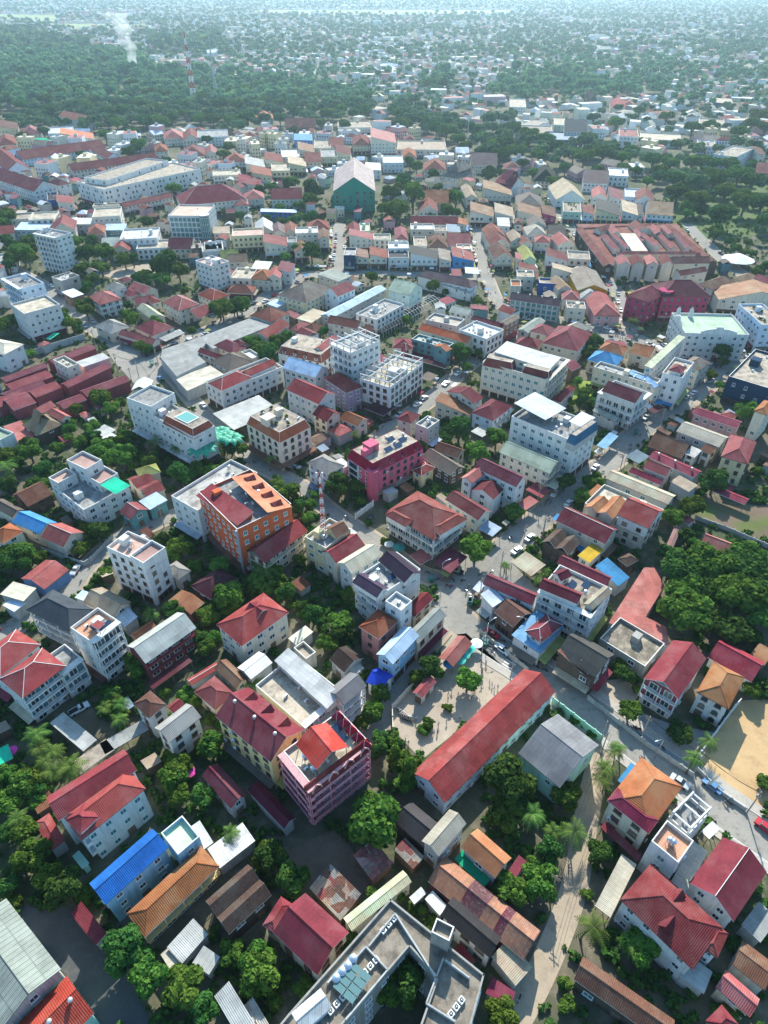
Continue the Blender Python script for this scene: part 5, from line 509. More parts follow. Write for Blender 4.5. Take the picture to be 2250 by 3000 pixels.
DECKPARTS={"wall":[[[-2.5,40.4],[1.9,45.3]],[[1.9,45.3],[8.4,35.9]],[[-4.4,38.9],[-3.0,40.3]],[[-3.0,40.3],[0.6,37.0]],[[-4.4,38.9],[-5.9,37.2]],[[-9.0,35.2],[-4.9,39.3]],[[0.6,37.0],[-5.9,30.4]],[[10.0,38.4],[13.7,35.9]],[[6.6,32.5],[10.9,30.2]],[[9.7,38.6],[6.6,32.5]]],"solar":[[-5.2,38.2],[-1.9,35.9],[-4.9,32.1],[-8.2,34.5]],"gable":[[[-14.4,30.4],[-11.9,28.5],[-7.7,31.7]],17],"tower":[[[8.1,41.6],[10.1,39.2],[11.1,41.3]],18],"tank":[[-5.0,38.3],[-5.8,37.3],[-6.7,36.5],[-7.6,35.6]]}
WALLS=[["mint green compound wall beside the grey roofed hall","mint",2.8,[[41.3,97.6],[50.8,87.0]]],["low pale wall between the school yard and the main road","cream",1.4,[[26.2,120.2],[32.0,113.4],[37.1,107.5]]],["cream yard wall along the shaded school lane","cream",2.2,[[7.4,102.7],[2.0,95.9],[2.1,89.8]]],["white wall on the near side of the sand lot","white",2.4,[[70.1,81.4],[85.0,95.7],[87.3,97.6]]],["low grey wall between sand lot and main road","greywall",1.2,[[70.4,80.6],[73.3,75.1],[77.6,70.7]]],["curving grey garden wall at the bend of the west lane","greywall",1.8,[[-106.0,153.1],[-99.7,150.4],[-90.8,146.6],[-89.3,148.8],[-86.1,159.5]]],["white wall left of the maroon hip hotel","white",2.4,[[-9.4,168.9],[-3.5,176.1]]],["white front wall of the plain street near the gallery house","greywall",1.5,[[50.4,99.0],[60.6,86.8],[69.1,78.6]]],["grey compound wall behind the maroon market","greywall",3,[[-172.9,281.1],[-159.2,295.4],[-146.6,307.4]]],["long grey wall of the ploughed field","greywall",1.6,[[102.4,168.9],[109.9,163.8],[120.2,154.7]]]]
CARS=[["pickup_truck","white",-74.3,95.8,40],["car","red",29.3,119.6,142],["car","white",31.4,114.2,-47],["car","white",41.3,153.1,42],["car","white",76.7,198.0,52],["car","white",108.0,222.4,49],["car","white",132.2,252.8,45],["car","silver",128.1,249.1,44],["car","silver",143.3,264.1,44],["car","white",143.8,264.3,45],["car","white",33.2,270.7,50],["car","white",27.0,261.5,55],["car","silver",40.2,277.3,52],["car","silver",73.9,331.2,-32],["car","red",80.1,66.8,-51],["car","blue",-99.0,266.1,128],["car","silver",-101.8,302.2,53],["pickup_truck","dark",-111.5,290.0,-76],["car","silver",-131.1,259.5,58],["car","silver",-33.0,476.6,93],["car","dark",-32.6,467.0,93],["car","white",-32.3,457.7,93],["car","red",-32.1,448.7,93],["car","dark",-31.8,440.0,93],["car","white",-31.7,431.6,93],["car","silver",-31.7,423.4,93],["car","dark",-31.6,414.1,93],["car","white",-25.9,447.2,93],["car","dark",-27.3,473.3,93],["car","dark",-70.4,352.2,48],["car","blue",-45.2,409.0,-13],["car","white",-40.0,410.0,-13],["car","dark",-4.4,168.5,89],["car","dark",-0.2,231.0,36],["car","dark",1.3,231.0,36],["car","white",131.0,382.7,89],["car","silver",130.6,365.6,89],["car","white",112.9,319.2,-35],["car","dark",215.5,434.9,-80],["car","dark",216.0,425.5,-75],["car","white",211.9,486.2,-96],["car","dark",21.7,143.8,-20],["car","dark",39.7,103.0,-49],["car","silver",65.6,77.0,-43],["car","white",-100.2,244.2,30],["car","silver",-32.3,198.0,-14],["car","white",27.2,261.1,57],["car","white",13.9,243.0,51],["car","silver",16.9,248.5,49]]
BIKES=[[3.4,95.5,120],[3.8,95.2,120],[4.2,94.8,120],[4.7,94.5,120],[5.1,94.2,120],[5.5,93.9,120],[6.0,93.5,120],[6.4,93.2,120],[6.8,92.9,120],[4.1,93.9,110],[4.6,93.7,110],[5.1,93.5,110],[5.5,93.3,110],[6.0,93.1,110],[6.5,93.0,110],[23.8,135.1,70],[24.6,133.6,60],[20.4,140.4,130],[23.3,140.1,20],[19.7,137.7,45],[25.4,107.8,80],[24.7,132.5,75],[108.5,316.2,80],[109.5,315.3,80],[110.5,314.5,80],[111.5,313.6,80],[112.5,312.7,80],[113.5,311.8,80],[114.5,311.0,80],[115.5,310.1,80],[116.4,309.3,80],[117.4,308.4,80],[118.4,307.6,80],[119.4,306.7,80],[134.6,473.6,60],[134.7,464.3,60],[134.7,455.4,60],[134.8,446.7,60],[134.8,438.3,60],[134.9,430.2,60],[134.9,422.3,60],[134.9,414.6,60],[-33.8,438.6,10],[-33.7,434.6,10],[-33.7,430.7,10],[-33.6,426.9,10],[-33.6,423.1,10],[-33.5,419.4,10],[-33.5,415.7,10],[-33.4,412.1,10],[91.0,228.8,70],[92.8,209.7,40],[88.4,205.9,120],[81.0,206.3,45],[30.5,164.5,50]]
TUKS=[[14.1,140.1,20],[24.5,131.0,75],[24.4,131.2,80],[98.3,221.3,55],[-106.3,280.4,0],[123.8,308.3,100],[27.1,116.2,-35]]
PEOPLE=[[15.0,92.4],[18.4,93.4],[5.7,86.6],[16.0,100.2],[22.1,99.8],[25.4,110.7],[25.4,107.3],[26.7,103.7],[27.2,102.9],[27.7,101.9],[12.6,89.7],[11.6,89.3],[8.2,90.2],[22.6,100.2],[18.4,99.9],[13.0,91.5],[28.6,102.2],[16.9,101.2],[7.7,92.9],[21.6,99.3],[26.5,109.6],[5.0,87.2],[34.5,156.1],[27.4,136.0],[26.9,229.4],[92.3,210.2],[87.6,208.7],[115.4,233.8]]
POLES=[[25.8,112.9],[32.3,105.5],[50.2,158.8],[34.9,143.8],[27.4,132.6],[51.7,176.1],[43.5,155.4],[86.1,198.4],[50.5,160.2],[123.3,237.2],[108.8,225.0],[50.4,86.8],[39.9,111.2],[60.4,88.1],[42.2,95.7],[69.3,79.0],[48.4,104.0],[-103.6,280.1],[-120.0,273.3],[-138.3,298.5],[-109.3,259.8],[-109.0,267.8],[-135.0,309.9],[-118.9,303.3],[-126.5,362.6],[-71.5,165.2],[-79.2,148.8],[77.7,70.2],[49.9,84.1],[32.3,53.8],[-47.3,187.9],[-28.5,179.7],[-3.4,209.7],[-37.6,200.3]]
LAMPS=[[62.1,83.0],[37.4,118.8],[17.0,140.1],[27.4,117.3],[212.1,452.3],[228.0,487.7]]
PARASOLS=[[22.4,113.1,"teal",1.6],[20.9,111.2,"teal",1.6],[19.6,109.4,"teal",1.6],[24.5,114.8,"white",1.7],[16.6,108.1,"azure",1.5],[-84.8,83.7,"magenta",1.2],[-43.1,78.4,"magenta",1.4],[4.6,152.7,"tealdark",2.0],[1.5,154.1,"palegrey",1.5],[216.3,413.0,"white",9.5]]
LEAFSHADES=[[-65.6,197.7],[-63.1,205.3],[-60.5,209.7],[-55.4,205.3],[-58.4,207.2],[-64.0,198.7]]
WOODS=[[[-1220,2471],[-1093,2471],[-707,1870],[-573,1717],[-508,1681],[-404,1355],[-305,1355],[-229,1287],[-176,1287],[-108,1225],[-63,1182],[-18,1136],[-13,933],[-16,910],[-69,874],[-111,901],[-141,853],[-159,825],[-214,839],[-273,859],[-317,845],[-356,825],[-393,861],[-399,825],[-485,914]],[[2,976],[34,1023],[56,933],[106,855],[142,887],[163,825],[198,753],[250,706],[233,650],[209,664],[159,664],[120,691],[86,737],[46,806],[6,825]],[[253,706],[283,737],[407,721],[307,515],[240,504],[222,531],[222,580]],[[169,1278],[233,1331],[321,1336],[366,1249],[453,1249],[416,1136],[337,1102],[271,1070],[175,1058],[149,1115]],[[60,1313],[107,1336],[105,1201],[60,1190]],[[-588,2040],[-460,2267],[-372,1853],[-489,1732]]]
MIXED=[[[394,1771],[1094,2040],[414,701],[252,701],[262,859],[226,990]]]
FIELDS=[[[-696,3998],[614,3998],[554,3593],[-400,3534]],[[-1779,3655],[-1391,3504],[-1195,3027],[-1570,3212]],[[-1147,2901],[-824,2862],[-764,2644],[-1026,2611]]]
SHEDROWS=[[-1264,3534,60,22],[-1303,3719,60,22],[-1345,3924,60,22],[-1190,3534,60,22],[-1225,3719,60,22],[-1263,3924,60,22],[-1116,3534,60,22],[-1147,3719,60,22],[-1181,3924,60,22],[-1042,3534,60,22],[-1069,3719,60,22],[-1099,3924,60,22],[-185,4320,60,30],[-159,4320,60,30],[-132,4320,60,30],[-106,4320,60,30],[-79,4320,60,30],[-53,4320,60,30],[-26,4320,60,30],[0,4320,60,30]]
MASTS=[["red and white lattice telecom mast rising out of the left wood",-254.2,1040.2,0,82,7,2],["thin grey lattice mast right of the red and white telecom mast",-234.3,1089.3,0,80,4,1],["short lattice aerial near the spired temple",85.6,770.7,0,26,2,1],["slim red and white telecom mast on the pale yellow flat roof",-18.0,150.7,10,22,1.6,2]]
LATTICE=[-4.6,312.4,27.9,352.2]
SMOKE=[[-415.1,1338.5,-415.1,1338.5,88,-14,-10],[-1023.2,2348.7,-1023.2,2348.7,45,-90,-10]]

# ---------------------------------------------------------------- materials
PAL=dict(
 red=(.26,.05,.053),red2=(.26,.042,.05),redtile=(.19,.036,.037),redpink=(.31,.075,.075),scarlet=(.40,.03,.036),redorange=(.44,.085,.045),redworn=(.27,.09,.085),
 maroon=(.15,.022,.036),maroonpink=(.20,.036,.05),maroonbrown=(.19,.052,.05),darkred=(.19,.026,.028),darkmaroon=(.085,.018,.028),crimson=(.27,.017,.042),crimsonr=(.27,.03,.055),
 orange=(.36,.125,.055),orangebrown=(.27,.10,.045),clay=(.38,.14,.07),brick=(.32,.085,.05),brickbrown=(.24,.07,.052),peach=(.50,.19,.11),salmonm=(.38,.115,.105),redbrown=(.23,.08,.06),
 brown=(.14,.07,.052),rustbrown=(.19,.085,.055),rust=(.26,.10,.05),oldbrown=(.10,.068,.055),oldtile=(.19,.095,.062),darkbrown=(.07,.05,.042),greybrown=(.17,.14,.115),brownpink=(.28,.16,.15),corrbrown=(.17,.085,.06),corrrust=(.30,.13,.085),
 tan=(.42,.33,.24),tanroof=(.40,.29,.20),tanbrown=(.27,.165,.11),tanorange=(.42,.24,.15),taupe=(.21,.165,.135),thatch=(.30,.22,.14),khaki=(.45,.42,.28),olive=(.30,.30,.10),purple=(.065,.045,.07),purplebrown=(.12,.065,.075),
 cream=(.60,.55,.44),creamroof=(.50,.46,.36),white=(.63,.63,.61),whitem=(.60,.60,.57),palegrey=(.42,.43,.41),bluewhite=(.60,.67,.76),paleblue=(.42,.55,.68),iceblue=(.44,.58,.70),skyblue=(.22,.42,.66),azure=(.06,.26,.52),blue=(.02,.13,.46),brightblue=(.02,.07,.48),bluegrey=(.27,.35,.43),blueslate=(.05,.14,.24),
 grey=(.27,.26,.26),greyroof=(.29,.28,.26),greyhall=(.26,.26,.27),galv=(.38,.40,.37),slate=(.055,.065,.075),charcoal=(.055,.05,.052),black=(.03,.03,.033),blackgreen=(.05,.055,.04),greygreen=(.34,.38,.33),greypanel=(.25,.275,.24),mossgrey=(.27,.29,.27),mossblack=(.075,.075,.068),palegreen=(.50,.53,.37),yellow=(.72,.50,.03),greentile=(.42,.55,.36),greennet=(.02,.42,.24),marketred=(.21,.042,.056),marketbrown=(.19,.07,.06),solarm=(.14,.2,.24),palerose=(.50,.40,.37),
 striped=(.36,.14,.085),patch=(.35,.3,.26),patchred=(.4,.2,.18),stripe=(.5,.45,.42),
 creamdeck=(.45,.39,.31),greydeck=(.33,.33,.32),stained=(.40,.39,.36),pinkdeck=(.50,.33,.27),terradeck=(.52,.27,.17),blackdeck=(.07,.07,.075),greendeck=(.33,.42,.31),rawdeck=(.27,.24,.195),slabpuddle=(.24,.21,.165),
 sky=(.26,.46,.60),pinkwall=(.60,.34,.34),pink=(.62,.27,.32),hotpink=(.56,.12,.19),magenta=(.36,.045,.115),terracotta=(.48,.22,.20),orangewall=(.56,.13,.055),maroonwall=(.27,.075,.085),brownwall=(.19,.12,.09),yellowc=(.66,.55,.33),greyw=(.58,.60,.60),greywall=(.40,.41,.40),bw=(.6,.65,.7),mint=(.36,.60,.50),darkwood=(.10,.075,.06),purplewall=(.33,.25,.34),whitegreen=(.56,.64,.56),palegreenw=(.42,.56,.42),concrete=(.32,.31,.28),concrete2=(.30,.29,.265),panelwall=(.55,.57,.57),teal=(.14,.33,.34),tealwall=(.10,.21,.24),blueshop=(.12,.22,.4),rustwall=(.22,.14,.10),ruin=(.42,.40,.36),navy=(.02,.05,.10),navyb=(.02,.07,.25),royalblue=(.03,.16,.48),mustard=(.66,.36,.02),brickwall=(.28,.13,.09),greennetw=(.02,.25,.18),darkglass=(.05,.075,.085),  # last tone carries painted facade shade, and backs the glass shop row
)
PAL['pinkred']=(.33,.09,.10); PAL['yellow_w']=(.66,.5,.24)
YW={'yellow':'yellow_w','cream':'creamw'}; PAL['creamw']=(.62,.56,.45)
_mats={}
def newmat(n,rough=.8,spec=.3):
    m=bpy.data.materials.new(n); m.use_nodes=True; nt=m.node_tree; b=nt.nodes['Principled BSDF']
    b.inputs['Roughness'].default_value=rough; b.inputs['Specular IOR Level'].default_value=spec
    return m,nt,b
def N(nt,t,**k):
    n=nt.nodes.new(t)
    for a,v in k.items(): setattr(n,a,v)
    return n
def mth(nt,op,a,b=None,c=None):
    n=N(nt,'ShaderNodeMath',operation=op)
    for i,v in enumerate((a,b,c)):
        if v is None: continue
        if isinstance(v,(int,float)): n.inputs[i].default_value=v
        else: nt.links.new(v,n.inputs[i])
    return n.outputs[0]
def noise(nt,vec,scale,detail=3,rough=.6):
    n=N(nt,'ShaderNodeTexNoise'); n.inputs['Scale'].default_value=scale; n.inputs['Detail'].default_value=detail; n.inputs['Roughness'].default_value=rough
    if vec is not None: nt.links.new(vec,n.inputs['Vector'])
    return n.outputs['Fac']
def mix(nt,f,a,b,mode='MIX'):
    n=N(nt,'ShaderNodeMix',data_type='RGBA',blend_type=mode)
    for i,v in ((0,f),(6,a),(7,b)):
        if isinstance(v,(int,float)): n.inputs[i].default_value=v
        elif isinstance(v,tuple): n.inputs[i].default_value=(*v[:3],1)
        else: nt.links.new(v,n.inputs[i])
    return n.outputs[2]
def ramp(nt,f,lo,hi):
    n=N(nt,'ShaderNodeMapRange'); nt.links.new(f,n.inputs[0]); n.inputs[1].default_value=lo; n.inputs[2].default_value=hi
    return n.outputs[0]
def objc(nt):
    tc=N(nt,'ShaderNodeTexCoord'); oi=N(nt,'ShaderNodeObjectInfo')
    ad=N(nt,'ShaderNodeVectorMath',operation='ADD'); nt.links.new(tc.outputs['Object'],ad.inputs[0])
    mu=N(nt,'ShaderNodeVectorMath',operation='SCALE'); nt.links.new(oi.outputs['Location'],mu.inputs[0]); mu.inputs[3].default_value=1.37
    nt.links.new(mu.outputs[0],ad.inputs[1])
    sp=N(nt,'ShaderNodeSeparateXYZ'); nt.links.new(tc.outputs['Object'],sp.inputs[0])
    return ad.outputs[0],sp.outputs,oi.outputs['Random']
METAL=set('white whitem palegrey bluewhite paleblue iceblue skyblue azure blue brightblue bluegrey galv greygreen greypanel mossgrey palegreen creamroof cream tan tanroof khaki scarlet maroon maroonpink crimsonr salmonm redpink darkmaroon marketred greyhall yellow corrbrown corrrust rust striped patch patchred stripe charcoal red2 darkred purplebrown mossblack black solarm palerose taupe'.split())
def roofmat(key,axis='X'):
    k=(key,axis)
    if k in _mats: return _mats[k]
    c=PAL[key]; metal=key in METAL; deck=key.endswith('deck') or key in('stained','slabpuddle','greentile')
    m,nt,b=newmat('roof_'+key+'_'+axis,.75 if metal else .9,.12 if metal else .06)
    v,sp,rn=objc(nt); ax=sp[0 if axis=='X' else 1]; ay=sp[1 if axis=='X' else 0]
    n1=noise(nt,v,.22,5,.65); n2=noise(nt,v,1.6,4,.7); n3=noise(nt,v,7,2)
    base=c
    dark=tuple(x*.55 for x in c); light=tuple(min(.85,x*1.18+.015) for x in c)
    if key=='striped':
        s=mth(nt,'SINE',mth(nt,'MULTIPLY',ax,.95)); s2=mth(nt,'SINE',mth(nt,'MULTIPLY_ADD',ax,.41,1.3))
        base=mix(nt,mth(nt,'GREATER_THAN',mth(nt,'ADD',s,s2),.15),(.36,.17,.10),(.13,.028,.045))
    elif key in('patch','patchred','stripe'):
        br=N(nt,'ShaderNodeTexVoronoi',distance='CHEBYCHEV'); nt.links.new(v,br.inputs['Vector']); br.inputs['Scale'].default_value=.55
        cr=N(nt,'ShaderNodeValToRGB'); cr.color_ramp.interpolation='CONSTANT'
        pal=[(.45,.43,.38),(.24,.10,.055),(.36,.36,.33),(.14,.075,.05),(.5,.36,.26),(.33,.08,.07)] if key!='patchred' else [(.36,.09,.09),(.5,.3,.28),(.3,.2,.17),(.4,.1,.1),(.5,.45,.42),(.2,.06,.06)]
        for i,p in enumerate(pal):
            e=cr.color_ramp.elements[i] if i<2 else cr.color_ramp.elements.new(i/6); e.position=i/6; e.color=(*p,1)
        sx=N(nt,'ShaderNodeSeparateColor'); nt.links.new(br.outputs['Color'],sx.inputs[0]); nt.links.new(sx.outputs[0],cr.inputs[0]); base=cr.outputs[0]
    elif key=='slabpuddle':
        gr=noise(nt,v,.5,2); base=mix(nt,ramp(nt,gr,.45,.6),c,(.36,.31,.23))
    col=mix(nt,mth(nt,'MULTIPLY',ramp(nt,n1,.4,.66),.68),base,dark if isinstance(base,tuple) else (.1,.08,.07))
    col=mix(nt,mth(nt,'MULTIPLY',ramp(nt,n2,.5,.8),.4),col,light if isinstance(base,tuple) else (.5,.45,.4))
    if key in('rust','oldtile','oldbrown','rustbrown','clay','corrrust','mossblack','mossgrey','patch'):
        col=mix(nt,mth(nt,'MULTIPLY',ramp(nt,n3,.42,.7),.6),col,(.07,.05,.04) if key!='mossgrey' else (.12,.15,.13))
        if key in('oldtile','clay','oldbrown'): col=mix(nt,mth(nt,'MULTIPLY',ramp(nt,noise(nt,v,2.4,5,.8),.52,.7),.5),col,(.42,.21,.11))
    if not deck and isinstance(base,tuple) and c[0]>1.5*c[2]: col=mix(nt,mth(nt,'MULTIPLY',ramp(nt,noise(nt,v,.14,5,.7),.47,.62),.55),col,(c[0]*.9+.06,c[1]*1.3+.05,c[2]*1.3+.04))
    if key in('rawdeck','stained','slabpuddle','greydeck','creamdeck'):
        col=mix(nt,mth(nt,'MULTIPLY',ramp(nt,noise(nt,v,.35,6,.7),.46,.62),.8),col,tuple(x*.36 for x in c))
        col=mix(nt,mth(nt,'MULTIPLY',ramp(nt,noise(nt,v,.8,4,.7),.56,.7),.5),col,(.42,.30,.19) if key=='rawdeck' else tuple(min(.8,x*1.3) for x in c))
    if not deck:
        per=.95 if metal else .34
        fr=mth(nt,'FRACT',mth(nt,'MULTIPLY',ax,1/per)); seam=mth(nt,'GREATER_THAN',fr,.86)
        fr2=mth(nt,'FRACT',mth(nt,'MULTIPLY',ay,1/(2.9 if metal else .42))); seam2=mth(nt,'GREATER_THAN',fr2,.93 if metal else .84)
        sm=mth(nt,'MAXIMUM',seam,mth(nt,'MULTIPLY',seam2,.7))
        col=mix(nt,mth(nt,'MULTIPLY',sm,.17 if key!='greypanel' else .45),col,(.02,.02,.02))
        bmp=N(nt,'ShaderNodeBump'); bmp.inputs['Strength'].default_value=.35; bmp.inputs['Distance'].default_value=.08
        wv=mth(nt,'SINE',mth(nt,'MULTIPLY',ax,2*PI/(.32 if metal else .34)))
        nt.links.new(wv,bmp.inputs['Height']); nt.links.new(bmp.outputs[0],b.inputs['Normal'])
        if metal:  # whole sheets that were replaced or weathered differently
            cell=N(nt,'ShaderNodeCombineXYZ'); nt.links.new(mth(nt,'FLOOR',mth(nt,'MULTIPLY',ax,1/1.9)),cell.inputs[0]); nt.links.new(mth(nt,'FLOOR',mth(nt,'MULTIPLY',ay,1/2.9)),cell.inputs[1])
            wn=N(nt,'ShaderNodeTexWhiteNoise'); nt.links.new(cell.outputs[0],wn.inputs['Vector'])
            col=mix(nt,mth(nt,'MULTIPLY',wn.outputs['Value'],.22),col,(.0,.0,.0),'MIX')
    elif key in('pinkdeck','terradeck','greentile'):
        g1=mth(nt,'GREATER_THAN',mth(nt,'FRACT',mth(nt,'MULTIPLY',sp[0],1.6)),.88); g2=mth(nt,'GREATER_THAN',mth(nt,'FRACT',mth(nt,'MULTIPLY',sp[1],1.6)),.88)
        col=mix(nt,mth(nt,'MULTIPLY',mth(nt,'MAXIMUM',g1,g2),.3),col,(.6,.55,.5))
    hs=N(nt,'ShaderNodeHueSaturation'); nt.links.new(col,hs.inputs['Color']); nt.links.new(mth(nt,'MULTIPLY_ADD',rn,.5,.68),hs.inputs['Value'])
    nt.links.new(mth(nt,'MULTIPLY_ADD',rn,.022,.487),hs.inputs['Hue'])
    nt.links.new(hs.outputs[0],b.inputs['Base Color']); _mats[k]=m; return m
def wallmat(key):
    key=YW.get(key,key)
    k=('w',key)
    if k in _mats: return _mats[k]
    c=PAL[key]; m,nt,b=newmat('wall_'+key,.9,.1)
    if key=='darkglass': b.inputs['Roughness'].default_value=.3
    v,sp,rn=objc(nt)
    mp=N(nt,'ShaderNodeMapping'); nt.links.new(v,mp.inputs[0]); mp.inputs['Scale'].default_value=(1.3,1.3,.14)
    st=noise(nt,mp.outputs[0],.9,4,.7); n1=noise(nt,v,.5,4,.6)
    d=tuple(x*.5 for x in c)
    col=mix(nt,mth(nt,'MULTIPLY',ramp(nt,st,.46,.72),.62),c,d); col=mix(nt,mth(nt,'MULTIPLY',ramp(nt,n1,.5,.8),.25),col,tuple(x*.7 for x in c))
    hs=N(nt,'ShaderNodeHueSaturation'); nt.links.new(col,hs.inputs['Color']); nt.links.new(mth(nt,'MULTIPLY_ADD',rn,.22,.86),hs.inputs['Value'])
    nt.links.new(hs.outputs[0],b.inputs['Base Color']); _mats[k]=m; return m
def plain(name,c,rough=.7,spec=.3,metal=0,var=.12):
    k=('p',name)
    if k in _mats: return _mats[k]
    m,nt,b=newmat(name,rough,spec); b.inputs['Metallic'].default_value=metal
    tc=N(nt,'ShaderNodeTexCoord'); f=noise(nt,tc.outputs['Object'],2.5,3)
    col=mix(nt,mth(nt,'MULTIPLY',ramp(nt,f,.4,.75),var*3),c,tuple(x*.7 for x in c)); nt.links.new(col,b.inputs['Base Color'])
    _mats[k]=m; return m
GLASS,_nt,_b=newmat('window_glass',.12,.6)
_oi=N(_nt,'ShaderNodeObjectInfo'); _cr=N(_nt,'ShaderNodeValToRGB'); _cr.color_ramp.interpolation='CONSTANT'; _nt.links.new(_oi.outputs['Random'],_cr.inputs[0])
for _i,(_p,_c) in enumerate([(0,(.018,.028,.036)),(.45,(.035,.055,.07)),(.7,(.07,.10,.115)),(.84,(.20,.19,.16)),(.93,(.05,.09,.08))]):
    _e=_cr.color_ramp.elements[_i] if _i<2 else _cr.color_ramp.elements.new(_p); _e.position=_p; _e.color=(*_c,1)
_nt.links.new(_cr.outputs[0],_b.inputs['Base Color'])
FRAME=plain('window_frame',(.62,.63,.62)); FRAMEB=plain('frame_brown',(.16,.085,.055)); SHUT=plain('shutter_green',(.03,.22,.18))
TEALG=plain('glass_teal',(.04,.16,.16),.15,.6); STEEL=plain('steel',(.62,.64,.66),.25,.5,.9); ACW=plain('ac_casing',(.72,.73,.72)); DARK=plain('dark_gap',(.02,.022,.025)); SOLAR=plain('solar_cell',(.025,.045,.085),.12,.6); TRIM=plain('pale_trim',(.58,.57,.54)); TRIMR=plain('ridge_red',(.42,.12,.10)); WATER=plain('pool_water',(.10,.29,.25),.05,.6); WOOD=plain('weathered_wood',(.17,.12,.09)); REDW=plain('red_paint',(.42,.04,.03)); BLUEP=plain('blue_paint',(.03,.13,.42)); SHADEGREEN=plain('leaf_shade_cloth',(.02,.27,.17),.6)
def leafmat(name,c,c2,sc=.6):
    k=('l',name)
    if k in _mats: return _mats[k]
    m=bpy.data.materials.new(name); m.use_nodes=True; nt=m.node_tree; nt.nodes.clear()
    out=N(nt,'ShaderNodeOutputMaterial'); df=N(nt,'ShaderNodeBsdfDiffuse'); tr=N(nt,'ShaderNodeBsdfTranslucent'); mx=N(nt,'ShaderNodeMixShader'); mx.inputs[0].default_value=.32
    ge=N(nt,'ShaderNodeNewGeometry'); oi=N(nt,'ShaderNodeObjectInfo')
    f=noise(nt,ge.outputs['Position'],sc,3,.7)
    col=mix(nt,ramp(nt,f,.35,.68),c,c2)
    hs=N(nt,'ShaderNodeHueSaturation'); nt.links.new(col,hs.inputs['Color']); nt.links.new(mth(nt,'MULTIPLY_ADD',oi.outputs['Random'],.05,.475),hs.inputs['Hue']); nt.links.new(mth(nt,'MULTIPLY_ADD',oi.outputs['Random'],.5,.75),hs.inputs['Value'])
    nt.links.new(hs.outputs[0],df.inputs[0]); nt.links.new(hs.outputs[0],tr.inputs[0]); nt.links.new(df.outputs[0],mx.inputs[1]); nt.links.new(tr.outputs[0],mx.inputs[2]); nt.links.new(mx.outputs[0],out.inputs[0])
    _mats[k]=m; return m
LEAF=leafmat('leaves_green',(.045,.11,.022),(.13,.21,.035)); LEAFD=leafmat('leaves_dark',(.03,.085,.024),(.085,.16,.032)); LEAFY=leafmat('leaves_bright',(.06,.13,.022),(.145,.235,.04)); PALM=leafmat('palm_leaves',(.06,.13,.03),(.17,.25,.06)); BARK=plain('bark',(.11,.085,.065))
FARLEAF=leafmat('far_leaves',(.026,.11,.055),(.19,.31,.13),.06)
# ---------------------------------------------------------------- mesh builder
class MB:
    def __init__(s,T=None): s.v=[];s.f=[];s.m=[];s.T=T or Matrix.Identity(4)
    def poly(s,pts,mi=0):
        i=len(s.v); s.v+=[tuple(s.T@Vector(p)) for p in pts]; s.f.append(tuple(range(i,i+len(pts)))); s.m.append(mi)
    def hull(s,lo,hi,mi=0,ms=None,mt=None):   # two equal loops
        n=len(lo); i=len(s.v); s.v+=[tuple(s.T@Vector(p)) for p in list(lo)+list(hi)]
        s.f.append(tuple(range(i+n-1,i-1,-1))); s.m.append(mi); s.f.append(tuple(range(i+n,i+2*n))); s.m.append(mi if mt is None else mt)
        for k in range(n):
            j=(k+1)%n; s.f.append((i+k,i+j,i+n+j,i+n+k)); s.m.append(mi if ms is None else ms)
    def box(s,x0,y0,z0,x1,y1,z1,mi=0,ms=None,mt=None):
        s.hull([(x0,y0,z0),(x1,y0,z0),(x1,y1,z0),(x0,y1,z0)],[(x0,y0,z1),(x1,y0,z1),(x1,y1,z1),(x0,y1,z1)],mi,ms,mt)
    def strip(s,p,q,r,mi=0,n=4):
        p=Vector(p);q=Vector(q);d=(q-p)
        if d.length<1e-4: return
        d.normalize(); a=d.cross(Vector((0,0,1)) if abs(d.z)<.95 else Vector((1,0,0))).normalized(); b=d.cross(a)
        c=[(a*math.cos(t)+b*math.sin(t))*r for t in [2*PI*k/n+PI/4 for k in range(n)]]
        s.hull([p+x for x in c],[q+x for x in c],mi)
    def cyl(s,x,y,z0,z1,r0,r1=None,n=10,mi=0):
        r1=r0 if r1 is None else r1
        s.hull([(x+r0*math.cos(2*PI*k/n),y+r0*math.sin(2*PI*k/n),z0) for k in range(n)],[(x+r1*math.cos(2*PI*k/n),y+r1*math.sin(2*PI*k/n),z1) for k in range(n)],mi)
    def mesh(s,name,mats,smooth=False):
        me=bpy.data.meshes.new(name); me.from_pydata(s.v,[],s.f)
        for m in mats: me.materials.append(m)
        if len(mats)>1: me.polygons.foreach_set('material_index',s.m)
        if smooth: me.polygons.foreach_set('use_smooth',[True]*len(s.f))
        me.update(); return me
    def obj(s,name,mats,parent=None,smooth=False):
        o=bpy.data.objects.new(name,s.mesh(name,mats if isinstance(mats,(list,tuple)) else [mats],smooth)); COL.objects.link(o)
        if parent: o.parent=parent
        return o
def inst(name,me,parent,loc,rz=0,sc=(1,1,1)):
    o=bpy.data.objects.new(name,me); COL.objects.link(o); o.parent=parent; o.location=loc; o.rotation_euler=(0,0,rz); o.scale=sc; return o
def empty(name,loc,rz=0):
    o=bpy.data.objects.new(name,None); COL.objects.link(o); o.location=loc; o.rotation_euler=(0,0,rz); o.empty_display_size=.5; return o
def tag(o,label,cat,group=None,kind=None):
    if label: o['label']=label
    if cat: o['category']=cat
    if group: o['group']=group
    if kind: o['kind']=kind
    return o
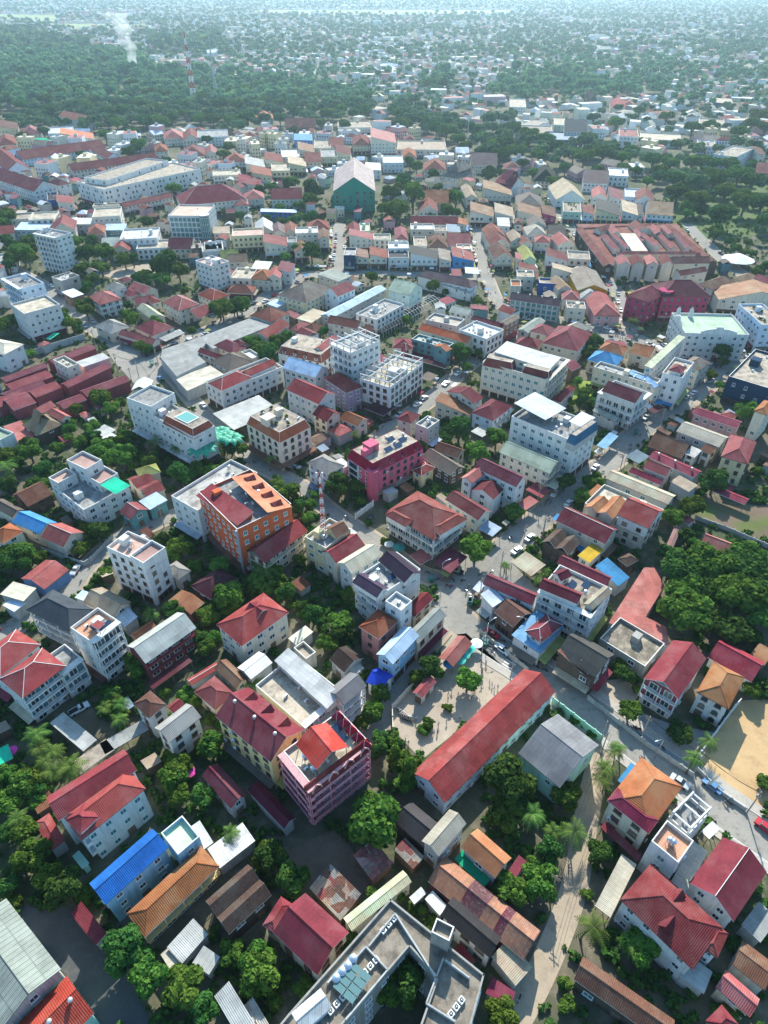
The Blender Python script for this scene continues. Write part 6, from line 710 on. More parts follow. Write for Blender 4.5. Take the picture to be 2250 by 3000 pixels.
# ---------------------------------------------------------------- shared small meshes
def winmesh(fr,gl,arch=False,div=1,sill=True):
    m=MB(); f=.09
    if arch:
        n=8; out=[(-.5,0),(.5,0),(.5,.62)]+[(.5*math.cos(t),.62+.38*math.sin(t)) for t in [PI*k/n for k in range(1,n)]]+[(-.5,.62)]
        m.hull([(x,.02,z) for x,z in out],[(x,-.10,z) for x,z in out],0)
        inn=[(x*.8,.06+z*.86) for x,z in out]; m.poly([(x,-.108,z) for x,z in inn],1)
    else:
        m.box(-.5,-.10,0,-.5+f,.02,1,0); m.box(.5-f,-.10,0,.5,.02,1,0); m.box(-.5+f,-.10,0,.5-f,.02,f,0); m.box(-.5+f,-.10,1-f,.5-f,.02,1,0)
        for k in range(1,div+1): x=-.5+k/(div+1); m.box(x-.025,-.09,f,x+.025,.0,1-f,0)
        m.poly([(-.5+f,-.04,f),(.5-f,-.04,f),(.5-f,-.04,1-f),(-.5+f,-.04,1-f)],1)
    if sill: m.box(-.56,-.2,-.07,.56,.02,0,0)
    return m.mesh('window',[fr,gl])
WIN={'w':winmesh(FRAME,GLASS),'k':winmesh(FRAMEB,GLASS),'a':winmesh(FRAMEB,GLASS,True),'s':winmesh(FRAME,SHUT),'d':winmesh(FRAME,GLASS,False,1,False),'g':winmesh(FRAME,TEALG,False,0,False),'t':winmesh(FRAME,TEALG),'f':winmesh(FRAMEB,DARK,False,2,False)}
def doormesh():
    m=MB(); m.box(-.5,-.07,0,.5,.02,1,0); m.box(-.4,-.09,.06,-.03,-.071,.9,1); m.box(.03,-.09,.06,.4,-.071,.9,1); return m.mesh('door',[FRAMEB,WOOD])
DOOR=doormesh()
def acmesh():
    m=MB(); m.box(-.45,-.2,.12,.45,.2,.8,0); m.box(-.4,-.15,0,-.3,.15,.12,1); m.box(.3,-.15,0,.4,.15,.12,1); m.hull([(.1+.25*math.cos(2*PI*k/10),-.205,.46+.25*math.sin(2*PI*k/10)) for k in range(10)],[(.1+.25*math.cos(2*PI*k/10),-.23,.46+.25*math.sin(2*PI*k/10)) for k in range(10)],1); return m.mesh('ac_unit',[ACW,DARK])
AC=acmesh()
def tankmesh():
    m=MB(); n=12
    for x in (-.45,.45):
        for y in (-.45,.45): m.strip((x,y,0),(x*.9,y*.9,.9),.05,1)
    pr=[(.5,.85),(.62,.95),(.62,1.1),(.60,1.12),(.62,1.14),(.62,1.5),(.60,1.52),(.62,1.54),(.62,2.0),(.35,2.2),(.1,2.25)]
    for (r0,z0),(r1,z1) in zip(pr,pr[1:]): m.cyl(0,0,z0,z1,r0,r1,n,0)
    return m.mesh('water_tank',[STEEL,WOOD])
TANK=tankmesh()
def fanmesh():
    m=MB(); m.box(-.55,-.55,0,.55,.55,.9,0); m.cyl(0,0,.9,.98,.4,.4,12,1); m.cyl(0,0,.98,1.0,.12,.12,8,0)
    for a in range(4): t=a*PI/2; m.strip((0,0,1.0),(.45*math.cos(t),.45*math.sin(t),1.0),.02,0)
    return m.mesh('roof_fan',[ACW,DARK])
FAN=fanmesh()
def ventmesh():
    m=MB(); m.cyl(0,0,0,.5,.22,.22,10,0)
    for (r0,z0),(r1,z1) in zip([(.25,.5),(.42,.65),(.42,.95),(.25,1.12)],[(.42,.65),(.42,.95),(.25,1.12),(.05,1.18)]): m.cyl(0,0,z0,z1,r0,r1,12,0)
    return m.mesh('turbine_vent',[plain('vent_steel',(.55,.55,.53),.35,.5,.5)])
VENT=ventmesh()
_m=MB(); _m.cyl(0,0,0,1,.08,.08,6); POST=_m.mesh('post',[WOOD])
def leafcards(n,lobes,size,tilt=.55,rs=None):
    """n bent leaf sprays spread over and inside a set of lobes (unit crown)"""
    rs=rs or nprs; V=[];F=[]
    w=np.array([l[3]**2 for l in lobes]); w=w/w.sum()
    li=rs.choice(len(lobes),n,p=w); dirs=rs.normal(size=(n,3)); dirs/=np.linalg.norm(dirs,axis=1)[:,None]
    dirs[:,2]=np.where(dirs[:,2]<-.35,-dirs[:,2],dirs[:,2])
    rad=1-.32*rs.rand(n)**2
    L=np.array(lobes)[li]; P=L[:,:3]+dirs*(L[:,3]*rad)[:,None]*np.array([1,1,.85])
    nr=dirs+rs.normal(size=(n,3))*tilt; nr/=np.linalg.norm(nr,axis=1)[:,None]
    up=rs.normal(size=(n,3)); t=np.cross(nr,up); t/=np.linalg.norm(t,axis=1)[:,None]; b=np.cross(nr,t)
    s=size*(.6+.8*rs.rand(n))[:,None]
    q=np.stack([P-t*s-b*s*.35,P+b*s*-.9+nr*s*.1,P+t*s-b*s*.2,P+t*s*.25+b*s,P-t*s*.6+b*s*.7],1)  # ragged five sided spray
    return q
def cardmesh(name,q,mat):
    n=len(q); me=bpy.data.meshes.new(name); k=q.shape[1]
    me.vertices.add(n*k); me.vertices.foreach_set('co',q.astype(np.float32).ravel()); me.loops.add(n*k); me.loops.foreach_set('vertex_index',np.arange(n*k,dtype=np.int32))
    me.polygons.add(n); me.polygons.foreach_set('loop_start',np.arange(0,n*k,k,dtype=np.int32))
    me.materials.append(mat); me.update(calc_edges=True); me.validate(); return me
def lobes_round(rs,n=13,flat=.8):
    L=[(0,0,0,.55)]
    for i in range(n):
        a=2*PI*i/n*1.618*2.3; r=.35+.32*rs.rand(); z=(rs.rand()*1.25-.4)*flat; k=math.sqrt(max(.1,1-(z/1.0)**2)); L.append((r*k*math.cos(a),r*k*math.sin(a),z*.7,.26+.22*rs.rand()))
    return L
CROWN=[];TRUNK=None
for i in range(6):
    rs=np.random.RandomState(50+i); CROWN.append(cardmesh('crown',leafcards(2300,lobes_round(rs,15,.75+.1*(i%3)),.085,rs=rs),[LEAF,LEAFY,LEAFD][i%3]))
CROWND=[]
for i in range(4):
    rs=np.random.RandomState(80+i); CROWND.append(cardmesh('crown',leafcards(2600,lobes_round(rs,19,.5),.075,rs=rs),[LEAFD,LEAF][i%2]))
SHRUB=[]
for i in range(4):
    rs=np.random.RandomState(110+i); SHRUB.append(cardmesh('shrub',leafcards(700,lobes_round(rs,8,.8),.13,rs=rs),[LEAF,LEAFY,LEAFD,LEAF][i]))
BAMB=[]
for i in range(2):
    rs=np.random.RandomState(130+i); L=[(.35*math.cos(a*2.4)*(1-a/14),.35*math.sin(a*2.4)*(1-a/14),a*.17-.8,.42-.015*a) for a in range(11)]; BAMB.append(cardmesh('crown',leafcards(1500,L,.10,rs=rs),LEAFY))
def trunkmesh():
    m=MB(); m.cyl(0,0,-1.15,-.45,.085,.06,8); 
    for k in range(5):
        a=2*PI*k/5+.3; e=(.42*math.cos(a),.42*math.sin(a),-.02+.12*(k%2)); m.strip((0,0,-.55),(e[0]*.5,e[1]*.5,-.22),.04,n=6); m.strip((e[0]*.5,e[1]*.5,-.22),e,.026,n=5)
    m.cyl(0,0,-.45,.2,.06,.02,7); return m.mesh('trunk',[BARK])
TRUNK=trunkmesh()
def palmcrown(seed):
    rs=random.Random(seed); m=MB()
    for k in range(17):
        az=2*PI*k/17+rs.uniform(-.15,.15); el=rs.choice([.9,.55,.25,.05,-.15]); ln=rs.uniform(.85,1.1); n=11; pts=[]
        for j in range(n+1):
            t=j/n; r=ln*t*math.cos(el*(1-t*.4)); z=ln*(math.sin(el)*t-.55*t*t); pts.append(Vector((r*math.cos(az),r*math.sin(az),z)))
        sd=Vector((-math.sin(az),math.cos(az),0))
        for j in range(1,n):
            wl=.30*math.sin(PI*min(1,(j+.6)/n))**.6; f=(pts[j+1]-pts[j])
            for sg in (-1,1):
                tip=pts[j]+sd*sg*wl+f*1.1+Vector((0,0,-.10)); m.poly([pts[j],pts[j]+f*.62,tip],0)
        for j in range(n): m.poly([pts[j]-sd*.012,pts[j]+sd*.012,pts[j+1]+sd*.008,pts[j+1]-sd*.008],0)
    return m.mesh('crown',[PALM])
PCROWN=[palmcrown(i) for i in range(4)]
def palmtrunk():
    m=MB(); p=None
    for j in range(9):
        t=j/8; q=Vector((.25*t*t,0,t)); 
        if p is not None: m.strip(p,q,.035-.012*t+(.015 if j==1 else 0),n=7)
        p=q
    return m.mesh('trunk',[BARK])
PTRUNK=palmtrunk()
# ---------------------------------------------------------------- the ground
def groundmat(name,c1,c2,c3,s1=.03,s2=.3):
    m,nt,b=newmat(name,.95,.1); ge=N(nt,'ShaderNodeNewGeometry'); p=ge.outputs['Position']
    col=mix(nt,ramp(nt,noise(nt,p,s1,5,.6),.42,.6),c1,c2); col=mix(nt,ramp(nt,noise(nt,p,s2,5,.7),.5,.72),col,c3)
    col=mix(nt,mth(nt,'MULTIPLY',ramp(nt,noise(nt,p,2.2,3,.7),.45,.8),.35),col,tuple(x*.55 for x in c1)); nt.links.new(col,b.inputs['Base Color']); return m
GM={'ground':groundmat('bare_ground',(.12,.108,.075),(.05,.07,.032),(.20,.17,.125)),'asphalt':groundmat('asphalt',(.23,.218,.195),(.28,.262,.23),(.165,.157,.142),.05,.6),'asphalt_dark':groundmat('old_asphalt',(.085,.09,.09),(.07,.075,.078),(.11,.105,.095),.08,.6),'yard':groundmat('paved_yard',(.33,.275,.215),(.38,.32,.25),(.27,.225,.18),.08,.5),'sand':groundmat('sand',(.43,.29,.15),(.50,.35,.185),(.32,.22,.12),.05,.25),'dirt':groundmat('brown_earth',(.15,.105,.08),(.19,.135,.10),(.11,.08,.06),.08,.5),'lane':groundmat('sandy_earth',(.33,.27,.20),(.38,.31,.23),(.25,.205,.155),.06,.4),'plough':groundmat('ploughed_earth',(.16,.115,.085),(.09,.13,.03),(.12,.085,.065),.05,.12),'lawn':groundmat('park_grass',(.06,.11,.03),(.10,.14,.05),(.16,.14,.09),.03,.2),'lawn2':groundmat('bright_grass',(.16,.22,.04),(.20,.26,.05),(.08,.14,.03),.08,.5),'concrete_blue':groundmat('worn_concrete',(.24,.245,.24),(.29,.29,.28),(.19,.19,.19),.1,.6),'field':groundmat('far_field',(.20,.25,.10),(.25,.27,.13),(.17,.2,.09),.003,.02),'pave':groundmat('pavement',(.36,.33,.29),(.40,.37,.32),(.28,.26,.23),.1,.7)}  # the dark asphalt has the yard's shade put into its colour
def struct(o): o['kind']='structure'; return o
g=MB(); NX=24
xs=[-22000+44000*i/NX for i in range(NX+1)]; ys=[-400+26000*i/NX for i in range(NX+1)]
for i in range(NX):
    for j in range(NX): g.poly([(xs[i],ys[j],0),(xs[i+1],ys[j],0),(xs[i+1],ys[j+1],0),(xs[i],ys[j+1],0)])
struct(g.obj('ground',GM['ground']))
def smooth_line(P,n=5):
    P=[Vector((p[0],p[1],0)) for p in P]; out=[]
    for i in range(len(P)-1):
        a=P[max(i-1,0)];b=P[i];c=P[i+1];d=P[min(i+2,len(P)-1)]
        for k in range(n):
            t=k/n; out.append(.5*((2*b)+(c-a)*t+(2*a-5*b+4*c-d)*t*t+(3*b-a-3*c+d)*t**3))
    out.append(P[-1]); return out
def offset(L,o):
    r=[]
    for i,p in enumerate(L):
        d=(L[min(i+1,len(L)-1)]-L[max(i-1,0)]); d.normalize(); r.append(p+Vector((-d.y,d.x,0))*o)
    return r
def ribbon(name,L,a,b,z,mat,th=0,parent=None):
    A=offset(L,a);B=offset(L,b);m=MB()
    for i in range(len(L)-1):
        m.poly([(A[i].x,A[i].y,z),(B[i].x,B[i].y,z),(B[i+1].x,B[i+1].y,z),(A[i+1].x,A[i+1].y,z)][::-1])
        if th:
            for Q in (A,B): m.poly([(Q[i].x,Q[i].y,z-th),(Q[i+1].x,Q[i+1].y,z-th),(Q[i+1].x,Q[i+1].y,z),(Q[i].x,Q[i].y,z)])
    return m.obj(name,mat,parent)
ROADL={}
wob=random.Random(3)
for i,(n,P,w) in enumerate(ROADS):
    L=smooth_line(P); ROADL[n]=(L,w); struct(ribbon('road' if 'lane' not in n else 'lane',L,w/2,-w/2,.05+.004*i,GM['asphalt']))
    struct(ribbon('road_verge',L,w/2+1.1,-w/2-1.1,.012+.001*i,GM['lane']))
for i,(n,P,w) in enumerate(DIRT):
    L=smooth_line(P); ROADL[n]=(L,w); struct(ribbon('sandy_lane',L,w/2,-w/2,.045+.004*i,GM['lane']))
mr=ROADL['main_road'][0][8:]
for a in (1,-1):
    s_=struct(ribbon('pavement',mr,a*4.35,a*6.6,.16,GM['pave'],.12)); struct(ribbon('kerb',mr,a*4.2,a*4.34,.165,TRIM,.12))
mk=MB()
for n,off in (('main_road',0),('upper_street',0)):
    L=ROADL[n][0]
    for i in range(4,len(L)-1):
        p,q=L[i],L[i+1]; ln=(q-p).length; d=(q-p).normalized(); s=Vector((-d.y,d.x,0))
        for k in range(int(ln/5)):
            a=p+d*(k*5+1); b_=a+d*2; mk.poly([(x.x,x.y,.125) for x in (a-s*.07,b_-s*.07,b_+s*.07,a+s*.07)])
L=mr; zi=10; p=L[zi]; d=(L[zi+1]-p).normalized(); s=Vector((-d.y,d.x,0))
for k in range(-4,5):
    a=p+s*(k*.9); mk.poly([(x.x,x.y,.126) for x in (a-s*.22-d*1.5,a+s*.22-d*1.5,a+s*.22+d*1.5,a-s*.22+d*1.5)])
struct(mk.obj('road_markings',plain('road_paint',(.62,.6,.54))))
for i,(n,P,mt,lay) in enumerate(PATCH):
    m=MB(); m.poly([(x,y,.02+.01*lay+.0013*i) for x,y in P]); struct(m.obj(n,GM[mt]))
for i,Pz in enumerate(FIELDS):
    m=MB(); m.poly([(x,y,.3+.02*i) for x,y in Pz]); struct(m.obj('far_field',GM['field']))
# ---------------------------------------------------------------- buildings
class Bld:
    kind='x';solid=False;rb=None
    def __init__(s,root): s.root=root; s.wins=[]; s.rs=random.Random(root.name)
def blockT(bk): return Matrix.Translation((bk[0],bk[1],0))@Matrix.Rotation(R(bk[2]),4,'Z')
RISE={'gable':.30,'hip':.30}
def ridge_axis(roof,w,d):
    if roof.endswith('u'): return 'y'
    if roof.endswith('v'): return 'x'
    return 'x' if w>=d else 'y'
def gable(m,hw,hd,z,ax,rise,th=.16):
    """slab gable; ridge along ax; materials 0 top 1 edge"""
    f=(lambda a,b,c:(a,b,c)) if ax=='x' else (lambda a,b,c:(-b,a,c))
    A,B=(hw,hd) if ax=='x' else (hd,hw)
    for sg in (-1,1):
        lo=[f(-A,sg*B,z-th),f(A,sg*B,z-th),f(A,0,z+rise-th),f(-A,0,z+rise-th)]; hi=[(p[0],p[1],p[2]+th) for p in lo]
        if sg>0: lo=lo[::-1];hi=hi[::-1]
        m.hull(lo,hi,1,1,0)
    return [(f(-A,0,z+rise),f(A,0,z+rise))]
def gwall(m,hw,hd,z0,z,ax,rise,i,mi=0,th=.16):
    f=(lambda a,b,c:(a,b,c)) if ax=='x' else (lambda a,b,c:(-b,a,c))
    A,B=(hw,hd) if ax=='x' else (hd,hw); A-=i; b=B-i; zw=z+rise*i/B-th-.02; zr=z+rise-th-.02
    pr=[(-b,z0),(b,z0),(b,zw),(0,zr),(-b,zw)]
    m.hull([f(-A,y,q) for y,q in pr],[f(A,y,q) for y,q in pr],mi)
def hip(m,hw,hd,z,rise,th=.16):
    A,B=(hw,hd) if hw>=hd else (hd,hw); f=(lambda a,b,c:(a,b,c)) if hw>=hd else (lambda a,b,c:(-b,a,c))
    r=max(A-B*.95,.05); r0,r1=f(-r,0,z+rise),f(r,0,z+rise); c=[f(-A,-B,z),f(A,-B,z),f(A,B,z),f(-A,B,z)]
    m.poly([c[0],c[1],r1,r0]); m.poly([c[2],c[3],r0,r1]); m.poly([c[1],c[2],r1]); m.poly([c[3],c[0],r0])
    lo=[(p[0],p[1],p[2]-th) for p in c]; m.poly(lo[::-1],1)
    for k in range(4): j=(k+1)%4; m.poly([lo[k],lo[j],c[j],c[k]],1)
    return [(r0,r1),(c[0],r0),(c[3],r0),(c[1],r1),(c[2],r1)]
PALECAP={'red','redpink','redtile','maroon','darkred','purple','slate','greyroof','grey','brickbrown','redworn','maroonpink','brick'}
def facade(B,bk,T,side,code,z0,inset,wc,k,H=None):
    """windows, doors and balconies on the u (x=-w/2) or v (y=-d/2) face"""
    x,y,a,w,d,zz,Hh,roof,rc,_,fac,o=bk; H=H or Hh
    ln=(d if side=='u' else w)-2*.6; fh=k.get('fhh') or max(2.7,(H-z0)/max(1,round((H-z0)/3.15))); nf=max(1,int(round((H-z0)/fh)))
    face=-(w/2-inset) if side=='u' else -(d/2-inset)
    def at(t,z):  # t along the face
        p=Vector((face-(.035 if B.rb and code=='b' else .01),t,z)) if side=='u' else Vector((t,face-(.035 if B.rb and code=='b' else .01),z)); return T@p
    rz=R(a)+(-PI/2 if side=='u' else 0)
    if code=='b':
        if B.rb:
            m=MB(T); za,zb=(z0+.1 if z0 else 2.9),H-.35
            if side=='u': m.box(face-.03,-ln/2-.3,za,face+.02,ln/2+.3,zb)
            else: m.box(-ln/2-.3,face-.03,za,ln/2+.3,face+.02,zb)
            m.obj('recess_wall',wallmat(B.rb),B.root)  # thin panel: gallery colour with the shade of the recess put in
        for f in range(nf):
            zb=z0+f*fh
            if f>0 or z0>0:
                m=MB(T); s=1.15; hl=ln/2+.5
                def bx(t0,t1,o0,o1,za,zc,mi=0):
                    if side=='u': m.box(face-o1,t0,za,face-o0,t1,zc,mi)
                    else: m.box(t0,face-o1,za,t1,face-o0,zc,mi)
                bx(-hl,hl,0.0,s,zb-.15,zb+.03); bx(-hl,hl,s-.09,s,zb+.03,zb+.28); bx(-hl,hl,s-.08,s-.02,zb+.86,zb+.96)
                if B.solid: bx(-hl,hl,s-.075,s-.025,zb+.28,zb+.86)
                nn=0 if B.solid else max(2,int(2*hl/.55))
                for q in range(nn+1 if nn else 0): t=-hl+.04+(2*hl-.08)*q/nn; bx(t-.035,t+.035,s-.075,s-.025,zb+.28,zb+.86)
                nc=max(1,int(2*hl/4))
                for q in range(nc+1): t=-hl+.12+(2*hl-.24)*q/nc; bx(t-.11,t+.11,s-.24,s-.1,zb+.03,zb+fh-.16)
                bx(-hl,-hl+.08,0.02,s-.1,zb+.03,zb+.9); bx(hl-.08,hl,0.02,s-.1,zb+.03,zb+.9)
                m.obj('balcony',wallmat(wc),B.root)
            n=max(1,int(ln/2.9)); 
            for q in range(n): t=-ln/2+ln*(q+.5)/n; B.wins.append((2,'d',at(t,zb+.08),rz,(2.2,1,2.25)))
        return
    if code=='g':
        n=max(1,int(ln/2.6))
        for f in range(nf):
            for q in range(n): t=-ln/2+ln*(q+.5)/n; B.wins.append((1,'g',at(t,z0+f*fh+.12),rz,(ln/n-.12,1,fh-.3)))
        return
    style='a' if code=='a' else B.style
    if z0==0 and B.kind in('shop_house','restaurant','apartment_block','hotel','office') and code in 'wan' and ln>3.5:
        n=max(1,int(ln/3.6)); aw=B.rs.random()<.75
        for q in range(n): t=-ln/2+ln*(q+.5)/n; B.wins.append((1,'f',at(t,.1),rz,(ln/n*.84,1,2.55)))  # near black panes: shade inside the open shop fronts put into the colour
        if aw:
            m=MB(T); z=2.95; o1=B.rs.uniform(1.3,2.2); c=[(-ln/2,-o1,z-.45),(ln/2,-o1,z-.45),(ln/2,0,z),(-ln/2,0,z)]
            if side=='u': c=[(face-.04+p[1],-p[0],p[2]) for p in c]
            else: c=[(p[0],face-.04+p[1],p[2]) for p in c]
            m.hull([(p[0],p[1],p[2]-.06) for p in c],c,0); m.obj('awning',roofmat(B.rs.choice(['azure','darkred','olive','palegrey','white','corrbrown','crimsonr','bluewhite','tan','maroon','tanbrown','greybrown']),'X'),B.root)
        ground=1
    else: ground=0
    sp=3.1 if code in 'wa' else 4.6
    for f in range(ground,nf):
        n=max(1,int(ln/sp)); zb=z0+f*fh
        for q in range(n):
            t=-ln/2+ln*(q+.5)/n
            if code=='n' and B.rs.random()<.35: continue
            if f==0 and z0==0 and q==n//2: B.wins.append((0,'door',at(t,.05),rz,(1.7,1,2.3))); continue
            if code=='w' and B.rs.random()<.06: continue
            if code in 'wa' and B.rs.random()<.10: B.wins.append((4,'ac',at(t+1.05,zb+.5)+Vector((0,0,0)),rz,(.9,1,.9)))
            ww=1.5 if code=='a' else B.ww; hh=1.75 if code=='a' else B.hh
            B.wins.append((f*.1+3 if code=='n' else 2,style,at(t,zb+(.75 if code=='a' else .95)),rz,(min(ww,ln/n*.75),1,min(hh,fh-1.2))))
        if code in 'wa' and nf>=3 and f>0 and B.cornice:
            m=B.cm; pass
def post_frame(m,w,d,z,n=3):
    for i in range(n):
        for y in (-d/2+.3,d/2-.3): x=-w/2+.3+(w-.6)*i/max(1,n-1); m.strip((x,y,0),(x,y,z),.07,0)
def build_block(B,bk,main,kind,k,idx):
    x,y,a,w,d,z0,H,roof,rc,wc,fac,o=bk; T=blockT(bk); hw,hd=w/2,d/2; root=B.root
    ax=ridge_axis(roof,w,d); rm=roofmat(rc,'X' if ax=='x' else 'Y') if roof!='poly' else None
    open_=o.get('open') or kind in('canopy',) and main or k.get('open') and main
    wallm=wallmat(wc or 'greywall'); name='wall' if main else 'wing_wall'
    edge=FRAME if B.rs.random()<.55 else plain('fascia_dark',(.12,.08,.07))
    rise=min(hw,hd)*(.62 if roof.startswith('gable') else .58)
    if kind in('shed','warehouse','canopy','market_stall'): rise*=.62
    if B.root.get('category')=='temple': rise*=1.25
    if k.get('tall'): rise*=2.6
    inset=.45 if kind not in('shed','market_stall') else .25
    iu=iv=inset
    if k.get('rw') and main: wallm=wallmat(k['rw'])
    if fac[0]=='b': iu=1.45
    if fac[1]=='b': iv=1.45
    if roof in('flat','mansard','poly'):
        inset=.0; iu=iu if fac[0]=='b' else .0; iv=iv if fac[1]=='b' else .0
    wx0,wx1,wy0,wy1=-hw+iu,hw-inset,-hd+iv,hd-inset
    RM=MB(T); caps=[]
    WM=MB(T)
    if roof.startswith('gablet'):
        caps=hip(RM,hw,hd,H,min(hw,hd)*.75); gable(RM,hw*.45,hd*.45,H+min(hw,hd)*.45,'x' if hw>hd else 'y',min(hw,hd)*.75)
        WM.box(wx0,wy0,z0,wx1,wy1,H-.1)
    elif roof.startswith('gable'):
        if k.get('dbl') and main:
            off=hd/2 if ax=='x' else hw/2
            for s in (-1,1):
                q=MB(T@Matrix.Translation((0,s*off,0) if ax=='x' else (s*off,0,0)))
                caps=[]; c_=gable(q,hw if ax=='x' else hw/2,hd/2 if ax=='x' else hd,H,ax,rise*.7); 
                RM.v,RM.f,RM.m=RM.v,RM.f,RM.m
                i0=len(RM.v); RM.v+=q.v; RM.f+=[tuple(i+i0 for i in f) for f in q.f]; RM.m+=q.m
            WM.box(wx0,wy0,z0,wx1,wy1,H-.2)
        else:
            caps=gable(RM,hw,hd,H,ax,rise)
            if not open_: gwall(WM,hw,hd,z0,H,ax,rise,inset)
            if (iu>inset or iv>inset) and not open_:
                WM=MB(T); WM.box(wx0,wy0,z0,wx1,wy1,H-.2)
            if k.get('tiers') and main:
                for q in (1,2): gable(RM,hw*(1-.22*q),hd*(1-.28*q),H+rise*.42*q,ax,rise*.85)
    elif roof=='hip':
        caps=hip(RM,hw,hd,H,rise)
        if not open_: WM.box(wx0,wy0,z0,wx1,wy1,H-.17)
    elif roof in('shedu','shedv','shedw'):
        r=.22*(d if roof=='shedu' else w); th=.12
        c=[(-hw,-hd,H),(hw,-hd,H+(r if roof=='shedv' else 0)),(hw,hd,H+r),(-hw,hd,H+(r if roof=='shedu' else 0))]
        if roof=='shedw': c=[(-hw,-hd,H+r),(hw,-hd,H),(hw,hd,H),(-hw,hd,H+r)]
        RM.hull([(p[0],p[1],p[2]-th) for p in c],c,1,1,0)
        if not open_ and roof!='shedw': WM.hull([(wx0,wy0,z0),(wx1,wy0,z0),(wx1,wy1,z0),(wx0,wy1,z0)],[(wx0,wy0,H-.14),(wx1,wy0,H-.14+(r*.9 if roof=='shedv' else 0)),(wx1,wy1,H-.14+r*.92),(wx0,wy1,H-.14+(r*.9 if roof=='shedu' else 0))])
    elif roof=='flatm':
        r=.05*d; c=[(-hw,-hd,H),(hw,-hd,H),(hw,hd,H+r),(-hw,hd,H+r)]; RM.hull([(p[0],p[1],p[2]-.12) for p in c],c,1,1,0)
        if not open_: WM.hull([(wx0,wy0,z0),(wx1,wy0,z0),(wx1,wy1,z0),(wx0,wy1,z0)],[(wx0,wy0,H-.14),(wx1,wy0,H-.14),(wx1,wy1,H-.14+r*.9),(wx0,wy1,H-.14+r*.9)])
    elif roof in('flat','mansard'):
        pa=.95 if roof=='flat' else 0; Ht=H+pa; t=.22
        zt=H if roof=='flat' else H-.02
        if kind=='canopy': RM.box(-hw,-hd,H-.25,hw,hd,H,0,1)
        else:
            o4=[(wx0,wy0),(wx1,wy0),(wx1,wy1),(wx0,wy1)] if roof=='mansard' else [(-hw+(iu if iu>1 else .0),-hd+(iv if iv>1 else 0)),(hw,-hd+(iv if iv>1 else 0)),(hw,hd),(-hw+(iu if iu>1 else 0),hd)]
            if roof=='mansard': WM.box(wx0,wy0,z0,wx1,wy1,zt)
            else:
                i4=[(o4[0][0]+t,o4[0][1]+t),(o4[1][0]-t,o4[1][1]+t),(o4[2][0]-t,o4[2][1]-t),(o4[3][0]+t,o4[3][1]-t)]
                for q in range(4):
                    j=(q+1)%4; WM.poly([(*o4[q],z0),(*o4[j],z0),(*o4[j],Ht),(*o4[q],Ht)]); WM.poly([(*o4[q],Ht),(*o4[j],Ht),(*i4[j],Ht),(*i4[q],Ht)],1); WM.poly([(*i4[j],H-.1),(*i4[q],H-.1),(*i4[q],Ht),(*i4[j],Ht)])
                RM.poly([(*p,H) for p in i4])
                if iu>1 or iv>1: # eaves slab over the balconies
                    cs=MB(T); cs.box(-hw,-hd,Ht-.28,hw-.02 if iv<1 else hw,-hd+iv-.003,Ht-.04) if iv>1 else None
                    if iu>1: cs.box(-hw,-hd+(iv if iv>1 else 0),Ht-.30,-hw+iu-.003,hd,Ht-.06)
                    cs.obj('eaves_slab',wallm,root)
        if roof=='mansard':
            mh=3.3; mi_=min(1.25,hw*.4,hd*.4); lo=[(-hw,-hd,H),(hw,-hd,H),(hw,hd,H),(-hw,hd,H)]; hi=[(-hw+mi_,-hd+mi_,H+mh),(hw-mi_,-hd+mi_,H+mh),(hw-mi_,hd-mi_,H+mh),(-hw+mi_,hd-mi_,H+mh)]
            for q in range(4): j=(q+1)%4; RM.poly([lo[q],lo[j],hi[j],hi[q]]); caps.append((lo[q],hi[q])); caps.append((hi[q],hi[j]))
            RM.poly(lo[::-1],1)
            dk=MB(T); dk.poly([(p[0],p[1],H+mh-.05) for p in hi]); dk.obj('deck',roofmat('creamdeck'),root)
            if o.get('pool') or (main and k.get('pool')):
                pm=MB(T); pm.box(-hw*.55,-hd*.42,H+mh-.04,hw*.55,hd*.42,H+mh+.25,0,0); pm.poly([(-hw*.5,-hd*.36,H+mh+.27),(hw*.5,-hd*.36,H+mh+.27),(hw*.5,hd*.36,H+mh+.27),(-hw*.5,hd*.36,H+mh+.27)],1); pm.obj('rooftop_pool',[TRIM,WATER],root)
            H2=H+mh
            for sd,n in (('v',k.get('dormv',0) if main else 0),('u',k.get('dormu',0) if main else 0)):
                for q in range(n):
                    t=(-.36+.72*q/max(1,n-1))*(w if sd=='v' else d); dm=MB(T@(Matrix.Translation((t,-hd+.35,H+.5)) if sd=='v' else Matrix.Translation((-hw+.35,t,H+.5))@Matrix.Rotation(-PI/2,4,'Z')))
                    dm.box(-.75,-.25,0,.75,1.1,1.35,1); dm.hull([(-.95,-.4,1.3),(.95,-.4,1.3),(0,-.4,2.1)],[(-.95,1.6,1.3),(.95,1.6,1.3),(0,1.6,2.1)],0); dm.poly([(-.5,-.26,.2),(.5,-.26,.2),(.5,-.26,1.2),(-.5,-.26,1.2)],2)
                    dm.obj('dormer',[rm,wallm,GLASS],root)
    if RM.f:
        if open_ or kind=='canopy':
            n=max(2,int(w/4)+1); zb=z0 if main else max(0,z0-2.6)
            for i in range(n):
                for yy in (-hd+.3,hd-.3): inst('post',POST,root,T@Vector((-hw+.3+(w-.6)*i/(n-1),yy,zb)),0,(1,1,H-.14-zb))
        R_=RM.obj('roof',[rm,edge],root)
        if caps and H>3.2 and rc not in('thatch',):
            cm=MB(T)
            for p,q in caps: cm.strip(p,q,.08,0)
            pale=rc in PALECAP and (B.rs.random()<.15 or k.get('wr'))
            c_=cm.obj('ridge_cap',TRIM if pale and rc!='brick' else (TRIM if rc in('brick','brickbrown') else roofmat(rc,'X')),R_); c_.parent=R_
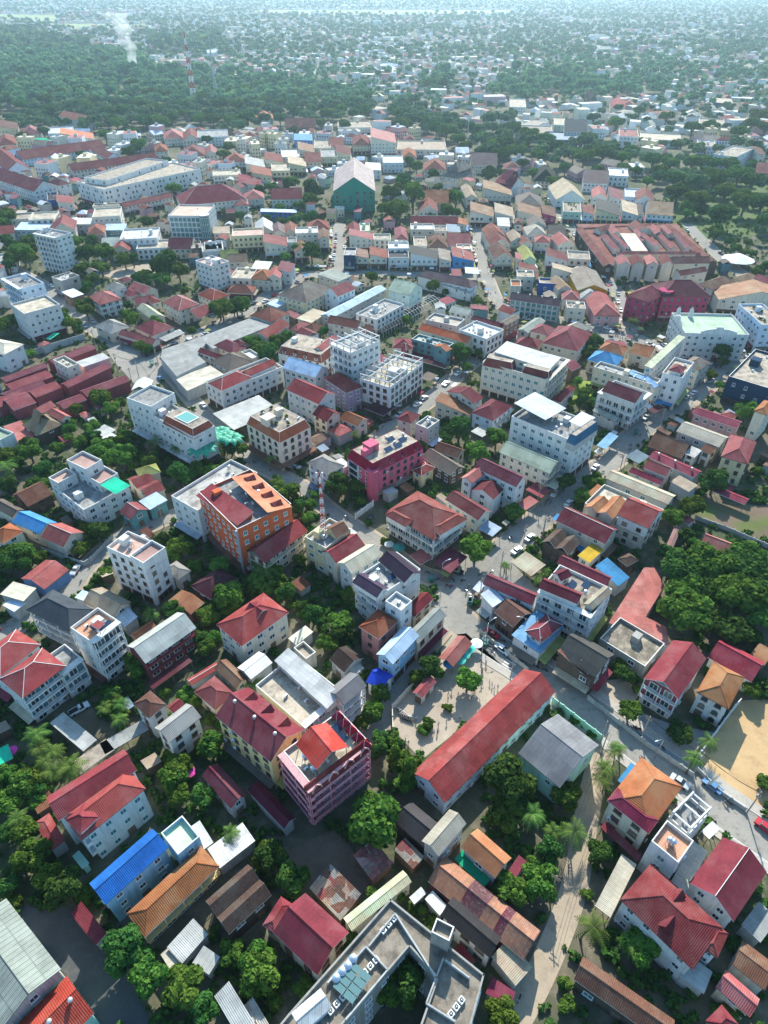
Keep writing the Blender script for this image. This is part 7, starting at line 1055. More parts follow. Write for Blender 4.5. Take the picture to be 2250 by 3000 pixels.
    if WM.f: WM.obj(name,[wallm,TRIM],root)
    if k.get('skirt') and main:  # short tiled skirt under the parapet with curved pediments
        sk=MB(T); zz=H-.2
        sk.hull([(-hw,-hd-.3,zz),(hw,-hd-.3,zz),(hw,-hd+1.42,zz),(-hw,-hd+1.42,zz)],[(-hw,-hd+1.2,zz+1.9),(hw,-hd+1.2,zz+1.9),(hw,-hd+1.42,zz+1.9),(-hw,-hd+1.42,zz+1.9)],0); sk.obj('roof_skirt',roofmat('darkred','X'),root)
        for q in range(4):
            t=-hw+w*(q+.5)/4; pd=MB(T@Matrix.Translation((t,-hd-.2,zz+.1))); prf=[(-1.3,0),(1.3,0),(1.1,.9),(.55,1.5),(0,2.1),(-.55,1.5),(-1.1,.9)]
            pd.hull([(a_,.0,b_) for a_,b_ in prf],[(a_,.22,b_) for a_,b_ in prf],0); pd.hull([(a_*.75,-.02,b_*.75+.1) for a_,b_ in prf],[(a_*.75,.01,b_*.75+.1) for a_,b_ in prf],1); pd.obj('pediment',[wallm,roofmat('darkred','X')],root)
    if k.get('pinn') and main:
        n=k['pinn']
        for q in range(n):
            t=-hd+.8+(d-1.6)*q/max(1,n-1); pn=MB(T@Matrix.Translation((hw-1.2,t,H+.9))); pn.hull([(-1.1,-.9,0),(1.1,-.9,0),(1.1,.9,0),(-1.1,.9,0)],[(-.1,-.06,1.7),(.1,-.06,1.7),(.1,.06,1.7),(-.1,.06,1.7)],0); pn.strip((-1.1,-.9,.03),(-.1,-.05,1.72),.08,1); pn.obj('pinnacle',[roofmat('crimson','X'),wallmat('pinkwall')],root)
    vis=not open_ and wc and H-z0>2.6 and not (not main and z0>0 and H-z0<2.2)
    if vis:
        if kind in('shed','canopy','market_stall','warehouse') and fac=='nn' and (kind!='warehouse'): vis=False
    if vis:
        ff={'main':main}; kk={}
        fl=k.get('fl') if main else None
        if fl: kk['fhh']=(H-z0)/fl
        if not (not main and z0>0 and H-z0<2.4):
            facade(B,bk,T,'u',fac[0],z0,iu if fac[0]=='b' or inset>.1 else .0,wc,kk); facade(B,bk,T,'v',fac[1],z0,iv if fac[1]=='b' or inset>.1 else .0,wc,kk)
        nf=int(round((H-z0)/3.15))
        if nf>=3 and roof in('flat','mansard','hip') and 'g' not in fac and inset<.4 and main:
            for f in range(1,nf):
                cm=MB(T); z=z0+f*(kk.get('fhh') or (H-z0)/nf)-.15
                if fac[0]!='b': cm.box(-hw-.1,-hd-.1,z,-hw+.06 if inset<.1 else wx0-.003,hd,z+.16)
                if fac[1]!='b': cm.box(-hw+.07,-hd-.1,z,hw,-hd+.06 if inset<.1 else wy0-.003,z+.16)
                if cm.f: cm.obj('cornice',TRIM if wc in('white','cream','greyw','bluewhite') else wallm,root)
    # things fixed to flat roofs and ridges
    Hd=H+(3.25 if roof=='mansard' else .02); kk={**o,**(k if main else {})}
    if roof in('flat','mansard') and kind!='canopy':
        used=[]
        def spot(rx,ry,m_=1.0):
            for _ in range(30):
                px=B.rs.uniform(-hw+m_+1.3,hw-m_-1.3) if hw>m_+1.4 else 0; py=B.rs.uniform(-hd+m_+1.3,hd-m_-1.3) if hd>m_+1.4 else 0
                if all(abs(px-u[0])>rx+u[2] or abs(py-u[1])>ry+u[3] for u in used): break
            used.append((px,py,rx,ry)); return px,py
        if kk.get('stair'):
            px,py=spot(2,1.8); sm=MB(T); sm.box(px-2,py-1.8,Hd-.01,px+2,py+1.8,Hd+2.7); sm.box(px-2.15,py-1.95,Hd+2.7,px+2.15,py+1.95,Hd+2.95); sh=sm.obj('stair_head',wallm,root); dm=inst('door',DOOR,sh,T@Vector((px,py-1.81,Hd)),R(a),(1,1,2))
        for q in range(kk.get('solar',0)):
            px,py=spot(1.6,.9); sm=MB(T@Matrix.Translation((px,py,Hd))); c=[(-1.6,-.9,.25),(1.6,-.9,.25),(1.6,.8,1.0),(-1.6,.8,1.0)]; sm.hull([(p[0],p[1],p[2]-.06) for p in c],c,0,1)
            for xx in (-1.4,1.4): sm.strip((xx,-.8,0),(xx,-.8,.25),.04,1); sm.strip((xx,.7,0),(xx,.7,.95),.04,1)
            sm.obj('solar_panel',[SOLAR,FRAME],root)
        for q in range(kk.get('tank',0)): px,py=spot(.9,.9); inst('water_tank',TANK,root,T@Vector((px,py,Hd)))
        nac=kk.get('ac',0) or (B.rs.randint(1,3) if main and kind in('hotel','apartment_block','shop_house','office') else 0)
        for q in range(nac): px,py=spot(.5,.4); inst('ac_unit',AC,root,T@Vector((px,py,Hd)),R(a)+B.rs.choice([0,PI/2]))
        if main and (kind in('hotel','apartment_block') or B.rs.random()<.4) and hw>3 and hd>3:
            px,py=spot(1.2,1.0); bm=MB(T); bm.box(px-1.2,py-1,Hd-.01,px+1.2,py+1,Hd+1.9+B.rs.random()); bm.obj('roof_hatch',[wallm],root)
        if kk.get('plants'):
            for q in range(7):
                px,py=B.rs.uniform(-hw*.8,hw*.8),B.rs.uniform(-hd*.8,hd*.8); inst('planter',SHRUB[q%4],root,T@Vector((px,py,Hd+.5)),B.rs.random()*6,(.9,.9,.8))
        if kk.get('frame') and main:
            fm=MB(T); n1=max(2,int(w/4)); n2=max(2,int(d/4))
            for i in range(n1+1):
                for j in range(n2+1):
                    px=-hw+.3+(w-.6)*i/n1; py=-hd+.3+(d-.6)*j/n2
                    fm.box(px-.18,py-.18,Hd-.01,px+.18,py+.18,Hd+2.6)
            for i in range(n1+1): px=-hw+.3+(w-.6)*i/n1; fm.box(px-.16,-hd+.1,Hd+2.61,px+.16,hd-.1,Hd+2.95)
            for j in range(n2+1): py=-hd+.3+(d-.6)*j/n2; fm.box(-hw+.1,py-.15,Hd+2.96,hw-.1,py+.15,Hd+3.2) if j%2==0 else None
            fm.obj('roof_frame',wallm,root)
    if main and k.get('vents'):
        n=k['vents']
        for q in range(n):
            t=-.36+.72*q/max(1,n-1)
            if roof=='shedu': p=Vector((t*w,0,H+.1*d))
            elif ax=='x': p=Vector((t*w,-hd*.18,H+rise*.8))
            else: p=Vector((-hw*.18,t*d,H+rise*.8))
            inst('turbine_vent',VENT,root,T@p)
    if main and k.get('dorm') and roof in('hip','gableu','gablev'):
        n=k['dorm']
        for q in range(n):
            t=(-.3+.6*q/max(1,n-1)) if n>1 else .05
            P_=Matrix.Translation((t*w,hd*.45,H+rise*.5)) if ax=='x' else Matrix.Translation((hw*.45,t*d,H+rise*.5))@Matrix.Rotation(PI/2,4,'Z')
            dm=MB(T@P_); dm.hull([(-1.1,-1.6,-.3),(1.1,-1.6,-.3),(0,-1.6,1.2)],[(-1.1,1.3,-.9),(1.1,1.3,-.9),(0,1.3,1.2)],0); dm.obj('dormer',[rm],root)
    if main and k.get('dormu') and roof=='hip':
        P_=Matrix.Translation((-hw*.5,-.05*d,H+rise*.45))@Matrix.Rotation(-PI/2,4,'Z'); dm=MB(T@P_); dm.hull([(-1.2,-1.5,-.3),(1.2,-1.5,-.3),(0,-1.5,1.3)],[(-1.2,1.3,-.3),(1.2,1.3,-.3),(0,1.3,1.3)],0); dm.obj('dormer',[rm],root)
    if main and k.get('spiretop'):
        sm=MB(T); z=H+rise*.6
        for q,(s,hh) in enumerate([(.75,1.6),(.5,1.6),(.3,1.8)]): caps=hip(sm,hw*s,hd*s,z,min(hw,hd)*s*.9); z+=hh
        for (r0,z0_),(r1,z1_) in zip([(.9,0),(.6,1.4),(.4,2.6),(.2,4)],[(.6,1.4),(.4,2.6),(.2,4),(.04,7)]): sm.cyl(0,0,z+z0_,z+z1_,r0,r1,8,1)
        sm.obj('spire',[rm,roofmat('redbrown')],root)
    return rise
PLUR={'house':'houses of the old town','shed':'sheet roofed sheds','canopy':'canopies and awnings','market_stall':'maroon market rows','shop_house':'shop houses along the streets','hotel':'hotels','apartment_block':'apartment blocks','warehouse':'warehouses','guest_house':'guest houses','pavilion':'pavilions','school':'school wings','temple':'temple halls','market_hall':'market halls','restaurant':'restaurants'}
LMS=[]; FOOT=[]
def finish_windows(B):
    W_=sorted(B.wins,key=lambda q:(q[0]))
    if len(W_)>96:
        st=len(W_)/96.; W_=[W_[int(i*st)] for i in range(96)]
    for pr,st,p,rz,sc in W_:
        if st=='door': inst('door',DOOR,B.root,p,rz,sc)
        elif st=='ac': inst('ac_unit',AC,B.root,p+Matrix.Rotation(rz,3,'Z')@Vector((0,-.22,0)),rz,sc)
        else: inst('window',WIN[st],B.root,p,rz,sc)
for ent in TOWN:
    kind,lab,lm,cx,cy,yaw,blocks,k=ent
    rt=empty(kind,(cx,cy,0),R(yaw)); tag(rt,lab,kind.replace('_',' '),PLUR.get(kind))
    if lm: LMS.append((lm,cx,cy))
    B=Bld(rt); B.kind=kind; B.solid=bool(k.get('rw')); B.rb=k.get('rb'); B.rs=random.Random(lab); B.cornice=False
    wc=blocks[0][9]; B.style='s' if k.get('shut') else B.rs.choice('wwwkt' if wc not in('yellow','terracotta') else 'kk'); B.ww=B.rs.choice([1.3,1.5,1.8]); B.hh=B.rs.choice([1.4,1.5,1.65])
    for i,bk in enumerate(blocks):
        if bk[10][0:1]=='': bk[10]='nn'
        build_block(B,bk,i==0,kind,k,i)
        T=Matrix.Translation((cx,cy,0))@Matrix.Rotation(R(yaw),4,'Z')@blockT(bk); c=T@Vector((0,0,0)); FOOT.append((c.x,c.y,R(yaw+bk[2]),bk[3]/2,bk[4]/2,bk[6]))
    # one off features
    b0=blocks[0]; w,d,H=b0[3],b0[4],b0[6]
    if k.get('zig'):
        m=MB()
        for f in range(5):
            z=f*3.1; y0,y1=(-2.4,2.4) if f%2==0 else (2.4,-2.4)
            m.hull([(w/2+.1,y0-.1,z),(w/2+1.4,y0-.1,z),(w/2+1.4,y1,z+2.9),(w/2+.1,y1,z+2.9)],[(w/2+.1,y0-.1,z+.2),(w/2+1.4,y0-.1,z+.2),(w/2+1.4,y1,z+3.1),(w/2+.1,y1,z+3.1)]); m.box(w/2+.1,y1-.7,z+3.12,w/2+1.5,y1+.7,z+3.25); m.strip((w/2+1.4,y0,z+1.1),(w/2+1.4,y1,z+4),.04)
        m.obj('outside_stair',wallmat('greyw'),rt)
    if k.get('stripe'):
        for t in (-.12,.18): m=MB(); m.box(t*w-.9,-d/2-.25,1,t*w+.9,-d/2-.02,H-.5); m.obj('facade_stripe',BLUEP,rt)
    if k.get('panel'):
        m=MB(); m.box(-w/2-.5,d*.02,0,-w/2-.02,d*.42,H-.6,0); 
        for q in range(4): m.box(-w/2-.53,d*.06,1+q*2.6,-w/2-.501,d*.38,2.9+q*2.6,1)
        m.obj('glass_stair_panel',[FRAME,GLASS],rt); m=MB(); m.cyl(-w/2+1.0,-d/2+1.0,0,H+1.2,2.1,2.1,14); m.obj('corner_tower',wallmat('hotpink'),rt)
    if k.get('tower'):
        x0,y0=(w/2,-d/2) if k['tower']==1 else (-w/2,-d/2+.5); m=MB(); r=3.2; n=16
        m.cyl(x0,y0,0,H+1.5,r,r,n,0); m.cyl(x0,y0,H+1.5,H+2.0,r+.5,r+.5,n,1); m.obj('corner_tower',[TEALG,wallmat(wc)],rt)
        m=MB()
        for q in range(n): t=2*PI*q/n; m.box(x0+r*math.cos(t)-.1,y0+r*math.sin(t)-.1,0,x0+r*math.cos(t)+.1,y0+r*math.sin(t)+.1,H+1.5)
        for q in range(5): m.cyl(x0,y0,q*H/4,q*H/4+.2,r+.08,r+.08,n)
        m.obj('mullion_ring',wallmat(wc),rt)
    if k.get('crest'):
        for (xx,yy,sx,sy) in ((0,-d/2,w*.6,.5),(-w/2,0,.5,d*.5)):
            m=MB(); n=16
            for q in range(n):
                t=q/n; hh=2.3*abs(math.sin(PI*t))**.5+(.8 if .42<t<.58 else 0); 
                if sx>sy: m.box(xx-sx/2+sx*t,yy-.25,H+.5,xx-sx/2+sx*(q+1)/n-.001,yy+.25,H+1+hh)
                else: m.box(xx-.25,yy-sy/2+sy*t,H+.5,xx+.25,yy-sy/2+sy*(q+1)/n-.001,H+1+hh)
            m.obj('scalloped_parapet',wallmat('white'),rt)
        for xx in (-w/2+2,-w/2+8): m=MB(); m.cyl(xx,d/2-3,H,H+3.4,1.2,.9,10); m.cyl(xx,d/2-3,H+3.4,H+5,1.0,.1,10); m.obj('roof_urn',wallmat('white'),rt)
    if k.get('sign'):
        m=MB()
        for q in range(4): xx=-w/2+.0; yy=d*.05-q*.75; m.box(-w/2-.14,yy-.28,2.6,-w/2-.02,yy-.18,3.5); m.box(-w/2-.14,yy+.18,2.6,-w/2-.02,yy+.28,3.5); m.box(-w/2-.14,yy-.17,3.3 if q%2 else 2.95,-w/2-.02,yy+.17,3.5 if q%2 else 3.15)
        m.obj('sign_letters',FRAME,rt); m=MB(); m.strip((-w/2-.5,-d/2-.4,0),(-w/2-.5,-d/2-.4,H+1),.4,0,8); m.obj('chimney_pipe',plain('pipe_grey',(.28,.28,.3)),rt)
        for q in range(4): # red gabled dormers on the peach roof
            bw_=blocks[2]; T=blockT(bw_); tt=-.36+.24*q; dm=MB(T@Matrix.Translation((bw_[3]*.08,tt*bw_[4],bw_[6]+bw_[3]*.22*.5))@Matrix.Rotation(PI/2,4,'Z')); dm.hull([(-1.3,-1.6,-.35),(1.3,-1.6,-.35),(0,-1.6,1.0)],[(-1.3,1.5,.2),(1.3,1.5,.2),(0,1.5,.9)],0); dm.obj('dormer',roofmat('darkred','Y'),rt)
    if k.get('base'):
        m=MB(); m.box(-w/2-2.5,-d/2-2.5,3,w/2+2,-d/2-.2,3.3); m.box(-w/2-2.5,-d/2-.19,3.01,-w/2-.2,d/2,3.31); m.obj('street_canopy',roofmat('rustbrown','X'),rt)
    finish_windows(B)
# many sided buildings
for kind,lab,H,P,rc,wc,lm in POLY:
    cx=sum(p[0] for p in P)/len(P); cy=sum(p[1] for p in P)/len(P); rt=empty(kind,(cx,cy,0)); tag(rt,lab,kind.replace('_',' '),PLUR.get(kind)); Q=[(p[0]-cx,p[1]-cy) for p in P]
    if lm: LMS.append((lm,cx,cy))
    ar=sum(Q[i][0]*Q[(i+1)%len(Q)][1]-Q[(i+1)%len(Q)][0]*Q[i][1] for i in range(len(Q)))
    if ar<0: Q=Q[::-1]
    big=kind=='hotel'; m=MB(); n=len(Q)
    m.hull([(x,y,H-.2 if not big else H-.05) for x,y in Q],[(x,y,H) for x,y in Q],0,1); m.obj('roof',[roofmat(rc,'X'),FRAME],rt)
    m=MB()
    for i in range(n):
        a=Vector((*Q[i],0));b_=Vector((*Q[(i+1)%n],0)); m.poly([(a.x,a.y,0),(b_.x,b_.y,0),(b_.x,b_.y,H-.02),(a.x,a.y,H-.02)])
        if big:
            dd=(b_-a).normalized(); s=Vector((-dd.y,dd.x,0))*.3; lo=[a,b_,b_+s,a+s]; m.hull([(p.x,p.y,H-.01) for p in lo],[(p.x,p.y,H+.7) for p in lo])
    m.obj('wall',wallmat(wc),rt)
    for i in range(n): a,b_=Q[i],Q[(i+1)%n]; FOOT.append((cx+(a[0]+b_[0])/2,cy+(a[1]+b_[1])/2,math.atan2(b_[1]-a[1],b_[0]-a[0]),math.hypot(b_[0]-a[0],b_[1]-a[1])/2,2.5,H))
    if big:
        for a,b_ in DECKPARTS['wall']:
            A=Vector((a[0]-cx,a[1]-cy,0));B_=Vector((b_[0]-cx,b_[1]-cy,0)); dd=(B_-A).normalized(); s=Vector((-dd.y,dd.x,0))*.12; m=MB(); m.hull([(p.x,p.y,H+.005) for p in (A-s,B_-s,B_+s,A+s)],[(p.x,p.y,H+.95) for p in (A-s,B_-s,B_+s,A+s)]); m.obj('deck_wall',wallmat('greywall'),rt)
        for i,dk in enumerate(DECK):
            for q in (-1,0,1): inst('roof_fan',FAN,rt,(dk[1]-cx+q*1.25*.72,dk[2]-cy+q*1.25*.72,H),R(45),(.8,.8,.8))
        sp=[Vector((p[0]-cx,p[1]-cy,0)) for p in DECKPARTS['solar']]
        for i in range(2):
            for j in range(4):
                f=lambda u,v:(sp[0]*(1-u)+sp[1]*u)*(1-v)+(sp[3]*(1-u)+sp[2]*u)*v; u0,u1,v0,v1=i/2+.02,(i+1)/2-.02,j/4+.015,(j+1)/4-.015; c=[f(u0,v0),f(u1,v0),f(u1,v1),f(u0,v1)]
                m=MB(); m.hull([(p.x,p.y,H+1.5) for p in c],[(p.x,p.y,H+1.6) for p in c],0,1); m.strip((c[0].x,c[0].y,H),(c[0].x,c[0].y,H+1.5),.05,1); m.strip((c[2].x,c[2].y,H),(c[2].x,c[2].y,H+1.5),.05,1); m.obj('solar_panel',[plain('glass_rack',(.10,.19,.19),.1,.6),FRAME],rt)
        for p in DECKPARTS['tank']: inst('water_tank',TANK,rt,(p[0]-cx,p[1]-cy,H),0,(1.1,1.1,.9))
        for key,rc_,wc_,rt_ in (('gable','white','bluewhite','gablev'),('tower','rawdeck','concrete2','flat')):
            (l,f_,r_),h=DECKPARTS[key]; L_=Vector(l);F_=Vector(f_);R_=Vector(r_); a=math.atan2((R_-F_).y,(R_-F_).x); c=(L_+R_)/2
            Bq=Bld(rt); Bq.rs=random.Random(5); Bq.style='w';Bq.ww=1.2;Bq.hh=1.2;Bq.cornice=False
            build_block(Bq,[c.x-cx,c.y-cy,math.degrees(a),(R_-F_).length,(L_-F_).length,H+.01,h,rt_,rc_,wc_,'nn',{}],False,'x',{},0)
        for i in range(n):
            a=Vector((*Q[i],0));b_=Vector((*Q[(i+1)%n],0)); dd=b_-a; nn=int(dd.length/3.4); ang=math.atan2(dd.y,dd.x); nm=Vector((dd.y,-dd.x,0)).normalized()
            if nn<1 or (nm.y>-.1): continue
            for f in range(4):
                for q in range(nn): p=a+dd*((q+.5)/nn)+nm*.02; inst('window',WIN['w'],rt,(p.x,p.y,f*3.3+1),ang,(1.6,1,1.5))
# walls
for lab,wc,h,P in WALLS:
    x0,y0=P[0]; rt=empty('compound_wall',(x0,y0,0)); tag(rt,lab,'wall','compound walls'); m=MB(); pm=MB()
    for a,b_ in zip(P,P[1:]):
        A=Vector((a[0]-x0,a[1]-y0,0));B_=Vector((b_[0]-x0,b_[1]-y0,0)); dd=(B_-A); L_=dd.length; dd.normalize(); s=Vector((-dd.y,dd.x,0))*.1
        m.hull([tuple(p) for p in (A-s,B_-s,B_+s,A+s)],[(p.x,p.y,h) for p in (A-s,B_-s,B_+s,A+s)])
        for q in range(int(L_/3)+1): p=A+dd*(q*3); pm.box(p.x-.16,p.y-.16,0,p.x+.16,p.y+.16,h+.25)
    m.obj('wall_panel',wallmat(wc),rt); pm.obj('wall_piers',wallmat(wc),rt)
# ---------------------------------------------------------------- occupancy
OCC={}; CS=3.0
def mark(cx,cy,a,hw,hd,pad=.8):
    c,s=math.cos(a),math.sin(a); r=math.hypot(hw,hd)+pad
    for i in range(int((cx-r)//CS),int((cx+r)//CS)+1):
        for j in range(int((cy-r)//CS),int((cy+r)//CS)+1):
            x=(i+.5)*CS-cx;y=(j+.5)*CS-cy
            if abs(x*c+y*s)<=hw+pad and abs(-x*s+y*c)<=hd+pad: OCC[(i,j)]=1
for f in FOOT: mark(*f[:5])
for n,(L,w) in ROADL.items():
    for p,q in zip(L,L[1:]):
        m_=(p+q)/2; mark(m_.x,m_.y,math.atan2(q.y-p.y,q.x-p.x),(q-p).length/2,w/2+.5,.5)
def inside(P,x,y):
    r=False; j=len(P)-1
    for i in range(len(P)):
        if (P[i][1]>y)!=(P[j][1]>y) and x<(P[j][0]-P[i][0])*(y-P[i][1])/(P[j][1]-P[i][1])+P[i][0]: r=not r
        j=i
    return r
def occ(x,y): return (int(x//CS),int(y//CS)) in OCC
for n,P,mt,l in PATCH:
    if mt in('lawn','lawn2'): continue
    xs_=[p[0] for p in P];ys_=[p[1] for p in P]
    for i in range(int(min(xs_)//CS),int(max(xs_)//CS)+1):
        for j in range(int(min(ys_)//CS),int(max(ys_)//CS)+1):
            if inside(P,(i+.5)*CS,(j+.5)*CS): OCC[(i,j)]=2
# ---------------------------------------------------------------- trees
ORD=['nearest','second nearest','third nearest','fourth nearest','fifth nearest','sixth nearest','seventh nearest','eighth nearest','ninth nearest','tenth nearest']+['%s nearest'%x for x in 'eleventh twelfth thirteenth fourteenth fifteenth sixteenth seventeenth eighteenth nineteenth twentieth'.split()]
LMS+=[('sand lot',102,112),('ploughed field',118,150)]
def pts_grid(y0,y1,step,k=.62):
    out=[]; y=y0
    while y<y1:
        st=step*(1+max(0,(y-900))/2600); x=-(y*k+60)
        while x<y*k+60: out.append((x+nprs.uniform(-.38,.38)*st,y+nprs.uniform(-.38,.38)*st)); x+=st
        y+=st*(1+.25*(y>1500))
    return out
def clus(x,y): return .5+.28*math.sin(x*.0105+1.7*math.sin(y*.0043))+.28*math.sin(y*.0091+1.3*math.sin(x*.0057)+.8)
def zone(x,y):
    for P in WOODS:
        if inside(P,x,y): return 'w'
    for P in FIELDS:
        if inside(P,x,y): return 'f'
    for P in MIXED:
        if inside(P,x,y): return 'm'
    return 't'
class Labeler:
    def __init__(s): s.b={}
    def add(s,o,phrase,x,y):
        bd=None
        for n,a,c in LMS:
            q=(x-a)**2+(y-c)**2
            if bd is None or q<bd[0]: bd=(q,n,x-a,y-c)
        q,n,dx,dy=bd; rel=('left of' if dx<0 else 'right of') if abs(dx)>abs(dy) else ('in front of' if dy<0 else 'behind')
        s.b.setdefault((phrase,n,rel),[]).append((q,o))
    def finish(s):
        for (p,n,rel),l in s.b.items():
            l.sort(key=lambda t:t[0])
            for i,(q,o) in enumerate(l): o['label']=f'{p} {rel} the {n}' if len(l)==1 else f'{p} {ORD[min(i,19)]} the {n}, {rel} it'
LB=Labeler()
def tree(k,x,y,Rr,i):
    rs=random.Random(i*31+5)
    if k=='p':
        rt=empty('palm_tree',(x,y,0),rs.random()*6.28); tag(rt,None,'palm','palm trees'); h=max(5,min(11,Rr*1.7)); c=max(2.4,min(4.2,Rr))
        inst('trunk',PTRUNK,rt,(0,0,0),0,(h,h,h)); inst('crown',PCROWN[i%4],rt,(.25*h,0,h),rs.random()*6,(c,c,c)); LB.add(rt,('tall' if h>8 else 'slim')+' coconut palm',x,y); return
    if k=='s':
        rt=empty('banana_plant',(x,y,0),rs.random()*6.28); tag(rt,None,'plant','small leafy plants'); h=3; inst('trunk',PTRUNK,rt,(0,0,0),0,(h*1.6,h*1.6,h)); inst('crown',PCROWN[i%4],rt,(.4,0,h),0,(1.7,1.7,1.5)); LB.add(rt,'small leafy palm like plant',x,y); return
    if Rr<2.0 and k!='d':
        o=bpy.data.objects.new('shrub',SHRUB[i%4]); COL.objects.link(o); o.location=(x,y,Rr*.62); o.rotation_euler=(0,0,rs.random()*6); o.scale=(Rr*1.1,Rr*1.1,Rr*.95); tag(o,None,'shrub','garden shrubs'); LB.add(o,['small green','bright green','small dark green','leafy green'][i%4]+' shrub',x,y); return
    if k=='g':
        rt=empty('bamboo_clump',(x,y,0),rs.random()*6.28); tag(rt,None,'tree','bright feathery clumps'); c=Rr*1.15; inst('trunk',TRUNK,rt,(0,0,c*1.25),0,(c,c,c*1.2)); inst('crown',BAMB[i%2],rt,(0,0,c*1.5),0,(c,c,c*1.5)); LB.add(rt,'bright yellow green feathery clump',x,y); return
    dk=k=='d'; rt=empty('rain_tree' if dk else 'tree',(x,y,0),rs.random()*6.28); tag(rt,None,'tree','broad dark trees' if dk else 'trees among the houses')
    zc=Rr*1.15*rs.uniform(.9,1.1) if k!='h' else Rr+5.5; c=Rr*1.08
    inst('trunk',TRUNK,rt,(0,0,zc),0,(c,c,zc/1.15)); inst('crown',(CROWND if dk else CROWN)[i%(4 if dk else 6)],rt,(0,0,zc),0,(c,c,c*rs.uniform(.82,1.0)))
    LB.add(rt,('broad' if Rr>5.5 else 'round' if Rr>3.5 else 'small')+' '+(['dark green','deep green'][i%2] if dk else ['green','bright green','dark green'][i%3])+' tree',x,y)
for i,(k,x,y,Rr) in enumerate(TREES): tree(k,x,y,Rr,i)
LB.finish()
# ---------------------------------------------------------------- undergrowth in the gaps between the houses
def gapcards():
    P=[];Sz=[]
    for i in range(-110,150):
        for j in range(8,190):
            x,y=(i+.5)*CS,(j+.5)*CS
            if abs(x)>y*.66+45 or (i,j) in OCC: continue
            v=math.sin(x*.071+1.3)*math.cos(y*.059)+.6*math.sin(x*.19+y*.13)
            pr=(.85 if y<230 else .45) if v>-.25 else .3
            if nprs.rand()<pr:
                for q in range(3 if y<240 else 1): P.append((x+nprs.uniform(-1.5,1.5),y+nprs.uniform(-1.5,1.5))); Sz.append(nprs.uniform(.7,1.9))
    return np.array(P),np.array(Sz)
for k,x,y,Rr in TREES:
    if y>230 and Rr>1.5: mark(x,y,0,Rr*.7,Rr*.7,0)
SMC=['maroon','marketred','redbrown','maroonpink','palegrey','rustbrown','darkred','cream','tanbrown','redpink','greybrown','crimsonr','white','taupe','bluewhite','brown']
def small(i):
    rs=random.Random(300+i); w,d=rs.uniform(5,8.5),rs.uniform(5,9.5); H=rs.choice([3.2,3.6,5.5,6.5]); m=MB(); ax='x' if i%2 else 'y'; ri=min(w,d)*.24; rc=SMC[i%16]
    if i%4==3: m.hull([(-w/2,-d/2,H-.1),(w/2,-d/2,H-.1),(w/2,d/2,H+.7),(-w/2,d/2,H+.7)],[(-w/2,-d/2,H),(w/2,-d/2,H),(w/2,d/2,H+.8),(-w/2,d/2,H+.8)]); 
    elif i%3==0: hip(m,w/2,d/2,H,ri)
    else: gable(m,w/2,d/2,H,ax,ri)
    b=MB(); b.box(-w/2+.3,-d/2+.3,0,w/2-.3,d/2-.3,H-.17); return m.mesh('roof',[roofmat(rc,'X' if ax=='x' else 'Y'),FRAME]),b.mesh('wall',[wallmat(['cream','greyw','pinkwall','darkwood','white','tealwall','yellowc'][i%7])]),w,d,H,rc
SM=[small(i) for i in range(32)]; NAM={'marketred':'dark red','redbrown':'red brown','maroonpink':'maroon pink','palegrey':'pale grey','rustbrown':'rust brown','darkred':'dark red','tanbrown':'tan brown','redpink':'rose red','greybrown':'grey brown','crimsonr':'crimson','taupe':'grey brown','bluewhite':'bluish white'}
SLB=Labeler(); nsm=0; SMALLC=pts_grid(225,640,10.5); nprs.shuffle(SMALLC)
for x,y in SMALLC:
    x,y=float(x),float(y)
    if nsm>=285 or zone(x,y)!='t' or any(inside(P,x,y) for n,P,mt,l in PATCH) or (x>150 and y>430): continue
    if x<-20 and y<255 and nprs.rand()<.8: continue
    rb,wb,w,d,H,rc=SM[nprs.randint(32)]; a=R(nprs.choice([42,44,46,88,2]))if y<380 else R(nprs.choice([0,4,-6,45,50])); hw,hd=w/2+.2,d/2+.2; c,s=math.cos(a),math.sin(a)
    if any(occ(x+u*hw*c-v*hd*s,y+u*hw*s+v*hd*c) for u in(-1,0,1) for v in(-1,0,1)): continue
    rt=empty('small_house',(x,y,0),a); tag(rt,None,'house','small houses packed behind the streets'); inst('roof',rb,rt,(0,0,0)); inst('wall',wb,rt,(0,0,0)); nf=int(w/2.2)
    for q in range(nf): inst('window',WIN['k'],rt,(-w/2+.3+(w-.6)*(q+.5)/nf,-d/2+.29,.9),0,(1.1,1,1.2))
    mark(x,y,a,w/2,d/2,0); nsm+=1; SLB.add(rt,f'small {NAM.get(rc,rc)} roofed house',x,y)
def leanto(i):
    rs=random.Random(700+i); w,d,H=rs.uniform(2.6,4.4),rs.uniform(3,5.6),rs.uniform(2.5,3.4); m=MB(); c=[(-w/2,-d/2,H),(w/2,-d/2,H),(w/2,d/2,H+.6),(-w/2,d/2,H+.6)]; m.hull([(p[0],p[1],p[2]-.08) for p in c],c); b=MB(); b.hull([(-w/2+.2,-d/2+.2,0),(w/2-.2,-d/2+.2,0),(w/2-.2,d/2-.2,0),(-w/2+.2,d/2-.2,0)],[(-w/2+.2,-d/2+.2,H-.09),(w/2-.2,-d/2+.2,H-.09),(w/2-.2,d/2-.2,H+.4),(-w/2+.2,d/2-.2,H+.4)]); rc=['palegrey','rust','maroonpink','greybrown','patch','bluegrey','rustbrown','tan','corrbrown','white'][i%10]
    return m.mesh('roof',[roofmat(rc,'X')]),b.mesh('wall',[wallmat(['rustwall','greywall','darkwood'][i%3])]),w,d,rc
LT=[leanto(i) for i in range(20)]; nl=0; LC_=pts_grid(52,235,6.0); nprs.shuffle(LC_)
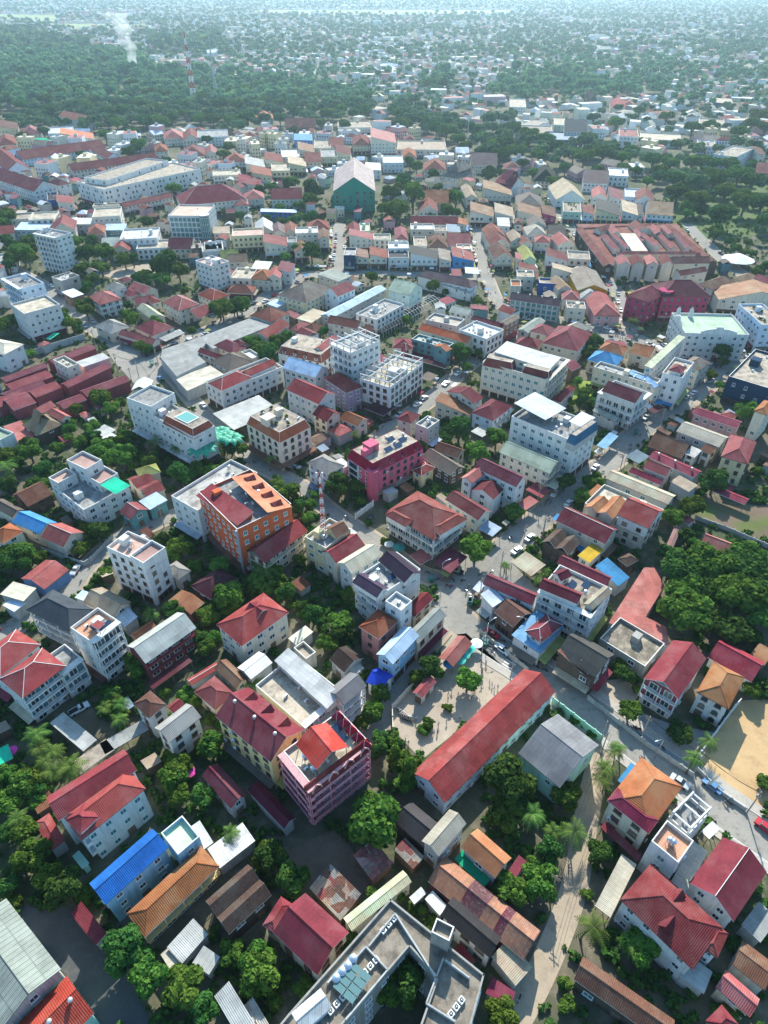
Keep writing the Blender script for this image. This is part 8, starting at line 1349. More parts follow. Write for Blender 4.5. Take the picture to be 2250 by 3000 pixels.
for k,x,y,Rr in TREES:
    if y<=230 and Rr>2.5: mark(x,y,0,Rr*.55,Rr*.55,0)
for x,y in LC_:
    x,y=float(x),float(y)
    if nl>=130 or any(inside(P,x,y) for n,P,mt,l in PATCH): continue
    rb,wb,w,d,rc=LT[nprs.randint(20)]; a=R(nprs.choice([44,46,134,42])); c,s=math.cos(a),math.sin(a)
    if any(occ(x+u*w/2*c-v*d/2*s,y+u*w/2*s+v*d/2*c) for u in(-1,0,1) for v in(-1,0,1)): continue
    rt=empty('lean_to',(x,y,0),a); tag(rt,None,'lean-to','small lean-tos between the houses'); inst('roof',rb,rt,(0,0,0)); inst('wall',wb,rt,(0,0,0)); mark(x,y,a,w/2,d/2,0); nl+=1; SLB.add(rt,f"{dict(patch='patched',bluegrey='blue grey',corrbrown='brown striped',**NAM).get(rc,rc)} sheet roofed lean-to",x,y)
SLB.finish()
P_,Sz=gapcards(); base=leafcards(40,lobes_round(np.random.RandomState(3),6,.6),.26)
def scatter(P,Sz,zs,base,name,mat,zk=.75,rs=nprs):
    n=len(P); a=rs.rand(n)*6.283; c,s=np.cos(a)[:,None,None],np.sin(a)[:,None,None]; b=base[None]
    X=(b[...,0]*c-b[...,1]*s) if False else None
    q=np.empty((n,)+base.shape,np.float32)
    q[...,0]=(base[None,...,0]*c-base[None,...,1]*s)*Sz[:,None,None]+P[:,0][:,None,None]
    q[...,1]=(base[None,...,0]*s+base[None,...,1]*c)*Sz[:,None,None]+P[:,1][:,None,None]
    q[...,2]=base[None,...,2]*Sz[:,None,None]*zs+(Sz*zk+(rs.rand(n)**2*6 if 'wood' in name else 0))[:,None,None]
    me=cardmesh(name,q.reshape(-1,base.shape[1],3),mat); o=bpy.data.objects.new(name,me); COL.objects.link(o); o['kind']='stuff'; return o
scatter(P_,Sz,.8,base,'undergrowth',LEAFD,.5)
# ---------------------------------------------------------------- far town and woods
HCOL=['white','palegrey','cream','creamroof','taupe','redbrown','redpink','bluewhite','tan','greyroof','paleblue','marketbrown']; HW=['white','cream','yellowc','greyw','pinkwall','bluewhite']
def housemesh(i,far=False):
    rs=random.Random(900+i); w,d=rs.uniform(8,15),rs.uniform(8,18); H=rs.choice([4,6,6.5,7,9,12]); rc=HCOL[i%len(HCOL)]; wc=HW[i%len(HW)]; fl=i%3==0 or H>8.5; m=MB()
    m.box(-w/2+.3,-d/2+.3,0,w/2-.3,d/2-.3,H-(.01 if not fl else -.8),0)
    if fl:
        m.poly([(-w/2+.5,-d/2+.5,H+.82),(w/2-.5,-d/2+.5,H+.82),(w/2-.5,d/2-.5,H+.82),(-w/2+.5,d/2-.5,H+.82)],1); m.box(-1.5,-1,H+.82,1.5,1.4,H+3.2,0,0,1)
    elif i%3==1: gable(m2:=MB(),w/2,d/2,H,'x' if i%2 else 'y',min(w,d)*.27); i0=len(m.v); m.v+=m2.v; m.f+=[tuple(a+i0 for a in f) for f in m2.f]; m.m+=[1]*len(m2.f); gwall(m,w/2,d/2,H-.5,H,'x' if i%2 else 'y',min(w,d)*.27,.35,0)
    else: hip(m2:=MB(),w/2,d/2,H,min(w,d)*.26); i0=len(m.v); m.v+=m2.v; m.f+=[tuple(a+i0 for a in f) for f in m2.f]; m.m+=[1]*len(m2.f)
    nf=max(1,int(H/3.1)); 
    for f in range(nf):
        for q in range(int(w/2.6)):
            x=-w/2+.3+(w-.6)*(q+.5)/int(w/2.6); m.poly([(x-.6,-d/2+.29,f*3.1+1),(x+.6,-d/2+.29,f*3.1+1),(x+.6,-d/2+.29,f*3.1+2.4),(x-.6,-d/2+.29,f*3.1+2.4)],2)
        for q in range(int(d/2.8)):
            y=-d/2+.3+(d-.6)*(q+.5)/int(d/2.8); m.poly([(-w/2+.29,y-.6,f*3.1+1),(-w/2+.29,y-.6,f*3.1+2.4),(-w/2+.29,y+.6,f*3.1+2.4),(-w/2+.29,y+.6,f*3.1+1)],2)
    return m.mesh('distant_house',[wallmat(wc),roofmat(rc,'X'),GLASS]),w,d,(H,fl,rc,wc)
HM=[housemesh(i) for i in range(36)]
cand=[]
for x,y in pts_grid(640,7600,16.5):
    z=zone(x,y)
    if z in 'wf' or (z=='m' and nprs.rand()<.18) or nprs.rand()<(.12 if y<900 else .12+.5*(1-clus(x,y))): continue
    if y<1000 and any(occ(x+a,y+b) for a in(-7,0,7) for b in(-7,0,7)): continue
    cand.append((x,y))
cand.sort(key=lambda p:p[1]); near=cand[:280]; far=cand[280:]
HL={}
for i,(x,y) in enumerate(near):
    j=nprs.randint(36); me,w,d,(H,fl,rc,wc)=HM[j]; o=bpy.data.objects.new('distant_house',me); COL.objects.link(o); o.location=(x,y,0); o.rotation_euler=(0,0,R(nprs.choice([0,45,15,-20,80]))+nprs.uniform(-.15,.15)); mark(x,y,o.rotation_euler.z,w/2,d/2)
    tag(o,None,'house','houses in the hazy distance'); side='left' if x<-120 else 'right' if x>200 else 'middle'
    rn={'palegrey':'pale grey','creamroof':'cream','redbrown':'red brown','redpink':'rose red','bluewhite':'bluish white','greyroof':'grey','paleblue':'pale blue','marketbrown':'reddish brown','taupe':'grey brown'}.get(rc,rc)
    o['label']=f"small distant {'tall ' if H>8.5 else ''}house with {'flat' if fl else 'pitched'} {rn} roof, {side} part of the hazy town"
def fartown(C):
    V=[];F=[];M=[]; keys=['wall_white','wall_cream','wall_greyw','wall_pinkwall']; mats=[wallmat(k[5:]) for k in keys]+[roofmat(k,'X') for k in('white','palegrey','creamroof','taupe','redbrown','redpink','bluewhite','tan','greydeck')]
    vi=0
    for x,y in C:
        w,d=nprs.uniform(3.2,7),nprs.uniform(3.2,7.5)
        q_=nprs.rand()
        if q_<.05: w*=2.4
        elif q_<.08: w=nprs.uniform(12,24); d=nprs.uniform(6,10)
        H=nprs.choice([4,6,6,7,10,14],p=[.25,.25,.2,.15,.1,.05]); a=nprs.choice([0,.78,.3,-.4,1.2])+nprs.uniform(-.2,.2); c,s=math.cos(a),math.sin(a)
        P=[(-w,-d,0),(w,-d,0),(w,d,0),(-w,d,0),(-w,-d,H),(w,-d,H),(w,d,H),(-w,d,H),(-w*.6,0,H+d*.5),(w*.6,0,H+d*.5)]
        V+=[(x+p[0]*c-p[1]*s,y+p[0]*s+p[1]*c,p[2]) for p in P]; wm=nprs.choice([0,1,1,2,2,3]); rm=4+nprs.choice(9,p=[.09,.15,.13,.13,.16,.11,.07,.09,.07])
        F+=[(vi,vi+1,vi+5,vi+4),(vi+1,vi+2,vi+6,vi+5),(vi+2,vi+3,vi+7,vi+6),(vi+3,vi,vi+4,vi+7)]; M+=[wm]*4
        if nprs.rand()<.4 or H>9: F.append((vi+4,vi+5,vi+6,vi+7)); M.append(rm)
        else: F+=[(vi+4,vi+5,vi+9,vi+8),(vi+6,vi+7,vi+8,vi+9),(vi+5,vi+6,vi+9),(vi+7,vi+4,vi+8)]; M+=[rm]*4
        vi+=10
    me=bpy.data.meshes.new('distant_town'); me.from_pydata(V,[],F)
    for m in mats: me.materials.append(m)
    me.polygons.foreach_set('material_index',M); me.update(); o=bpy.data.objects.new('distant_town',me); COL.objects.link(o); o['kind']='stuff'
fartown(far)
def farwood(y0,y1,step,n,size,name,extra):
    P=[];Sz=[]
    for x,y in pts_grid(y0,y1,step):
        z=zone(x,y)
        if z=='f': continue
        cl=clus(x,y); p={'w':.9 if math.sin(x*.031+y*.017)+math.sin(y*.043-x*.011)<1.25 else .15,'m':.2+.45*(1-cl),'t':extra*(.45+1.25*(1-cl)) if y>900 else extra}[z]
        if y>3800: p=max(p,.5)
        if nprs.rand()<p and not (y<1100 and any(occ(x+a,y+b) for a in(-6,0,6) for b in(-6,0,6))): P.append((x,y)); Sz.append((nprs.uniform(5.5,10.5) if z=='w' else nprs.uniform(3.5,7) if z=='m' else nprs.uniform(2.8,5.6))*(step/10 if y>1300 else 1))
    if P: scatter(np.array(P),np.array(Sz),.95,leafcards(n,lobes_round(np.random.RandomState(n),11,.7),size,.28),name,FARLEAF,.85)
    return len(P)
NT=[farwood(430,1000,13.5,300,.165,'far_wood',.13),farwood(1000,1700,14,80,.28,'far_wood',.42),farwood(1700,7800,16,22,.45,'far_wood',.55)]
for i,(x,y,w,d) in enumerate(SHEDROWS):
    m=MB(); gable(m,w/2,d/2,7,'x',5); gwall(m,w/2,d/2,0,7,'x',5,.4,2); o=m.obj('terminal_shed',[roofmat(['salmonm','white'][i%2 if i<12 else 1],'X'),FRAME,wallmat('white')]); o.location=(x,y,0); tag(o,'pale long shed in a row on the far open ground near the horizon','shed','far sheds near the horizon')
# ---------------------------------------------------------------- vehicles
def carparts(kind,col):
    body=plain('car_'+col,{'white':(.72,.73,.73),'silver':(.42,.44,.45),'dark':(.03,.032,.036),'red':(.40,.02,.03),'blue':(.09,.2,.36)}[col],.25,.6,0,.02); k=1.12 if kind=='pickup_truck' else 1
    m=MB(); L=2.2*k; prof=[(-L,.35),(L,.35),(L,.72),(L*.95,.82),(L*.45,.95),(-L*.62,1.0),(-L*.97,.95),(-L,.7)]
    m.hull([(x,-.86,z) for x,z in prof][::-1],[(x,.86,z) for x,z in prof][::-1],0); b=m.mesh('body',[body])
    m=MB(); x0,x1,x2,x3=(-L*.55,-L*.4,L*.12,L*.46) if kind=='car' else (-L*.02,L*.02,L*.22,L*.5)
    lo=[(x0,-.8,.94),(x3,-.8,.94),(x3,.8,.94),(x0,.8,.94)]; hi=[(x1,-.64,1.46),(x2,-.64,1.46),(x2,.64,1.46),(x1,.64,1.46)]; m.hull(lo,hi,1,1,0); m.hull([(p[0]*1.01,p[1]*1.02,1.462) for p in hi],[(p[0],p[1]*.98,1.51) for p in hi],0); c=m.mesh('cabin',[body,GLASS])
    m=MB(); m.hull([(.33*math.cos(t),-.1,.33*math.sin(t)) for t in [2*PI*q/12 for q in range(12)]],[(.33*math.cos(t),.1,.33*math.sin(t)) for t in [2*PI*q/12 for q in range(12)]],0); wh=m.mesh('wheel',[DARK])
    m=MB(); m.box(-.03,-.16,-.07,.03,.16,.07); hl=m.mesh('headlight',[ACW]); bed=None
    if kind=='pickup_truck': m=MB(); m.poly([(-L*.95,-.7,1.012),(-L*.08,-.7,1.012),(-L*.08,.7,1.012),(-L*.95,.7,1.012)]); bed=m.mesh('cargo_bed',[DARK])
    return b,c,wh,hl,bed,L
CM={}
CL=Labeler()
USED=[(q[2],q[3]) for q in CARS]
def add_car(kind,col,x,y,a):
    if (kind,col) not in CM: CM[(kind,col)]=carparts(kind,col)
    b,c,wh,hl,bed,L=CM[(kind,col)]; rt=empty(kind,(x,y,.06),R(a)); tag(rt,None,'car','cars parked and driving in the streets')
    inst('body',b,rt,(0,0,0)); inst('cabin',c,rt,(0,0,0))
    if bed: inst('cargo_bed',bed,rt,(0,0,0))
    for sx in(-1,1):
        for sy in(-1,1): inst('wheel',wh,rt,(sx*L*.62,sy*.78,.33))
        inst('headlight',hl,rt,(L*.985,sx*.6,.66))
    CL.add(rt,{'silver':'silver grey','dark':'dark'}.get(col,col)+(' pickup truck' if kind!='car' else ' car'),x,y)
for q in CARS: add_car(*q)
def bikeparts():
    def ring(x): 
        m=MB(); n=12
        for q in range(n): t,u=2*PI*q/n,2*PI*(q+1)/n; m.strip((x+.27*math.cos(t),0,.3+.27*math.sin(t)),(x+.27*math.cos(u),0,.3+.27*math.sin(u)),.05,0)
        return m
    w=ring(0).mesh('wheel',[DARK]); m=MB(); m.strip((-.5,0,.55),(.35,0,.5),.13,0); m.strip((.35,0,.5),(.55,0,.95),.06,0); m.strip((.62,0,.3),(.5,0,.9),.04,0); m.strip((-.6,0,.3),(-.2,0,.4),.06,0); bd=[m.mesh('body',[plain('bike_'+c,v,.3,.5)]) for c,v in(('black',(.03,.03,.03)),('red',(.3,.02,.02)),('blue',(.04,.07,.2)))]
    m=MB(); m.hull([(-.65,-.13,.7),(.15,-.12,.68),(.15,.12,.68),(-.65,.13,.7)],[(-.65,-.13,.82),(.15,-.1,.76),(.15,.1,.76),(-.65,.13,.82)]); st=m.mesh('seat',[DARK]); m=MB(); m.strip((.5,-.32,1.0),(.5,.32,1.0),.03); hb=m.mesh('handlebar',[STEEL]); return w,bd,st,hb
BK=bikeparts()
def bike(x,y,a,i,nm='motorbike'):
    rt=empty(nm,(x,y,.07),R(a)); tag(rt,None,'motorbike','motorbikes in the streets and yards'); inst('wheel',BK[0],rt,(-.6,0,0)); inst('wheel',BK[0],rt,(.62,0,0)); inst('body',BK[1][i%3],rt,(0,0,0)); inst('seat',BK[2],rt,(0,0,0)); inst('handlebar',BK[3],rt,(0,0,0)); return rt
for i,(x,y,a) in enumerate(BIKES): CL.add(bike(x,y,a,i),['black','red','dark blue'][i%3]+' motorbike',x,y)
for i,(x,y,a) in enumerate(TUKS):
    rt=empty('tuk_tuk',(x,y,.07),R(a)); tag(rt,None,'tuk tuk','tuk tuks in the streets'); m=MB()
    m.box(-1.0,-.65,.45,.6,.65,.75); m.box(-1.0,-.65,.75,-.85,.65,1.2); m.obj('carriage',plain('tuk_green',(.03,.2,.14)),rt); m=MB(); m.hull([(-1.15,-.75,1.85),(.8,-.75,1.85),(.8,.75,1.85),(-1.15,.75,1.85)],[(-1.1,-.5,2.05),(.75,-.5,2.05),(.75,.5,2.05),(-1.1,.5,2.05)]); m.obj('canopy_top',plain('tuk_canopy',(.05,.12,.12)),rt)
    for sx in(-.95,.6):
        for sy in(-.6,.6): m=MB(); m.strip((sx,sy,.7),(sx,sy,1.9),.03); m.obj('post',STEEL,rt)
    for sy in(-.72,.72): inst('wheel',BK[0],rt,(-.2,sy,.02))
    m=MB(); m.strip((.6,0,.5),(1.3,0,.6),.06); m.strip((1.3,0,.55),(2.3,0,.6),.15); m.obj('towing_bike',DARK,rt); inst('wheel',BK[0],rt,(1.25,0,0)); inst('wheel',BK[0],rt,(2.45,0,0)); CL.add(rt,'dark green tuk tuk with canopy',x,y)
VR=random.Random(21)
for n,bk_,cr_ in(('upper_street',34,9),('main_road',22,5),('market_avenue',26,9),('lower_lane',10,3),('cross_street',14,6),('side_street',12,5),('market_street',14,5),('west_lane',8,2),('park_street',12,5),('walking_street',12,0),('sandy_lane',4,0)):
    L,w=ROADL[n]; k0,k1=(8,len(L)-10) if n=='main_road' else (2,len(L)-3)
    for q in range(bk_+cr_):
        i=VR.randint(k0,k1-1); p=L[i].lerp(L[i+1],VR.random()); d=(L[i+1]-L[i]).normalized(); sg=VR.choice((-1,1)); isb=q<bk_; off=w/2*(VR.uniform(.3,.95) if isb else .72); c=p+Vector((-d.y,d.x,0))*sg*off; a=math.degrees(math.atan2(d.y,d.x))+(180 if sg>0 else 0)
        if isb: CL.add(bike(c.x,c.y,a+VR.uniform(-15,15),q),['black','red','dark blue'][q%3]+' motorbike',c.x,c.y); continue
        if any((c.x-u[0])**2+(c.y-u[1])**2<36 for u in USED): continue
        USED.append((c.x,c.y)); add_car('car',VR.choice(['white','white','silver','dark','silver','red','blue']),c.x,c.y,a)
CL.finish()
# ---------------------------------------------------------------- people in the yard
def personmesh(pose):
    J={'pel':(0,0,.93,.13),'waist':(0,0,1.08,.125),'chest':(0,.0,1.32,.155),'neck':(0,.01,1.48,.06),'head':(0,.02,1.60,.095),'crown':(0,.01,1.70,.075)}
    E=[('pel','waist'),('waist','chest'),('chest','neck'),('neck','head'),('head','crown')]
    for s,n in((-1,'l'),(1,'r')):
        st=pose['step']*s; ar=-st*.8+pose.get('lift',0)*(s>0)
        J.update({'hip'+n:(s*.09,0,.88,.095),'kn'+n:(s*.1,st*.5,.48,.062),'an'+n:(s*.1,st-.02,.08,.042),'to'+n:(s*.11,st+.14,.03,.035),'sh'+n:(s*.19,0,1.40,.065),'el'+n:(s*.25,ar*.5-.02,1.14,.045),'wr'+n:(s*.26,ar+.08,.90+abs(ar)*.25,.032),'ha'+n:(s*.26,ar+.10,.81+abs(ar)*.3,.03)})
        E+=[('pel','hip'+n),('hip'+n,'kn'+n),('kn'+n,'an'+n),('an'+n,'to'+n),('chest','sh'+n),('sh'+n,'el'+n),('el'+n,'wr'+n),('wr'+n,'ha'+n)]
        for f in range(5):
            fx=(f-2)*.018; nm='f%d%s'%(f,n); J[nm]=(s*.26+(fx if f else -s*.05),ar+.11+abs(fx),(.73 if f else .80)+abs(ar)*.3,.009); E.append(('ha'+n,nm))
    ks=list(J); me=bpy.data.meshes.new('person_src'); me.from_pydata([J[k][:3] for k in ks],[(ks.index(a),ks.index(b)) for a,b in E],[])
    o=bpy.data.objects.new('person_src',me); COL.objects.link(o); md=o.modifiers.new('s','SKIN'); 
    for i,k in enumerate(ks): r=J[k][3]; me.skin_vertices[0].data[i].radius=(r,r)
    me.skin_vertices[0].data[0].use_root=True; sb=o.modifiers.new('u','SUBSURF'); sb.levels=1
    dg=bpy.context.evaluated_depsgraph_get(); r=bpy.data.meshes.new_from_object(o.evaluated_get(dg)); bpy.data.objects.remove(o); r.polygons.foreach_set('use_smooth',[True]*len(r.polygons)); return r
SKIN=plain('skin',(.33,.19,.12)); PM=[personmesh({'step':a,'lift':b}) for a,b in((.22,0),(.03,.1),(-.18,.3))]
for me in PM:
    for m_ in(SKIN,plain('shirt_white',(.6,.6,.6)),plain('trousers_dark',(.04,.05,.09)),plain('hair_black',(.02,.018,.016))): me.materials.append(m_)
    me.polygons.foreach_set('material_index',[3 if p.center.z>1.66 or (p.center.z>1.55 and p.center.y<-.02) else 0 if p.center.z>1.46 else 2 if p.center.z<.98 and abs(p.center.x)<.2 else 1 if p.center.z>1.15 else (1 if abs(p.center.x)<.19 else 0) for p in me.polygons]); me.name='person'
def facemesh():
    m=MB(); m.strip((0,.105,1.60),(0,.135,1.575),.014); m.strip((-.03,.11,1.545),(.03,.11,1.545),.007,1)
    for s in(-1,1): m.strip((s*.045,.108,1.62),(s*.03,.112,1.62),.009,1); m.strip((s*.098,.02,1.58),(s*.098,.02,1.63),.014)
    return m.mesh('face',[SKIN,DARK])
FACE=facemesh(); PL=Labeler()
for i,(x,y) in enumerate(PEOPLE):
    o=bpy.data.objects.new('person',PM[i%3]); COL.objects.link(o); o.location=(x,y,.06); o.rotation_euler=(0,0,nprs.uniform(0,6.28)); tag(o,None,'person','people in the school yard' if i<22 else 'people by the street'); inst('face',FACE,o,(0,0,0)); PL.add(o,['person walking in white shirt','person standing in white shirt','person striding in white shirt'][i%3],x,y)
PL.finish()
# ---------------------------------------------------------------- street furniture
m=MB(); m.cyl(0,0,0,9,.16,.11,8); POLEM=m.mesh('pole',[plain('pole_concrete',(.30,.28,.25))]); m=MB(); m.box(-1.0,-.06,8.3,1.0,.06,8.42); m.box(-.7,-.05,7.6,.7,.05,7.7)
for q in(-.9,-.45,.45,.9): m.cyl(q,0,8.42,8.62,.05,.03,6)
ARMM=m.mesh('crossarm',[WOOD]); m=MB(); m.cyl(.35,0,6.4,7.2,.25,.25,10); TRF=m.mesh('transformer',[plain('trafo_grey',(.3,.32,.33))])
UL=Labeler(); PT=[]
for i,(x,y) in enumerate(POLES):
    rt=empty('utility_pole',(x,y,0),R([50,-40,20,70][i%4])); tag(rt,None,'pole','utility poles'); inst('pole',POLEM,rt,(0,0,0)); inst('crossarm',ARMM,rt,(0,0,0)); PT.append((x,y))
    if i%3==0: inst('transformer',TRF,rt,(0,0,0))
    UL.add(rt,'thin concrete utility pole',x,y)
for i,(x,y) in enumerate(LAMPS):
    rt=empty('street_lamp',(x,y,0),R([200,180,20,30,90,80][i%6])); tag(rt,None,'street lamp','street lamps'); m=MB(); m.cyl(0,0,0,7.5,.11,.07,8); m.obj('pole',STEEL,rt); m=MB(); m.strip((0,0,7.5),(.8,0,8.1),.05); m.strip((.8,0,8.1),(1.9,0,8.3),.05); m.obj('arm',STEEL,rt); m=MB(); m.hull([(1.7,-.15,8.22),(2.5,-.12,8.3),(2.5,.12,8.3),(1.7,.15,8.22)],[(1.7,-.1,8.4),(2.5,-.08,8.4),(2.5,.08,8.4),(1.7,.1,8.4)]); m.obj('lamp_head',ACW,rt); UL.add(rt,'tall curved street lamp',x,y)
cab=0
for i,p in enumerate(PT):
    nb=sorted((math.hypot(p[0]-q[0],p[1]-q[1]),q) for q in PT if q>p)
    if nb and 12<nb[0][0]<60:
        q=nb[0][1]; m=MB()
        for off in(-.8,0,.8):
            for k in range(8):
                f=lambda t:(p[0]+(q[0]-p[0])*t+off*.6,p[1]+(q[1]-p[1])*t-off*.6,8.6-1.6*(4*t*(1-t))*.6); m.strip(f(k/8),f((k+1)/8),.035,0,3)
        o=m.obj('power_cable',DARK); tag(o,None,'cable','overhead cables'); UL.add(o,'sagging overhead power cables',(p[0]+q[0])/2,(p[1]+q[1])/2)
for i,(x,y,col,r) in enumerate(PARASOLS):
    rt=empty('parasol',(x,y,0)); tag(rt,None,'parasol','parasols'); c={'teal':(.05,.42,.34),'white':(.75,.76,.76),'azure':(.06,.26,.52),'magenta':(.6,.04,.3),'tealdark':(.03,.2,.17),'palegrey':(.5,.52,.5)}[col]; h=2.3 if r<5 else 4; m=MB(); n=12
    m.hull([(r*math.cos(2*PI*k/n),r*math.sin(2*PI*k/n),h) for k in range(n)],[(.05*math.cos(2*PI*k/n),.05*math.sin(2*PI*k/n),h+r*.38) for k in range(n)]); m.obj('canopy',plain('parasol_'+col,c,.7),rt); m=MB(); m.cyl(0,0,0,h+r*.36,.05 if r<5 else .2,n=8); m.obj('pole',STEEL,rt); UL.add(rt,('large round white tent roof' if r>5 else {'azure':'blue','tealdark':'dark teal','palegrey':'grey'}.get(col,col)+' parasol'),x,y)
for i,(x,y) in enumerate(p[:2] for p in LEAFSHADES):
    rt=empty('leaf_shade',(x,y,0),i*.4); tag(rt,None,'sunshade','green leaf shaped sunshades'); m=MB(); m.cyl(0,0,0,8,.14,.1,8); m.obj('pole',STEEL,rt)
    for k in range(8):
        a=2*PI*k/8; m=MB(); n=7; pr=None
        for j in range(n+1):
            t=j/n; rr=4.6*t; z=8+1.3*math.sin(PI*t*.8)-1.0*t*t; wd=1.25*math.sin(PI*min(1,t*.9+.08))**.8; cc,ss=math.cos(a),math.sin(a); cur=[(rr*cc-ss*wd,rr*ss+cc*wd,z-.25),(rr*cc,rr*ss,z),(rr*cc+ss*wd,rr*ss-cc*wd,z-.25)]
            if pr:
                for e in(0,1): m.hull([(p[0],p[1],p[2]-.04) for p in(pr[e],pr[e+1],cur[e+1],cur[e])],[pr[e],pr[e+1],cur[e+1],cur[e]])
            pr=cur
        m.obj('shade_leaf',SHADEGREEN,rt)
    UL.add(rt,'green leaf shaped sunshade',x,y)
UL.finish()
for lab,x,y,z0,h,bw_,col in MASTS:
    rt=empty('telecom_mast',(x,y,z0)); tag(rt,lab,'mast','telecom masts'); ns=12
    for s_ in range(ns):
        m=MB(); z_0,z_1=h*s_/ns,h*(s_+1)/ns; r0,r1=bw_/2*(1-.85*s_/ns),bw_/2*(1-.85*(s_+1)/ns); th=max(.06,bw_*.036)
        for k in range(4):
            a,b_=PI/4+k*PI/2,PI/4+(k+1)*PI/2; A0,A1,B0,B1=[(r*1.41*math.cos(t),r*1.41*math.sin(t),z) for r,t,z in((r0,a,z_0),(r1,a,z_1),(r0,b_,z_0),(r1,b_,z_1))]; m.strip(A0,A1,th*1.3); m.strip(A0,B1,th); m.strip(B0,A1,th); m.strip(A1,B1,th)
        m.obj('lattice_section',(REDW if s_%2 else FRAME) if col==2 else plain('mast_grey',(.36,.37,.38)),rt)
    for q in range(4): m=MB(); a=q*PI/2; m.box(-.2,-.2,0,.2,.2,1.6 if h<40 else 3.5); o=m.obj('antenna',FRAME,rt); o.location=((bw_*.14+.6)*math.cos(a),(bw_*.14+.6)*math.sin(a),h*(.86 if q%2 else .93))
# the lattice roofed lane
x0,y0,x1,y1=LATTICE; rt=empty('lattice_canopy',(x0,y0,0),math.atan2(y1-y0,x1-x0)); tag(rt,'long white ribbed lattice canopy arching over the lane beside the plain pale green block','canopy'); LL=math.hypot(x1-x0,y1-y0)
for i in range(int(LL/2.2)):
    m=MB(); w=5.5
    for k in range(10): a,b_=PI*k/10,PI*(k+1)/10; m.strip((0,w*math.cos(a),2+3.6*math.sin(a)),(0,w*math.cos(b_),2+3.6*math.sin(b_)),.09)
    m.strip((0,w,0),(0,w,2),.08); m.strip((0,-w,0),(0,-w,2),.08); o=m.obj('rib',FRAME,rt); o.location=(i*2.2,0,0)
for k in range(1,10,2): a=PI*k/10; m=MB(); m.strip((0,5.5*math.cos(a),2+3.6*math.sin(a)),(LL-1,5.5*math.cos(a),2+3.6*math.sin(a)),.06); m.obj('purlin',FRAME,rt)
SL=Labeler()
for n,dens in(('north_street',9),('walking_street',6),('park_street',8),('cross_street',9),('market_avenue',11),('side_street',12),('upper_street',13)):
    L,w=ROADL[n]; acc=0
    for p,q in zip(L,L[1:]):
        acc+=(q-p).length
        if acc<dens: continue
        acc=0; d=(q-p).normalized()
        for sg in(-1,1):
            if nprs.rand()<.35: continue
            c=p+Vector((-d.y,d.x,0))*sg*(w/2+.6+nprs.rand()*.8); key=['azure','palegrey','white','darkred','olive','tan','bluewhite','crimsonr'][nprs.randint(8)]; wd,dp,h=nprs.uniform(2.2,4.5),nprs.uniform(1.6,2.6),nprs.uniform(2.2,2.8)
            rt=empty('street_awning',(c.x,c.y,.06),math.atan2(d.y,d.x)); tag(rt,None,'awning','street awnings and stalls'); m=MB(); m.hull([(-wd/2,-dp/2,h),(wd/2,-dp/2,h),(wd/2,dp/2,h+.35),(-wd/2,dp/2,h+.35)],[(-wd/2,-dp/2,h+.06),(wd/2,-dp/2,h+.06),(wd/2,dp/2,h+.41),(-wd/2,dp/2,h+.41)]); m.obj('canopy',roofmat(key,'X'),rt)
            for a in(-1,1):
                for b_ in(-1,1): inst('post',POST,rt,(a*(wd/2-.1),b_*(dp/2-.1),0),0,(.6,.6,h+.1))
            m=MB(); m.box(-wd*.4,-dp*.3,0,wd*.4,dp*.25,.85); m.obj('counter',WOOD,rt); SL.add(rt,{'azure':'blue','palegrey':'pale grey','darkred':'dark red','bluewhite':'bluish white','crimsonr':'crimson'}.get(key,key)+' street stall awning',c.x,c.y)
SL.finish()
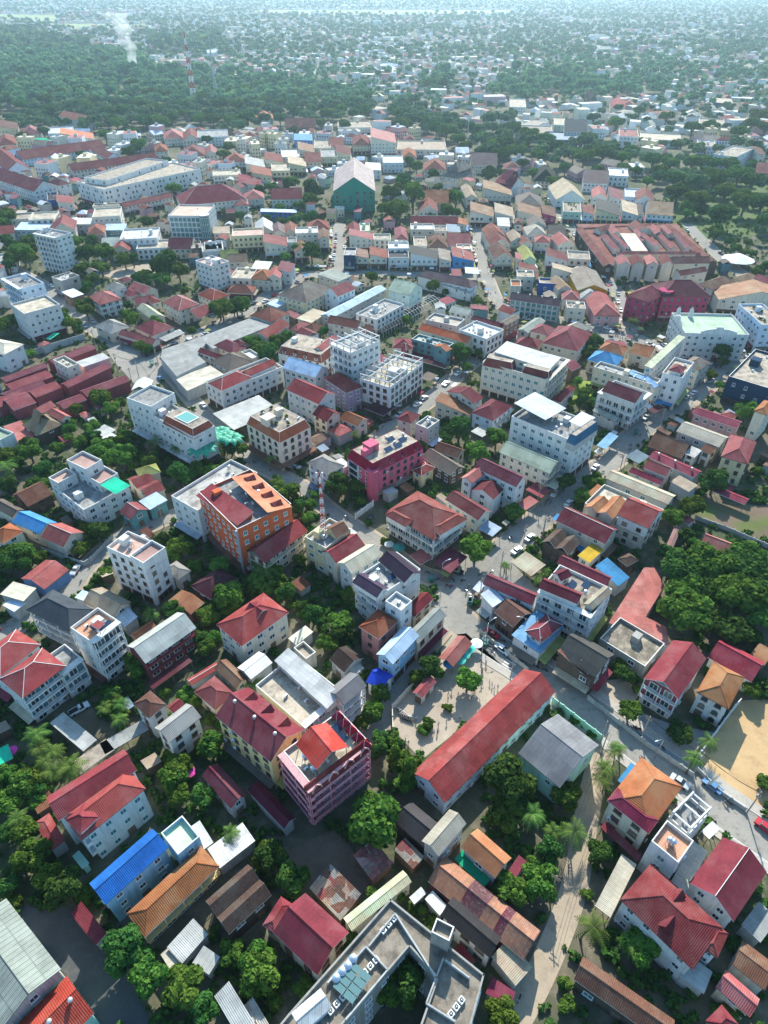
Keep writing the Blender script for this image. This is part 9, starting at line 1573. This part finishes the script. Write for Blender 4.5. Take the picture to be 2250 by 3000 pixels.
# ---------------------------------------------------------------- smoke and haze
def volmat(n,dens,col,an=.3,noisy=False,h=1):
    m=bpy.data.materials.new(n); m.use_nodes=True; nt=m.node_tree; nt.nodes.clear(); o=N(nt,'ShaderNodeOutputMaterial'); v=N(nt,'ShaderNodeVolumePrincipled'); v.inputs['Color'].default_value=(*col,1); v.inputs['Density'].default_value=dens; v.inputs['Anisotropy'].default_value=an
    if noisy:
        tc=N(nt,'ShaderNodeTexCoord'); f=noise(nt,tc.outputs['Object'],.09,4,.65); sp=N(nt,'ShaderNodeSeparateXYZ'); nt.links.new(tc.outputs['Object'],sp.inputs[0])
        nt.links.new(mth(nt,'MULTIPLY',mth(nt,'MULTIPLY',ramp(nt,f,.42,.7),dens),mth(nt,'MAXIMUM',mth(nt,'MULTIPLY_ADD',sp.outputs[2],-.0075,1.0),.12)),v.inputs['Density'])
    nt.links.new(v.outputs[0],o.inputs['Volume']); return m
for i,(x0,y0,x1,y1,h,dx,dy) in enumerate(SMOKE):
    m=MB(); n=12; pr=None
    for j in range(15):
        t=j/14; r=3.5+(15 if i==0 else 26)*t**1.1*(1+.3*math.sin(j*1.9)); cx=x0+dx*t**1.4+3*math.sin(j*1.3); cy=y0+dy*t; z=2+h*t; cur=[(cx+r*math.cos(2*PI*k/n)*(1+.2*math.sin(k*2.1+j)),cy+r*math.sin(2*PI*k/n)*(1+.2*math.cos(k*1.7+j)),z) for k in range(n)]
        if pr:
            for k in range(n): m.poly([pr[k],pr[(k+1)%n],cur[(k+1)%n],cur[k]])
        else: m.poly(cur[::-1])
        pr=cur
    m.poly(pr); me=m.mesh('smoke',[volmat('smoke_%d'%i,.13 if i==0 else .016,(.92,.94,.96),.3,True)],True); import bmesh
    bm=bmesh.new(); bm.from_mesh(me); bmesh.ops.remove_doubles(bm,verts=bm.verts,dist=.01); bm.to_mesh(me); bm.free(); o=bpy.data.objects.new('smoke',me); COL.objects.link(o); o['kind']='stuff'; o['label']=['thin white smoke plume rising from the wood','pale smoke drifting at the far left'][i]
m=MB(); m.box(-9000,-380,-1,9000,12000,175); o=m.obj('haze',volmat('haze_air',.0001,(.56,.78,.92),.5)); o['kind']='stuff'
print('trees far',NT,'houses',len(near),len(far),'objects',len(bpy.data.objects))
